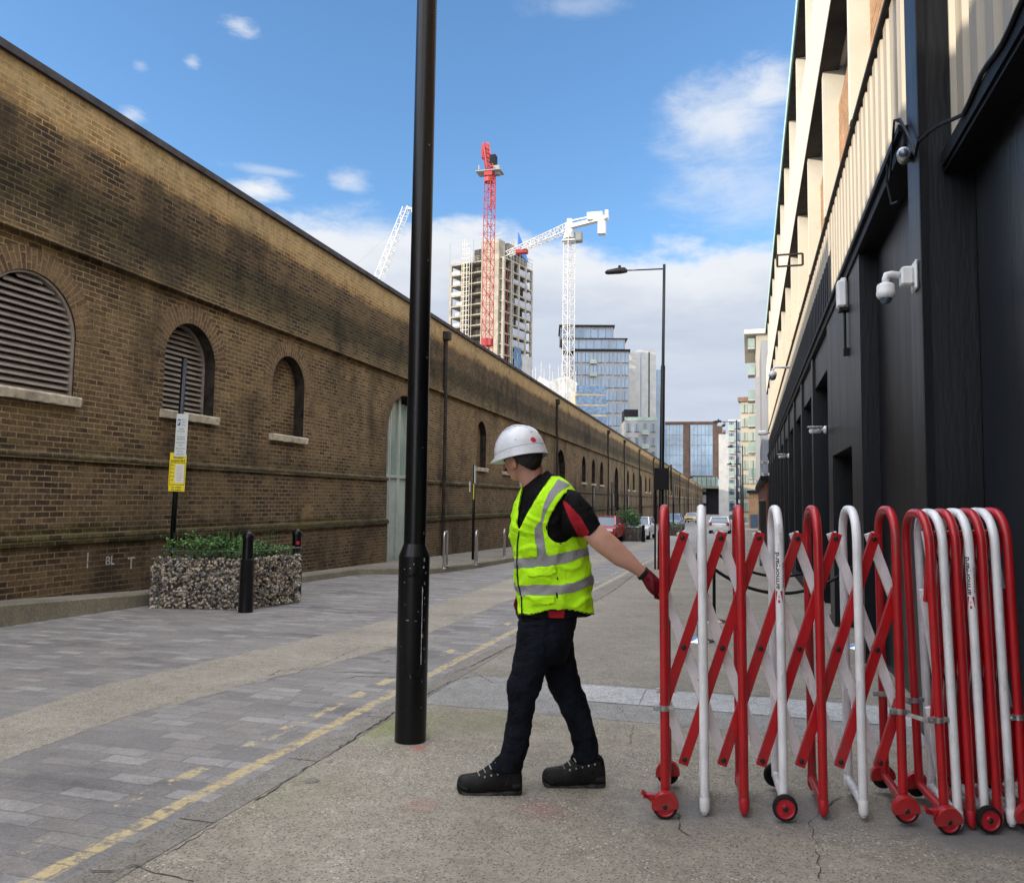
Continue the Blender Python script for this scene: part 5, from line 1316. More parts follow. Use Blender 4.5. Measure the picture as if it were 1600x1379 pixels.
# head frame
fdir = (-RV * .82 + FH * .57).normalized(); fdir = (fdir - ZV * .22).normalized(); lft = ZV.cross(fdir).normalized(); hup = fdir.cross(lft).normalized()
HR = Matrix((fdir, lft, hup)).transposed()
hc = W(814, 706, DP)     # skull centre
def hp(f, l, u): return hc + fdir * f + lft * l + hup * u
hmb = MB()
hmb.ball(hp(0, 0, .0), (.098, .076, .105), 14, HR)              # cranium
hmb.ball(hp(.028, 0, -.055), (.066, .060, .072), 12, HR)        # face
hmb.ball(hp(.050, 0, -.112), (.034, .034, .026), 10, HR)        # chin
hmb.ball(hp(.035, 0, -.100), (.045, .046, .030), 10, HR)        # jaw
hmb.loft([[hp(.088, -.008, -.012), hp(.088, .008, -.012), hp(.075, .008, -.012), hp(.075, -.008, -.012)], [hp(.116, -.013, -.058), hp(.116, .013, -.058), hp(.078, .016, -.062), hp(.078, -.016, -.062)]])  # nose
for s_ in (1, -1): hmb.ball(hp(.07, .030 * s_, -.045), (.018, .018, .012), 8, HR)
hmb.ball(hp(.090, 0, -.083), (.010, .024, .007), 8, HR); hmb.ball(hp(.088, 0, -.093), (.009, .020, .006), 8, HR)
# neck
limb(hmb, [(806, 735, 846, 722, DP, .056), (812, 752, 848, 738, DP, .055), (820, 768, 850, 752, DP, .054), (824, 785, 862, 768, DP, .06), (818, 800, 880, 790, DP, .09)], 3)
# torso, hidden arm and near arm
limb(hmb, [(822, 785, 890, 775, DP, .15), (815, 810, 900, 805, DP, .17), (812, 850, 902, 850, DP, .15), (816, 900, 906, 900, DP, .13), (818, 950, 900, 950, DP, .13), (815, 990, 896, 990, DP, .13)], 3)
for rows in ([(852, 990, 890, 985, 4.13, .06), (872, 1078, 903, 1075, 4.13, .04), (891, 1125, 918, 1124, 4.12, .035), (900, 1165, 930, 1163, 4.12, .03), (903, 1195, 928, 1195, 4.12, .03)], [(816, 990, 866, 990, 3.97, .06), (800, 1080, 832, 1080, 3.965, .04), (797, 1130, 823, 1130, 3.97, .035), (793, 1170, 814, 1173, 3.98, .03), (790, 1195, 808, 1197, 3.98, .028)]): limb(hmb, rows, 3)
arm = [(884, 780, 884, 808, 3.91, .035), (905, 797, 896, 828, 3.87, .040), (927, 812, 911, 840, 3.85, .044), (940, 820, 921, 851, 3.84, .043), (952, 830, 933, 862, 3.83, .041), (966, 842, 948, 873, 3.83, .042), (979, 855, 962, 883, 3.83, .040), (991, 868, 976, 889, 3.825, .034), (1001, 879, 988, 895, 3.82, .029), (1010, 889, 999, 903, 3.82, .025), (1020, 900, 1012, 915, 3.82, .022)]
arm = [(r[2], r[3], r[0], r[1], r[4], r[5]) for r in arm]
limb(hmb, arm, 4)
limb(hmb, [(826, 800, 866, 800, 4.22, .05), (818, 860, 848, 860, 4.24, .045), (812, 900, 834, 900, 4.22, .04), (808, 925, 824, 925, 4.2, .03), (808, 935, 820, 935, 4.2, .028)], 3)
body = organic(hmb, 'body', M['skin'], man, .006, 5)
for s_ in (1, -1):
    m_ = MB(); 
    pts = []
    for i in range(15):
        a = -1.2 + i / 14 * 4.6; pts.append(hp(.008 + math.cos(a) * -.016, (.080 + .006 * math.sin(a * 2)) * s_, -.058 + math.sin(a) * .030))
    m_.tube(pts, [.0045] * 15, 8); m_.ball(hp(.010, .074 * s_, -.058), (.018, .009, .029), 9, HR); o = m_.build('ear', M['skin'], man, True)
for s_ in (1, -1):
    m_ = MB(); m_.ball(hp(.076, .030 * s_, -.043), .011, 8); m_.build('eye', M['paper'], man, True)
    m_ = MB(); m_.bar(hp(.088, .018 * s_, -.028), hp(.080, .045 * s_, -.028), .006, .008); m_.build('eyebrow', M['hair'], man)
# hair under the helmet
m_ = MB(); m_.ball(hp(-.014, 0, -.012), (.096, .0805, .108), 16, HR)
o = m_.build('hair', M['hair'], man, True)
import bmesh
def trim(o, keep):
    bm = bmesh.new(); bm.from_mesh(o.data); org = Vector(o['_org'])
    dead = [f for f in bm.faces if not keep(f.calc_center_median() + org)]
    bmesh.ops.delete(bm, geom=dead, context='FACES'); bm.to_mesh(o.data); bm.free()
def subd(o, n=2):
    bm = bmesh.new(); bm.from_mesh(o.data); bmesh.ops.subdivide_edges(bm, edges=bm.edges[:], cuts=n, use_grid_fill=True); bm.to_mesh(o.data); bm.free()
subd(o, 3)
def keep_hair(p):
    d = p - hc; f, l, u = d.dot(fdir), d.dot(lft), d.dot(hup)
    lim = -.030 if f > -.005 else -.045 - min(.06, -f * 1.0)
    return u > lim and f < .055
trim(o, keep_hair); add_mod(o, 'SOLIDIFY', thickness=.006, offset=1)
m_ = MB(); m_.ball(hp(-.085, 0, -.055), (.014, .05, .016), 8, HR); m_.build('helmet_headband', M['blackiron'], man, True)
# helmet: egg shaped shell, skirt with a raised rim line, peak, red badge
hh_ = hp(.004, 0, .006)
fd2 = (fdir - hup * .05).normalized(); up2 = fd2.cross(lft).normalized(); HR0 = HR; HR = Matrix((fd2, lft, up2)).transposed()
def egg(az, el, k=1.0):
    f, l, u = math.cos(az) * math.cos(el), math.sin(az) * math.cos(el), math.sin(el)
    rf = .136 if f > 0 else .128
    return Vector((f * rf * k, l * .116 * k, u * (.128 + .004 * math.cos(az * 2)) * k))
rings = []
for i in range(25):
    el = PI / 2 * (1 - i / 24) - .0
    rings.append([hh_ + HR @ egg(2 * PI * j / 64, max(el, 0)) for j in range(64)])
m_ = MB(); vs = [p_ for r_ in rings for p_ in r_]; fs = []
for i in range(24):
    for j in range(64): fs.append((i*64+j, i*64+(j+1)%64, (i+1)*64+(j+1)%64, (i+1)*64+j))
m_.add(vs, fs); helm = m_.build('helmet', M['helmet'], man, True); add_mod(helm, 'SOLIDIFY', thickness=.003, offset=-1)
m_ = MB(); rr = []
for dz, k in ((.002, 1.0), (.004, 1.035), (-.004, 1.045), (-.034, 1.09), (-.036, 1.075), (-.006, 1.02)):
    ring = []
    for j in range(64):
        az = 2 * PI * j / 64; b_ = egg(az, 0)
        # skirt is deeper at the back, shallow over the ears at the front
        dep = dz * (1.15 - .25 * math.cos(az)) if dz < -.005 else dz
        fwd = max(0, math.cos(az)) ** 4
        ring.append(hh_ + HR @ Vector((b_.x * k + (.040 * fwd if dz < -.03 else 0), b_.y * k, dep - (-.018 * fwd if dz < -.03 else 0))))
    rr.append(ring)
m_.loft(rr, caps=False, closed=False); sk = m_.build('helmet_skirt', M['helmet'], helm); smooth_angle(sk, 25)
m_ = MB()
for j0, l_ in ((0, 0),):
    pts = [hh_ + HR @ (egg(0 if s_ > 0 else PI, abs(e_)) + Vector((0, 0, .002))) for e_, s_ in [(rad(10 + 80 * i / 12), 1) for i in range(13)] + [(rad(90 - 60 * i / 10), -1) for i in range(1, 11)]]
    for off in (-.030, .030):
        m_.tube([q_ + lft * off - hup * .004 for q_ in pts], .004, 6)
m_.tube(rr[1], .0022, 6, closed=True)
m_.build('helmet_ridges', M['helmet'], helm, True)
m_ = MB(); bd = egg(rad(157), rad(9)); bn = Vector((bd.x / .138**2, bd.y / .116**2, bd.z / .128**2)).normalized(); m_.lathe(hh_ + HR @ bd, [(.015, -.004), (.015, .003), (.001, .005)], 20, ax=HR @ bn); m_.build('red_badge', M['inkred'], helm)
m_ = MB()
for a_ in (28, 36, 44):
    q_ = egg(rad(a_), rad(50)); m_.ball(hh_ + HR @ q_, (.006, .003, .003), 5, HR)
m_.build('vents', M['blackiron'], helm)
bd = egg(rad(112), rad(14), 1.004); bn = (HR @ Vector((bd.x / .138**2, bd.y / .116**2, bd.z / .128**2))).normalized(); tr = ZV.cross(bn).normalized(); tu = bn.cross(tr)
m_ = MB(); textrow(m_, hh_ + HR @ bd - bn * .0015, tr, tu, bn, 'JSP', .014); m_.build('helmet_lettering', M['galv_d'], helm)
# torso surface (polo shirt, vest, bands share one grid)
TR = [(741, 840, 866, .066), (747, 831, 877, .095), (754, 824, 886, .13), (763, 816, 893, .165), (775, 811, 900, .195), (790, 806, 905, .21), (810, 802, 909, .21), (830, 800, 911, .198), (852, 804, 913, .188), (880, 807, 917, .18), (915, 810, 922, .175), (940, 812, 925, .175), (957.5, 813.5, 926, .176)]
rows = interp_rows([(y, l, r_, h_) for y, l, r_, h_ in TR], 13); NR = 230
def tgrid(off, wr=0.0):
    g = []
    for (y, l, r_, h_) in rows:
        ring = sring((l - off / DP * FPX, y), (r_ + off / DP * FPX, y), DP, h_ + off, NR, 2.25)
        if wr:
            cen = sum(ring, Vector()) / NR
            ring = [q_ + (q_ - cen).normalized() * wr * ((lambda a_: .55 * (1 - abs(a_) * 3.2) if abs(a_) < .31 else 0)(noise.noise(Vector((q_.x * 8 + q_.z * 7, q_.y * 8, q_.z * 12 - q_.x * 4)))) + .8 * noise.noise(Vector((q_.x * 7, q_.y * 7, q_.z * 5))) + .7 * noise.noise(Vector((q_.x * 13, q_.y * 13, q_.z * 11 + 5)))) * min(1, max(0, (y - 748) / 60)) for q_ in ring]
        g.append(ring)
    return g
def inpoly(x, y, poly):
    c = False; j = len(poly) - 1
    for i in range(len(poly)):
        (xi, yi), (xj, yj) = poly[i], poly[j]
        if (yi > y) != (yj > y) and x < (xj - xi) * (y - yi) / (yj - yi) + xi: c = not c
        j = i
    return c
VN = [(817, 760), (810, 795), (807.5, 818), (810.5, 829), (822, 805), (835, 783), (846, 765), (863, 742), (863, 730), (810, 730)]
AH = [(912, 768), (892, 767), (882, 771), (870, 787), (860, 805), (854, 822), (856, 837), (865, 846), (877, 849), (887, 845), (895, 838), (902, 832), (930, 832), (940, 768)]
SB = [(872, 748), (857, 770), (849, 790), (845, 812), (835, 825), (836, 847), (840, 874), (855, 873), (851, 845), (847, 825), (850, 807), (860, 787), (870, 772), (880, 764), (892, 757)]
B1 = [(795, 873), (840, 871), (855, 869), (885, 862), (916, 855), (930, 853), (930, 866), (916, 868), (885, 879), (860, 884), (835, 886), (795, 888)]
B2 = [(795, 916), (825, 914), (870, 914), (897, 910), (923, 899), (935, 896), (935, 911), (923, 914), (900, 924), (872, 929), (830, 930), (795, 930)]
HEM = [(800, 961), (830, 959.5), (855, 953.5), (880, 951.5), (903, 955), (926, 960)]
def hem_y(x):
    for (a, u), (b_, w) in zip(HEM, HEM[1:]):
        if x <= b_: return u + (w - u) * (x - a) / (b_ - a)
    return 960
def cells(grid, test, mb_, mi=0):
    vs = [q_ for r_ in grid for q_ in r_]; fs = []; used = set()
    for i in range(len(grid) - 1):
        for j in range(NR):
            k = (j + 1) % NR; c = (grid[i][j] + grid[i+1][k]) / 2; front = PI < 2 * PI * (j + .5) / NR < 2 * PI
            x, y = proj(c)
            if test(x, y, front, rows[i][0]): fs.append((i*NR+j, (i+1)*NR+j, (i+1)*NR+k, i*NR+k))
    ids = sorted({v for f in fs for v in f}); mp = {v: n_ for n_, v in enumerate(ids)}
    P2 = [vs[v].copy() for v in ids]; F2 = [[mp[v] for v in f] for f in fs]; ec = {}
    for f in F2:
        for a, b_ in zip(f, f[1:] + f[:1]): e = (min(a, b_), max(a, b_)); ec[e] = ec.get(e, 0) + 1
    nb = {}
    for (a, b_), c_ in ec.items():
        if c_ == 1: nb.setdefault(a, []).append(b_); nb.setdefault(b_, []).append(a)
    for _ in range(6):
        nw = {v: sum((P2[q_] for q_ in ns), Vector()) / len(ns) for v, ns in nb.items()}
        for v, q_ in nw.items(): P2[v] = P2[v] * .4 + q_ * .6
    mb_.add(P2, F2, mi)
def t_vest(x, y, fr_, ry):
    if fr_: return ry > 744 and not inpoly(x, y, VN) and not inpoly(x, y, AH) and y < hem_y(x)
    return ry > 750
WR = .017
g_sh = tgrid(-.002, WR); g_v = tgrid(.008, WR); g_b = tgrid(.0098, WR)
m_ = MB(); m_.loft(g_sh, mi=0); 
sm_ = [1 if (len(f) == 4 and proj(m_.v[f[0]])[1] > 946 and 856 < proj(m_.v[f[0]])[0] < 881) else 0 for f in m_.f]; m_.m = sm_
m_.build('polo_shirt', [M['polo'], M['polored']], man, True)
m_ = MB(); cells(g_v, t_vest, m_); vest = m_.build('safety_vest', M['vest'], man, True); add_mod(vest, 'SOLIDIFY', thickness=.004, offset=-1)
# bands
def t_band(x, y, fr_, ry):
    if not t_vest(x, y, fr_, ry): return False
    if fr_: return inpoly(x, y, SB) or inpoly(x, y, B1) or inpoly(x, y, B2)
    return 866 < ry < 882 or 908 < ry < 923
m_ = MB(); cells(g_b, t_band, m_); m_.build('reflective_band', M['band'], vest, True)
def dist_poly(x, y, poly, closed=True):
    b_ = 1e9; n_ = len(poly)
    for i in range(n_ if closed else n_ - 1):
        (x0, y0), (x1, y1) = poly[i], poly[(i + 1) % n_]; dx, dy = x1 - x0, y1 - y0; t = max(0, min(1, ((x - x0) * dx + (y - y0) * dy) / (dx*dx + dy*dy + 1e-9)))
        b_ = min(b_, math.hypot(x - x0 - t * dx, y - y0 - t * dy))
    return b_
ZIP = [(811, 828), (808, 850), (807.5, 880), (809, 910), (815, 935), (815, 962)]
g_p = tgrid(.0112, WR)
def t_pipe(x, y, fr_, ry):
    if not t_vest(x, y, fr_, ry): return False
    if fr_: return dist_poly(x, y, AH) < 1.1 or dist_poly(x, y, VN[:8], False) < .9 or abs(y - hem_y(x)) < 1.5 or dist_poly(x, y, ZIP, False) < 1.0 or (dist_poly(x, y, [(869.5, 899), (870.5, 944)], False) < .6 and y > 0) or (870 < x < 873.5 and 900 < y < 909)
    return ry > 958.5
m_ = MB(); cells(g_p, t_pipe, m_); m_.build('piping', M['piping'], vest, True)
PK = [[(815, 851), (838, 848), (840, 870), (816, 872)], [(823, 887), (869, 883), (869, 897), (824, 902)], [(827, 931), (868, 930), (868, 943), (828, 946)]]
g_k = tgrid(.0150, WR)
for pk in PK:
    m_ = MB(); cells(g_k, lambda x, y, f_, ry: f_ and inpoly(x, y, pk), m_); o = m_.build('pocket_flap', M['vest'], vest, True); add_mod(o, 'SOLIDIFY', thickness=.0045, offset=-1)
# collar
m_ = MB(); rg = []
for (xl, yl, xr, yr, hd_) in ((822, 782, 862, 757, .074), (821, 772, 858, 744, .066), (822, 766, 854, 734.5, .062), (818.5, 768, 858, 736, .070), (814, 781, 867, 746, .090), (815, 786, 868, 754, .090)):
    rg.append(sring((xl, yl), (xr, yr), DP, hd_, 40, 2.1))
m_.loft(rg, caps=False); o = m_.build('collar', M['polo'], man, True)
# open the collar at the throat
trim(o, lambda p_: not inpoly(*proj(p_), [(812, 790), (812, 765), (821, 762), (829, 778), (829, 795)]) or (p_ - W(830, 770, DP)).dot(FH) > .05)
# sleeve with a red panel
SL = [(868, 812, 886, 764, 3.93, .075), (878, 836, 903, 768, 3.89, .078), (893, 838, 917, 782, 3.87, .070), (904, 839, 928, 798, 3.86, .062), (914, 841.5, 938.5, 817, 3.855, .055)]
m_ = MB(); srows = interp_rows(SL, 30); grid = [sring((r[0], r[1]), (r[2], r[3]), r[4], r[5], 180, 2.1) for r in srows]
grid = [[q_ + (q_ - sum(r_, Vector()) / 180).normalized() * .006 * noise.noise(Vector((q_.x * 16, q_.y * 10, q_.z * 18))) for q_ in r_] for r_ in grid]
RP = [(877, 779), (890, 812), (906, 842), (914, 843), (921, 831), (907, 807), (887, 786)]
vs = [q_ for r_ in grid for q_ in r_]; fs = []; mm = []
for i in range(len(grid) - 1):
    for j in range(180):
        k = (j + 1) % 180; fs.append((i*180+j, (i+1)*180+j, (i+1)*180+k, i*180+k)); c = (grid[i][j] + grid[i+1][k]) / 2
        mm.append(1 if j > 90 and inpoly(*proj(c), RP) else 0)
m_.add(vs, fs); m_.m = mm; o = m_.build('sleeve', [M['polo'], M['polored']], man, True); add_mod(o, 'SOLIDIFY', thickness=.004, offset=-1)
# jeans
m_ = MB()
limb(m_, [(812, 948, 904, 948, DP, .150), (811, 962, 903, 962, DP, .155), (809, 985, 897, 985, DP, .160), (807, 1008, 893, 1005, DP, .155), (812, 1035, 885, 1030, DP, .13)], 3, 26, 2.3)
limb(m_, [(810, 970, 880, 968, 3.98, .09), (806, 1000, 872, 998, 3.975, .092), (802, 1030, 862, 1028, 3.965, .084), (796, 1052, 852, 1053, 3.96, .076), (790, 1067, 847, 1068, 3.955, .070), (792, 1082, 841, 1084, 3.96, .064), (793.5, 1095, 837, 1097, 3.965, .061), (792, 1115, 834, 1115, 3.97, .059), (790, 1135, 831, 1135, 3.975, .057), (788, 1155, 827, 1157, 3.98, .054), (784, 1172, 822.5, 1178, 3.98, .052), (774, 1185, 818.5, 1190, 3.98, .055), (764, 1196, 815, 1200, 3.98, .057), (767, 1203, 813, 1206, 3.98, .05)], 3, 26, 2.2)
limb(m_, [(840, 970, 900, 968, 4.13, .09), (842, 1000, 896, 998, 4.135, .088), (846, 1030, 899, 1028, 4.135, .080), (850, 1050, 902.5, 1048, 4.135, .072), (856, 1070, 908, 1066, 4.13, .066), (865, 1090, 914, 1084, 4.13, .060), (875, 1108, 920, 1102, 4.125, .057), (883, 1126, 925, 1122, 4.12, .054), (890, 1145, 930, 1142, 4.12, .051), (895, 1162, 934, 1160, 4.12, .049), (896, 1173, 936, 1171, 4.12, .052), (891, 1183, 934.5, 1182, 4.12, .052), (893, 1189, 932, 1189, 4.12, .048)], 3, 26, 2.2)
jeans = organic(m_, 'jeans', M['denim'], man, .0065, 4, (.020, .055))
# boots
def boot(x0, x1, yo, d, label):
    s = (x1 - x0) / 102.0
    sl = [(714, 1221, 1229, .020), (716, 1215, 1233, .031), (721, 1210, 1237, .038), (730, 1208.5, 1240.5, .043), (745, 1206, 1241.5, .044), (757, 1199, 1241.5, .045), (768, 1191, 1241, .042), (783, 1184, 1240.5, .039), (800, 1188, 1240, .037), (810, 1193, 1239.5, .034), (814, 1200, 1238, .030), (816, 1212, 1235, .020)]
    X = lambda x: x0 + (x - 714) * s
    def slab(rows_, name, mat, extra=0.0, par=man):
        m_ = MB(); rg = []
        for x, yt, yb, hw in rows_:
            a = W(X(x), yt + yo, d); b_ = W(X(x), yb + yo, d); c = (a + b_) / 2; up_ = (a - b_) / 2; ring = []
            for j in range(24):
                t = 2 * PI * j / 24; ct, st = math.cos(t), math.sin(t); e = 2.6
                sq = 1 - .25 * max(0, st)    # narrower towards the top
                ring.append(c + up_ * (abs(st) ** (2 / e) * (1 if st > 0 else -1)) + FH * (hw + extra) * sq * (abs(ct) ** (2 / e) * (1 if ct > 0 else -1)))
            rg.append(ring)
        m_.loft(rg); return m_.build(name, mat, par, True)
    ri = interp_rows(sl, 3)
    b = slab(ri, 'boot', M['leather'])
    slab([(x, yt + 3.5 if 0 else max(yt + 2, yb - 19), yb - 6, hw) for x, yt, yb, hw in ri if x < 736], 'toe_cap', M['leather'], .0045, b); slab([(x, max(yt + 3, yb - 24), yb - 6, hw) for x, yt, yb, hw in ri if x > 796], 'heel_counter', M['leather'], .004, b); slab([(x, yt - 1.5, yt + 6, hw * .93) for x, yt, yb, hw in ri if 783 < x < 814], 'ankle_pad', M['polo'], .004, b)
    so = [(x, max(yt, yb - 10.5 + (2.5 * math.exp(-((x - 780) / 9) ** 2))), yb + .6 - 4.0 * math.exp(-((x - 781) / 6.5) ** 2), hw) for x, yt, yb, hw in interp_rows(sl, 8)]
    slab(so, 'sole', M['sole'], .005, b)
    m_ = MB()
    for i in range(5):
        x = 750 + i * 9; yt = 1203 - i * 5.2 + 4
        p0 = W(X(x), yt + yo, d) - FH * .042; p1 = W(X(x - 5), yt - 5.5 + yo, d) - FH * .012
        m_.tube([p0, (p0 + p1) / 2 - FH * .006 + ZV * .004, p1 + FH * .01], .0028, 6)
    for i in range(5):
        x = 752 + i * 10; yt = 1208 - i * 2.2; q_ = W(X(x + 6), yt + yo, d) - FH * .0455; m_.lathe(q_, [(.0045, 0), (.0045, .003), (.002, .004)], 8, ax=-FH)
    m_.build('laces', M['chip'], b)
    m_ = MB(); m_.tube([W(X(x), y + yo, d) - FH * w_ for x, y, w_ in ((735, 1213, .046), (742, 1207, .040), (747, 1212, .049), (752, 1224, .054))], .0018, 4); m_.tube([W(X(x), y + yo, d) - FH * w_ for x, y, w_ in ((790, 1222, .047), (796, 1205, .044), (808, 1196, .04))], .0018, 4); m_.build('stitching', M['sole'], b)
boot(714, 816, 0, 3.985, 'front'); boot(847, 945.5, -10.5, 4.115, 'rear')
# near gloved hand gripping the back of the first hoop
gm = MB()
wr_ = W(1006, 896, 3.815)
hoopx = W(1028, 918, 3.785)        # just behind the front leg of the first hoop
limb(gm, [(997, 899, 1011, 886, 3.82, .032), (1003, 907, 1018, 893, 3.825, .034)], 2)
pal = [(999, 900, 1013, 888, 3.82, .030), (1004, 908, 1021, 895, 3.82, .036), (1009, 917, 1028, 902, 3.82, .038), (1015, 925, 1034, 908, 3.82, .034), (1021, 930, 1037, 914, 3.815, .024)]
limb(gm, pal, 3, 20, 2.4)
for i in range(4):      # fingers curl round the right side of the tube
    y = 911 + i * 7.2; xk = 1034 + (0, .8, 0, -1.5)[i]; L_ = (.9, 1.0, .95, .8)[i]; r_ = (.0098, .0102, .0098, .0088)[i]
    pts = [W(1018 + i * 1.5, y - 4 + 3, 3.815), W(xk - 3, y + 1, 3.822), W(xk + 5 * L_, y + 4, 3.80), W(xk + 6.5 * L_, y + 7, 3.775), W(xk + 3.5 * L_, y + 9, 3.752), W(xk + 1.5, y + 9.5, 3.748)]
    gm.tube(pts, [r_, r_ * 1.05, r_, r_ * .98, r_ * .9, r_ * .75], 10)
pts = [W(1010, 905, 3.80), W(1016, 900, 3.782), W(1019, 907, 3.765), W(1020, 917, 3.755), W(1021, 923, 3.753)]
gm.tube(pts, [.013, .0125, .0115, .0105, .008], 10)
organic(gm, 'glove', M['glove'], man, .003, 3)
m_ = MB(); limb(m_, [(996, 902.5, 1010, 885.5, 3.82, .034), (999, 906, 1015, 890, 3.82, .036)], 3, 24); o = m_.build('glove_cuff', M['piping'], man, True)
gm = MB(); limb(gm, [(806.5, 922, 824, 922, 4.2, .035), (806, 935, 822, 935, 4.2, .036), (807, 948, 820, 950, 4.2, .03)], 3)
for i in range(4):
    q_ = W(808 + i * 3, 948, 4.17 + i * .02); gm.tube([q_, q_ + Vector((0, 0, -.03)), q_ + Vector((0, 0, -.055)) + RV * .012, q_ + Vector((0, 0, -.07)) + RV * .03], [.009, .009, .0085, .007], 8)
q_ = W(808, 935, 4.17); gm.tube([q_, q_ - RV * .01 + ZV * -.03, q_ - RV * .004 + ZV * -.055], [.011, .010, .008], 8)
organic(gm, 'glove', M['glove'], man, .0035, 3)
# ================================================================== FAR BUILDINGS AND CRANES
def frame_at(px, d, ang, pybase=800):
    "root frame standing on the ray through px: local x to the right, y away, turned by ang"
    p = W(px, pybase, d); az = math.atan2(p.y, p.x) - PI / 2
    return Vector((p.x, p.y, G(p.y) - 1)), az + ang
def fthing(name, label, cat, px, d, ang=0, group=None):
    loc, rz = frame_at(px, d, ang); t = thing(name, label, cat, loc, rz=rz + 1e-9, group=group); t['_org'] = [0, 0, 0]; t['_z'] = loc.z; return t
def htop(py, d, px=900): return W(px, py, d).z
def P_(name, t, mat, fn, smooth=False):
    m_ = MB(); fn(m_); return m_.build(name, mat, t, smooth)
def tower_block(name, label, px, d, w, dep, ytop, ang, wallm, ncol, nrow, glassm='glass', sidecol=0, winw=.62, winh=.55, frame=True, balc=None, z_first=0, rooflip=True, sill_m='clad_matt'):
    t = fthing(name, label, 'building', px, d, ang); H_ = htop(ytop, d, px) - t['_z']
    P_('wall', t, M[wallm], lambda m_: m_.box((-w/2, 0, 0), (w/2, dep, H_)))
    if rooflip: P_('roof', t, M[sill_m], lambda m_: m_.box((-w/2 - .4, -.4, H_ + .002), (w/2 + .4, dep + .4, H_ + .7)))
    fh = (H_ - z_first) / nrow; cw = w / ncol; base = None; bm_ = None; cnt = 0; rest = MB()
    for r in range(nrow):
        for c in range(ncol):
            x = -w/2 + cw * (c + .5); z = z_first + fh * (r + .5)
            if t['_z'] + z < -4: continue
            m_ = MB() if cnt < 96 else rest
            m_.box((x - cw*winw/2, -.05, z - fh*winh/2), (x + cw*winw/2, .1, z + fh*winh/2))
            if cnt < 96:
                o = m_.build('window', M[glassm], t)
                if frame:
                    f = MB(); f.box((x - cw*winw/2 - .08, -.12, z - fh*winh/2 - .12), (x + cw*winw/2 + .08, .05, z - fh*winh/2 - .002)); f.box((x - .05, -.1, z - fh*winh/2), (x + .05, -.052, z + fh*winh/2)); f.build('frame', M[sill_m], o)
            cnt += 1
    if cnt > 96: rest.build('window_rows', M[glassm], t)
    for c in range(sidecol):
        cw2 = dep / sidecol
        for r in range(nrow):
            z = z_first + fh * (r + .5); y = cw2 * (c + .5)
            if cnt < 96: P_('window', t, M[glassm], lambda m_: (m_.box((w/2 - .1, y - cw2*.3, z - fh*.27), (w/2 + .05, y + cw2*.3, z + fh*.27)), m_.box((-w/2 - .05, y - cw2*.3, z - fh*.27), (-w/2 + .1, y + cw2*.3, z + fh*.27)))); cnt += 1
    if balc:
        for c in balc:
            for r in range(nrow):
                x = -w/2 + cw * (c + .5); z = z_first + fh * r
                if t['_z'] + z < 0: continue
                o = P_('balcony', t, M['white_slab'], lambda m_: m_.box((x - cw*.42, -1.3, z), (x + cw*.42, 0, z + .2)))
                P_('railing', o, M['glassg'], lambda m_: m_.box((x - cw*.42, -1.3, z + .202), (x + cw*.42, -1.24, z + 1.2)))
    return t, H_
M['white_slab'] = mk('pale_slab', (.33, .335, .33), .7, var=.1, sc_=.5)
M['stone_grey'] = mk('grey_cladding', (.20, .205, .21), .7, var=.1, sc_=.2); M['bluegrey'] = mk('blue_grey_panels', (.26, .28, .32), .6, var=.08, sc_=.2)
M['buff'] = mk('buff_cladding', (.30, .275, .22), .8, var=.12, sc_=.2); M['brownb'] = mk('brown_brick_panels', (.14, .085, .06), .85, var=.2, sc_=.5)
M['white_wrap'] = mk('white_scaffold_sheet', (.50, .49, .46), .7, var=.2, sc_=.35, bump=.8, bsc=.8, bd=.3); M['scaff'] = mk('scaffold_tube', (.26, .245, .21), .5, .3)
M['netblue'] = mk('blue_debris_net', (.09, .145, .23), .8, var=.3, sc_=2)
# glass fronted apartments with balconies
t, H_ = tower_block('apartment_block', 'tall blue glazed apartment block with grey frame and set back top floors', 938, 250, 17.5, 20, 549, rad(4), 'stone_grey', 7, 13, 'glassb', 0, .74, .74, balc=(2,))
P_('side_wing', t, M['bluegrey'], lambda m_: m_.box((-12, 1.5, 0), (-8.76, 18, H_ - 1)))
o = P_('penthouse', t, M['stone_grey'], lambda m_: m_.box((-12, 1.0, H_ + .75), (7.6, 18, H_ + 4.2)))
P_('glazing', o, M['glassb'], lambda m_: [m_.box((-11.8 + 2.4*i, .9, H_ + 1.0), (-9.7 + 2.4*i, 1.1, H_ + 3.7)) for i in range(8)])
o = P_('upper_penthouse', t, M['stone_grey'], lambda m_: m_.box((-13, 2.2, H_ + 4.4), (4.0, 17, H_ + 8.3)))
P_('glazing', o, M['glassb'], lambda m_: [m_.box((-12.7 + 2.4*i, 2.1, H_ + 4.7), (-10.7 + 2.4*i, 2.3, H_ + 7.4)) for i in range(7)])
P_('roof_edge', o, M['clad_matt'], lambda m_: m_.box((-13.4, 1.6, H_ + 8.31), (4.4, 17.4, H_ + 8.9))); P_('roof_edge', t, M['clad_matt'], lambda m_: m_.box((-12.4, .4, H_ + 4.21), (8.4, 18.4, H_ + 4.39)))
t, H_ = tower_block('slab_block', 'plain pale grey slab block with a dark recessed line beside the glazed apartments', 1001, 275, 10.4, 16, 550, rad(5), 'white_slab', 1, 1, 'glass', 0, .03, .98, frame=False, rooflip=False)
P_('dark_recess', t, M['clad_matt'], lambda m_: m_.box((2.6, -.06, 8), (3.0, .1, H_))); P_('stair_head', t, M['white_slab'], lambda m_: m_.box((-1.5, 2, H_), (5, 12, H_ + 1.2)))
P_('glazed_edge', t, M['glassb'], lambda m_: m_.box((5.25, 1, 0), (8.4, 15, H_ - 6)))
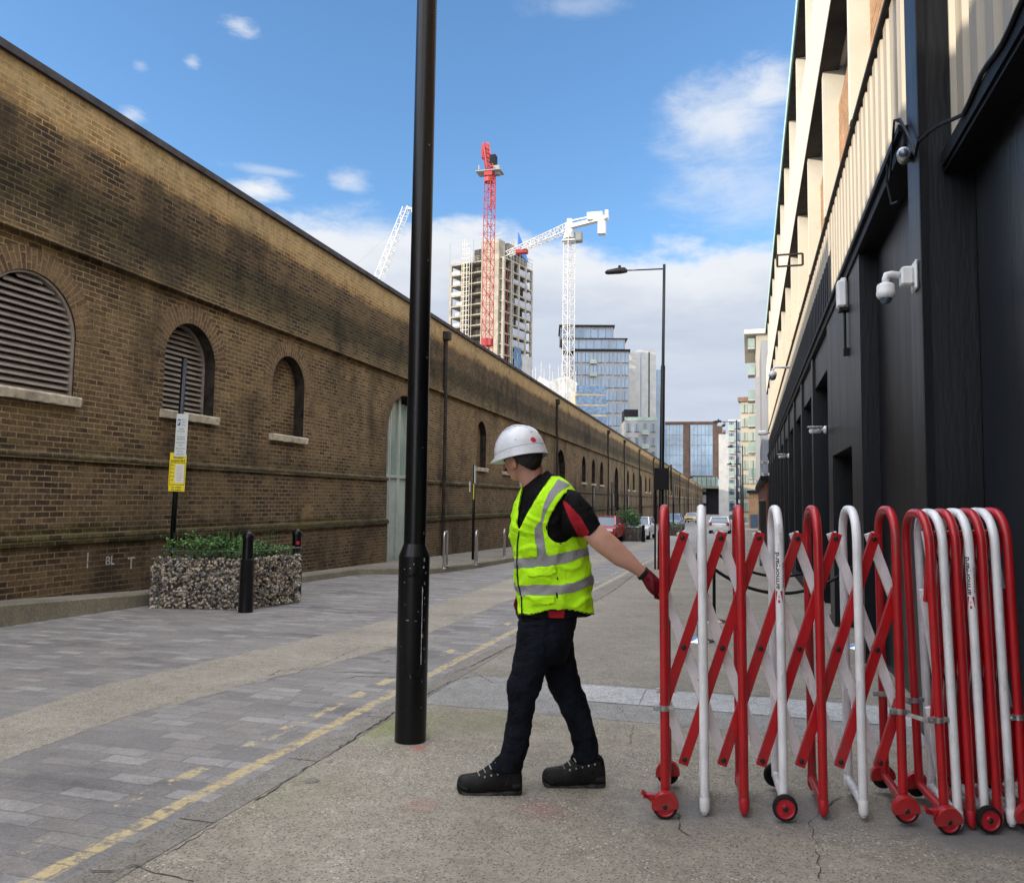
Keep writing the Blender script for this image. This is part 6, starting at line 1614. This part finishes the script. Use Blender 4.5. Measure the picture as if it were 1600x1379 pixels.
t, H_ = tower_block('low_apartments', 'lower grey apartment block with small balconies in front of the pale slab', 1001, 205, 8.4, 12, 657, rad(6), 'stone_grey', 4, 7, 'glass', 0, .5, .6, balc=(2,), rooflip=False)
P_('penthouse', t, M['clad_matt'], lambda m_: m_.box((-4.2, 1, H_), (-.6, 8, H_ + 3))); P_('terrace_rail', t, M['glassg'], lambda m_: m_.box((-4.2, -.1, H_), (4.2, 0, H_ + .9)))
M['pale_glass2'] = mk('pale_bay_glass', (.22, .32, .42), .12, 0, var=.3, sc_=.10, spec=.8)
# office with two big glass bays and brown brick piers
t = fthing('glass_office', 'wide office with two tall blue glass bays between brown brick piers closing the street', 'building', 1082, 290, rad(1)); z0 = t['_z']; Hh = htop(661, 290, 1082) - z0; zb = htop(745, 290, 1082) - z0; sx_ = 290 / FPX
X = lambda px: (px - 1082) * sx_
P_('brick_piers', t, M['brownb'], lambda m_: (m_.box((X(1025), 0, zb), (X(1120), 22, Hh)), m_.box((X(1024), -.3, Hh), (X(1121), 22.3, Hh + .6))))
for a, b_ in ((1037, 1068), (1079, 1113)):
    o = P_('glass_bay', t, M['pale_glass2'], lambda m_: m_.box((X(a), -.25, zb + .5), (X(b_), .1, Hh - .6)))
    P_('mullions', o, M['stone_grey'], lambda m_: ([m_.box((X(a) + (X(b_) - X(a)) * i / 6 - .05, -.34, zb + .5), (X(a) + (X(b_) - X(a)) * i / 6 + .05, -.251, Hh - .6)) for i in range(7)], [m_.box((X(a), -.36, zb + .5 + (Hh - zb - 1.1) * i / 5 - .06), (X(b_), -.345, zb + .5 + (Hh - zb - 1.1) * i / 5 + .06)) for i in range(6)]))
P_('side_wall', t, M['brownb'], lambda m_: m_.box((X(1120) + .01, .5, zb), (X(1128), 24, Hh - 1)))
for i in range(7):
    o = P_('balcony', t, M['clad_matt'], lambda m_: m_.box((X(1128) + .01, 2, zb + 1 + i * 3), (X(1133), 8, zb + 1.3 + i * 3))); P_('railing', o, M['stone_grey'], lambda m_: m_.box((X(1128) + .3, 1.9, zb + 1.31 + i * 3), (X(1133), 1.99, zb + 2.3 + i * 3)))
P_('glass_link', t, M['glassg'], lambda m_: m_.box((X(1082), -3, zb - 3.2), (X(1120), 10, zb - .1))); P_('link_frame', t, M['clad_matt'], lambda m_: [m_.box((X(1082) + i * 1.6, -3.1, zb - 3.2), (X(1082) + i * 1.6 + .12, -3.001, zb - .1)) for i in range(6)])
P_('canopy', t, M['concrete_d'], lambda m_: m_.box((X(1080), -4, zb - 4.1), (X(1140), 14, zb - 3.25)))
P_('undercroft', t, M['clad_matt'], lambda m_: (m_.box((X(1105), 3, 0), (X(1140), 14, zb - 4.11)), m_.box((X(1090), 2, 0), (X(1104), 12, zb - 4.12))))
P_('lobby_glass', t, M['bluegrey'], lambda m_: [m_.box((X(1094), 1.9, 1 + i * 4.1), (X(1103), 1.99, 4 + i * 4.1)) for i in range(3)])
P_('undercroft_panel', t, M['brownb'], lambda m_: m_.box((X(1122), 2.9, 2), (X(1136), 2.99, zb - 6)))
# right side, further along
def rblock(name, label, t0, X0, wdt, dep, h, mat, **k):
    p = RF((X0, t0, 0)); tt = thing(name, label, 'building', (p.x, p.y, G(p.y) - 1), rz=-AL + 1e-9); tt['_org'] = [0, 0, 0]; return tt
b = rblock('brick_house', 'small red brick building on the right pavement beyond the black frontage', 47, .96, 0, 0, 0, 0)
P_('wall', b, M['brick_red'], lambda m_: m_.box((0, 0, 0), (10, 40, 4.6))); P_('door', b, M['clad_matt'], lambda m_: m_.box((-.04, 3, 0), (.1, 4.2, 3.2)))
P_('window', b, M['glass'], lambda m_: [m_.box((-.04, 6 + 3*i, 2), (.1, 7.4 + 3*i, 3.6)) for i in range(10)]); P_('gable_sign', b, M['paper'], lambda m_: m_.box((-.1, 1.2, 2.3), (-.04, 2.0, 3.2)))
o = P_('upper_storey', b, M['bluegrey'], lambda m_: m_.box((-.2, -.0, 4.901), (10, 9, 12.6))); P_('soffit', b, M['clad_matt'], lambda m_: m_.box((-.3, -.2, 4.61), (10, 40.2, 4.9)))
P_('panel_joints', o, M['stone_grey'], lambda m_: [m_.box((-.22, 1.5 * i + .2, 5.4), (-.201, 1.5 * i + .26, 12.6)) for i in range(5)] and [m_.box((.5 + .8 * i, -.02, 5.4), (.54 + .8 * i, -.001, 12.6)) for i in range(6)])
b = rblock('balcony_block', 'grey and cream apartment block with stacked green glass balconies on the right', 96, .95, 0, 0, 0, 0)
Hb = htop(537, 97, 1180) + 2.6
P_('wall', b, M['buff'], lambda m_: m_.box((0, 0, 0), (11, 20, Hb))); P_('roof_edge', b, M['creamwhite'], lambda m_: m_.box((-1.3, -.5, Hb + .001), (11, 20, Hb + .5))); P_('lift_head', b, M['stone_grey'], lambda m_: m_.box((1, 3, Hb + .51), (8, 12, Hb + 2)))
P_('corner_panel', b, M['stone_grey'], lambda m_: m_.box((-.12, -.05, 0), (1.1, 1.2, Hb - 5)))
for i in range(int(Hb // 3.05)):
    z = 3.6 + i * 3.05
    if z > Hb - 1: break
    o = P_('balcony', b, M['white_slab'], lambda m_: m_.box((-.9, .6, z), (-.125, 3.2, z + .2))); P_('railing', o, M['glassg'], lambda m_: (m_.box((-.9, .6, z + .21), (-.85, 3.2, z + 1.25)), m_.box((-.84, .56, z + .21), (-.13, .6, z + 1.25))))
    P_('window', b, M['glass'], lambda m_: (m_.box((-.04, 4.5, z + .4), (.1, 6.5, z + 2.4)), m_.box((-.04, 9.5, z + .4), (.1, 12, z + 2.4)))); P_('window', b, M['glass'], lambda m_: m_.box((1.6, -.04, z + .5), (3.2, .1, z + 2.2)))
b, H_ = tower_block('buff_apartments', 'cream and green panelled apartment block behind the balcony block', 1171, 130, 2.6, 10, 627, rad(-6), 'buff', 2, 9, 'glassg', 0, .7, .6, rooflip=True, sill_m='brownb')
b, H_ = tower_block('grey_balcony_tower', 'slim grey apartment tower with dark balconies at the end of the right pavement', 1149, 165, 2.7, 12, 655, rad(-2), 'white_slab', 2, 9, 'glass', 0, .8, .62, balc=(0,), rooflip=False)
b, H_ = tower_block('pale_rendered_block', 'blank pale rendered block left of the slim balcony tower', 1136, 230, 4.5, 12, 678, rad(0), 'white_slab', 1, 1, 'glass', 0, .02, .02, frame=False, rooflip=False)
b = fthing('yellow_shopfront', 'low yellowish sunlit shop with dark canopy beyond the red brick house', 'building', 1177, 91, 0)
P_('wall', b, M['brick_orange'], lambda m_: m_.box((-.5, 0, 0), (.8, 3, 5))); P_('canopy', b, M['clad_matt'], lambda m_: m_.box((-.7, -.3, 5.01), (.9, 3, 5.3))); P_('shop_window', b, M['glass'], lambda m_: m_.box((-.3, -.06, 1), (.5, .1, 2.6)))
M['concrete_k'] = mk('shade_dark_concrete', (.055, .05, .045), .9, var=.3, sc_=.3)  # core colour darkened to stand for shade inside the open floors
M['pale_glass'] = mk('pale_curtain_glass', (.24, .36, .48), .12, 0, var=.25, sc_=.12, spec=.8)
# unfinished concrete tower
D_ = 238.0; t = fthing('unfinished_tower', 'unfinished concrete tower with open floor slabs, hoists and a blue sheet on top', 'building', 782, D_, rad(-32)); z0 = t['_z']
# local: near corner at origin; front face runs to -x, right face runs to +y
Wf, Df = 20.2, 17.5; Ht = htop(400, D_, 765) - z0; Hc = htop(372, D_, 765) - z0; n_fl = int((Ht) / 3.3); fh = 3.33
zt = Ht
zs_ = [Ht - i * fh for i in range(26)]
for z in zs_:
    if z + z0 < 18: break
    P_('floor_slab', t, M['concrete'], lambda m_: m_.box((-Wf, 0, z - .42), (-0, Df, z)))
for x, y in [(-Wf + .3, .3), (-Wf + .3, 6), (-Wf + .3, 12), (-Wf + .3, Df - .3), (-Wf + 5.2, .3), (-.3, .3), (-.3, 4.6), (-.3, 9.0), (-.3, 13.2), (-.3, Df - .3), (-4.5, .3)]:
    P_('column', t, M['concrete'], lambda m_: m_.cbox((x, y, Ht / 2), (.38, .38, Ht / 2 - .01)))
P_('lift_core', t, M['concrete_k'], lambda m_: m_.box((-Wf + 7.4, 2.6, 0), (-1.7, Df - 2.5, Hc - 1)))
P_('core_wall', t, M['concrete'], lambda m_: m_.box((-7.9, -.6, 0), (-1.6, 3.0, Hc)))
P_('inner_wall', t, M['concrete_d'], lambda m_: m_.box((-Wf + 1, 8, 0), (-Wf + 6.3, 9, Ht)))
def hoist(m_):
    for x in (-Wf + 5.6, -Wf + 6.5, -Wf + 7.6, -Wf + 8.5):
        for y in (-1.6, -.3): m_.bar((x, y, 0), (x, y, Hc + (1.5 if x < -Wf + 7 else -2)), .14, .14)
    z = 0
    while z < Hc: m_.bar((-Wf + 5.6, -1.6, z), (-Wf + 8.5, -1.6, z), .1, .1); z += 1.5
P_('hoist_mast', t, M['creamwhite'], hoist)
def scaf(m_):
    for i in range(12):
        x = -Wf + i * 1.5; 
        if -9 < x < -.5 or i % 3 == 0: m_.bar((x, -.2, Ht), (x, -.2, Hc + 1.6 + .6 * math.sin(i * 2.1)), .12, .12)
    for i in range(10): m_.bar((-.1, i * 1.9, Ht), (-.1, i * 1.9, Ht + 2.5 + (i % 3) * .8), .12, .12)
    for z in (1.0, 2.0, 3.2): m_.bar((-9, -.2, Hc + z - 1.5), (-1, -.2, Hc + z - 1.5), .1, .1); m_.bar((-.1, 0, Ht + z), (-.1, Df, Ht + z), .1, .1); m_.bar((-Wf, -.1, Ht + z * .45), (-9, -.1, Ht + z * .45), .07, .07)
P_('roof_scaffold', t, M['scaff'], scaf)
P_('formwork', t, M['concrete_d'], lambda m_: (m_.box((-6, 3.2, Hc - 2.5), (-.6, 9, Hc - .4)), m_.box((-3.5, 9.5, Ht + .01), (-.6, 15, Ht + 2.6))))
P_('blue_sheet', t, M['mesh_blue'], lambda m_: m_.prism([(-.3, 8.2, Hc - 1.8), (-.3, 14.8, Hc - 3.6), (-.3, 12.2, Hc + .5), (-.3, 8.2, Hc + 4.5)], (.25, 0, 0)))
P_('side_scaffold', t, M['craneR'], lambda m_: [m_.bar((.5, 1.0 + .8 * (i % 2), z_), (.5, 1.8 - .8 * (i % 2), z_ + 3.3), .12, .12) for i, z_ in enumerate([20 + 3.3 * k for k in range(int((Ht - 22) / 3.3))])])
P_('side_hoist', t, M['scaff'], lambda m_: [m_.bar((.7, y_, 0), (.7, y_, Ht + 6), .16, .16) for y_ in (3.2, 4.4)] + [m_.bar((.7, 3.2, z_), (.7, 4.4, z_ + 1.6), .1, .1) for z_ in [i * 1.6 for i in range(int(Ht / 1.6))]])
rg_ = random.Random(4)
P_('edge_protection', t, M['bluegrey'], lambda m_: [m_.box((-Wf + rg_.uniform(0, 3), -.05, z + .05), (-Wf + rg_.uniform(3.5, 5.5), -.02, z + 1.1)) for z in zs_[1:14]] + [m_.box((-.02, rg_.uniform(4, 12), z + .05), (.02, rg_.uniform(12.5, 17), z + rg_.uniform(.9, 2.6))) for z in zs_[1:16]])
P_('glazed_lower_floors', t, M['glassb'], lambda m_: [m_.box((.01, 6.4 + i * 2.4, z0 * 0 + 10), (.12, 8.3 + i * 2.4, htop(536, D_, 800) - z0)) for i in range(2)]); P_('finished_cladding', t, M['white_slab'], lambda m_: m_.box((-.1, 11.2, 0), (.3, Df, htop(545, D_, 800) - z0)))
# lattice helper
def lattice(m_, a, b_, w, n_, r=.12, w2=None, up=(0, 0, 1), cross=True):
    r = r * .62
    a = Vector(a); b_ = Vector(b_); t_ = (b_ - a).normalized(); u = Vector(up); u = u - t_ * u.dot(t_)
    u = u.normalized() if u.length > 1e-3 else t_.orthogonal().normalized(); q = t_.cross(u); w2 = w if w2 is None else w2
    C_ = []
    for i in range(n_ + 1):
        f = i / n_; ww = (w + (w2 - w) * f) / 2; c = a.lerp(b_, f); C_.append([c + q * ww * sx__ + u * ww * sy for sx__, sy in ((-1,-1),(1,-1),(1,1),(-1,1))])
    for k in range(4): m_.bar(C_[0][k], C_[-1][k], r * 1.6, r * 1.6)
    for i in range(n_):
        for k in range(4):
            k2 = (k + 1) % 4
            if (i + k) % 2: m_.bar(C_[i][k], C_[i+1][k2], r, r)
            else: m_.bar(C_[i][k2], C_[i+1][k], r, r)
            if cross: m_.bar(C_[i][k], C_[i][k2], r, r)
# red luffing crane
dR = 205.0; a = W(757, 800, dR); a.z = G(a.y); zt = W(764, 285, dR).z
t = thing('red_tower_crane', 'red lattice luffing tower crane with its jib raised in front of the unfinished tower', 'crane', a, group='tower cranes')
P_('mast', t, M['craneR'], lambda m_: lattice(m_, a + ZV * 8, Vector((a.x, a.y, zt)), 2.2, 34, .15))
P_('mast_collar', t, M['craneR'], lambda m_: m_.cbox((a.x, a.y, W(757, 535, dR).z), (1.3, 1.3, .9)))
tp = Vector((a.x, a.y, zt))
P_('slew_ring', t, M['craneR'], lambda m_: (m_.cyl(tp, tp + ZV * 1.4, 1.5, n=12), m_.cbox(tp + ZV * 1.9, (1.1, 1.8, .6))))
P_('cab', t, M['stone_grey'], lambda m_: m_.bbox(tp + ZV * 3.2 + RV * 1.9, (.9, 1.0, 1.2), .2)); P_('platform', t, M['stone_grey'], lambda m_: (m_.cbox(tp + ZV * 2.6, (3.4, 2.0, .12)), m_.bar(tp + RV * -2.9 + ZV * 2.6, tp + RV * -2.9 + ZV * 4.6, .3, .3)))
P_('jib', t, M['craneR'], lambda m_: lattice(m_, tp + ZV * 2.4 - FH * 1, W(758.5, 226, dR + 14), 1.8, 12, .3, 1.4)); P_('jib_head', t, M['craneR'], lambda m_: m_.cbox(W(759, 238, dR + 12), (1.0, 1.0, 1.8)))
P_('back_stay', t, M['craneR'], lambda m_: lattice(m_, tp + ZV * 2 + RV * .6, W(769, 324, dR - 6), 1.1, 7, .22)); P_('ballast', t, M['clad_matt'], lambda m_: m_.cbox(tp + ZV * 6.5 + RV * .8 + FH * 2, (.8, 1, 1.6)))
# white flat top crane
dW = 200.0; a = W(886, 800, dW); a.z = G(a.y); zt = W(893, 368, dW).z
t = thing('white_tower_crane', 'white lattice tower crane with a long horizontal jib and boxy counterweight', 'crane', a, group='tower cranes')
P_('mast', t, M['craneW'], lambda m_: lattice(m_, a + ZV * 8, Vector((a.x, a.y, zt)), 2.1, 32, .16))
tp = Vector((a.x, a.y, zt)); P_('slew_ring', t, M['craneW'], lambda m_: (m_.cbox(tp - ZV * 1.6, (1.7, 1.7, .15)), m_.cyl(tp - ZV * .8, tp + ZV * .6, 1.4, n=12)))
P_('tower_head', t, M['craneW'], lambda m_: (m_.cbox(tp + ZV * 1.6, (.9, .9, 1.6)), m_.cbox(tp + ZV * 3.6, (.6, .6, .7))))
P_('cab', t, M['stone_grey'], lambda m_: m_.bbox(tp + RV * 2.3 - ZV * .4, (1.0, 1.2, 1.25), .2))
jt = tp + ZV * 2.2; jl = W(793, 397, 222); jr = W(948, 340, 189)
P_('jib', t, M['craneW'], lambda m_: lattice(m_, jt, jl, 1.9, 16, .16, 1.3)); P_('counter_jib', t, M['craneW'], lambda m_: (m_.bar(jt, jr, 1.5, .9), m_.bar(jt + ZV * 1.6, jr + ZV * 1.2 - (jr - jt) * .25, .3, .3)))
cw_ = jr - (jr - jt) * .12
P_('counterweight', t, M['craneW'], lambda m_: (m_.cbox(cw_ - ZV * 1.9, (.9, 1.0, 2.0)), m_.cbox(cw_ - (jr - jt) * .18 + ZV * 1.0, (1.9, 1.0, .9)), m_.cbox(jr + ZV * .8, (.4, .5, 1.0))))
P_('trolley', t, M['craneR'], lambda m_: m_.cbox(jl.lerp(jt, .25) - ZV * 1.1, (1.6, 1, .5)))
# third crane jib behind the wall
a = W(592, 436, 150); b_ = W(635, 325, 158)
t = thing('white_luffing_crane', 'slim white lattice crane jib leaning right behind the wall, left of the lamp column', 'crane', (a.x, a.y, a.z - 30), group='tower cranes')
lo2 = a + (a - b_) * .35
P_('jib', t, M['craneW'], lambda m_: lattice(m_, lo2, b_, 1.5, 15, .12, 1.1)); P_('jib_head', t, M['craneW'], lambda m_: (m_.bar(b_, b_ + RV * 1.2 + ZV * -.2, .6, .5), m_.cbox(b_ + RV * 1.3 - ZV * .5, (.2, .3, .5))))
P_('mast', t, M['craneW'], lambda m_: lattice(m_, Vector((lo2.x, lo2.y, G(lo2.y))), lo2, 1.8, 10, .12)); P_('pendant_rope', t, M['scaff'], lambda m_: (m_.bar(W(560, 410, 152), b_ - (b_ - a) * .25, .04, .04), m_.bar(W(560, 410, 152), lo2 - RV * 6, .04, .04)))
P_('hoist_rope', t, M['scaff'], lambda m_: m_.bar(b_ + RV * 1.3, b_ + RV * 1.3 - ZV * 22, .03, .03))
# white sheeted scaffold and the blue netted balconies
t = fthing('sheeted_scaffold', 'white sheeted scaffold with poles around the foot of the white crane', 'scaffold', 868, 190, rad(10)); z0 = t['_z']; h1 = htop(592, 190, 870) - z0
P_('sheeting', t, M['white_wrap'], lambda m_: m_.loft([[Vector((x, y, z + (.8 * math.sin(x * .9 + y) if z > 3 else 0))) for x, y in ((-4.2, 0), (-2, -.4), (0, .1), (2.5, -.3), (5, 0), (5, 8), (-4.2, 8))] for z in (0, h1 * .5, h1)]))
P_('poles', t, M['scaff'], lambda m_: [m_.bar((-6 + i * 1.05, -.5 + (i % 2) * 2, 0), (-6 + i * 1.05, -.5 + (i % 2) * 2, h1 + 2 + 2.5 * ((i * 7) % 5) / 5), .08, .08) for i in range(11)])
P_('sheeted_slope', t, M['white_wrap'], lambda m_: m_.prism([(-9, .5, 0), (-4.25, .5, 0), (-4.25, .5, h1 * .98), (-9, .5, h1 * .86)], (0, 6, 0)))
t = fthing('netted_apartments', 'half built block with blue netting on its projecting balconies', 'building', 925, 170, rad(8)); z0 = t['_z']; zz_ = [htop(q_, 170, 925) - z0 for q_ in (606, 622, 638, 654, 670)]
P_('wall', t, M['buff'], lambda m_: m_.box((-3.5, 2, 0), (2.5, 12, zz_[0] - .6)))
for i, z in enumerate(zz_):
    o = P_('balcony_slab', t, M['concrete'], lambda m_: m_.box((-3.6, -.6, z - .5 - 1.3), (2.6 + .1 * i, 2, z - 1.3))); P_('netting', o, M['netblue'], lambda m_: (m_.box((-3.6, -.66, z - 1.29), (2.6 + .1 * i, -.6, z + .35)), m_.box((2.6 + .1 * i, -.6, z - 1.29), (2.66 + .1 * i, 2, z + .35))))

# ================================================================== SKY AND LIGHT
EL, SX, SY = rad(12.7), -.86, -.51
sd = Vector((SX, SY, 0)).normalized() * math.cos(EL) + ZV * math.sin(EL)
L_ = bpy.data.lights.new('sun', 'SUN'); L_.energy = 2.3; L_.angle = rad(.5); L_.color = (1, .86, .68)
so = bpy.data.objects.new('sun', L_); COL.objects.link(so); so.rotation_euler = (-sd).to_track_quat('-Z', 'Y').to_euler(); so.location = (0, 0, 60)
wd = bpy.data.worlds.new('World'); sc.world = wd; wd.use_nodes = True; nt = wd.node_tree; nt.nodes.clear()
n = NT.__new__(NT); n.t = nt; n.b = None
out = n.n('ShaderNodeOutputWorld'); bg = n.n('ShaderNodeBackground'); n.L(bg.outputs[0], out.inputs[0]); bg.inputs[1].default_value = .10
sky = n.n('ShaderNodeTexSky'); sky.sky_type = 'NISHITA'; sky.sun_disc = False; sky.sun_elevation = EL; sky.sun_rotation = math.atan2(sd.x, sd.y); sky.air_density = 1.0; sky.dust_density = .3; sky.ozone_density = 1.6; sky.altitude = 0
dv_ = n.n('ShaderNodeTexCoord').outputs['Generated']; nx_, ny_, nz_ = n.sep(dv_)
# flattened cloud-plane coordinates: wisps lie in layers
den = n.math('ADD', nz_, .12)
pl = n.comb(n.math('DIVIDE', nx_, den), n.math('DIVIDE', ny_, den), 0.0)
az = n.math('ARCTAN2', nx_, ny_)
wv = n.comb(n.math('MULTIPLY', az, 1.0), n.math('MULTIPLY', nz_, 2.2), 0.0)
# bank of cloud low in the sky, its top edge billowing
edge = n.math('ADD', n.math('MULTIPLY', n.math('SUBTRACT', n.noise(wv, 5.0, 6, .6), .5), .16), .300)
tilt_ = n.math('MULTIPLY', az, -.055)
bank = n.math('SUBTRACT', n.math('ADD', edge, tilt_), nz_)
bankm = n.step(bank, -.012, .022)
w1 = n.noise(n.vmul(wv, (1.0, 2.2, 1)), 4.2, 7, .62, dist=.5)
wm = n.math('MULTIPLY', n.step(w1, .60, .76), .85)
hi = n.math('MULTIPLY', wm, n.step(nz_, .72, .30))
def puff(px, py, ra, re, amt, ns=9):
    r_ = (ray(px, py)).normalized(); a0 = math.atan2(r_.x, r_.y); z0 = r_.z
    u = n.math('DIVIDE', n.math('SUBTRACT', az, a0), ra); v = n.math('DIVIDE', n.math('SUBTRACT', nz_, z0), re)
    d = n.math('SQRT', n.math('ADD', n.math('MULTIPLY', u, u), n.math('MULTIPLY', v, v)))
    d = n.math('ADD', d, n.math('MULTIPLY', n.math('SUBTRACT', n.noise(n.vmul(wv, (1, 1.25, 1)), ns, 8, .68, dist=.3), .5), 2.2))
    return n.math('MULTIPLY', n.step(d, 1.25, -.1), amt)
ps = [puff(1150, 195, .085, .06, .85, 7), puff(1195, 135, .05, .03, .9, 10), puff(1175, 300, .10, .05, .6, 8), (puff(405, 295, .045, .014, 1.0, 16)), puff(545, 283, .03, .012, .6, 20), puff(375, 42, .022, .009, .7, 26), puff(205, 180, .018, .008, .6, 26), puff(300, 97, .010, .006, .5, 30), puff(420, 267, .05, .006, .4, 20), puff(900, 8, .07, .012, .3, 12), puff(560, 380, .10, .035, .95, 8), puff(220, 103, .01, .006, .3, 20)]
cm = bankm
for p_ in ps: cm = n.math('MAXIMUM', cm, p_)
# cloud brightness: bright tops, grey blue body
body = n.step(bank, .0, .10); tex = n.noise(n.vmul(wv, (1, 2.5, 1)), 6, 5, .55)
cb = n.mix(n.math('MULTIPLY', body, n.math('ADD', .45, n.math('MULTIPLY', tex, .9)), clamp=True), (3.15, 3.25, 3.4), (2.05, 2.3, 2.75))
skc = n.mix(1.0, sky.outputs[0], (.66, .88, 1.10), 'MULTIPLY')
# bright cloud added out of view, overhead and behind, as fill light
fwd_ = n.math('ADD', n.math('MULTIPLY', nx_, FH.x), n.math('MULTIPLY', ny_, FH.y))
rear = n.math('MAXIMUM', n.step(fwd_, .25, -.15), n.step(nz_, .66, .80))
rear = n.math('MULTIPLY', rear, n.step(n.noise(pl, 1.6, 6, .6), .36, .52))
fin = n.mix(cm, skc, cb)
fin = n.mix(rear, fin, (12.2, 12.2, 12.6))
n.L(fin, bg.inputs[0])
sc.view_settings.view_transform = 'Standard'; sc.view_settings.look = 'None'; sc.view_settings.exposure = 1.5; sc.view_settings.gamma = 1
sc.cycles.use_denoising = True; sc.cycles.max_bounces = 8; sc.cycles.diffuse_bounces = 4
for o in list(COL.objects):
    for k in ('_org', '_z'):
        if k in o: del o[k]
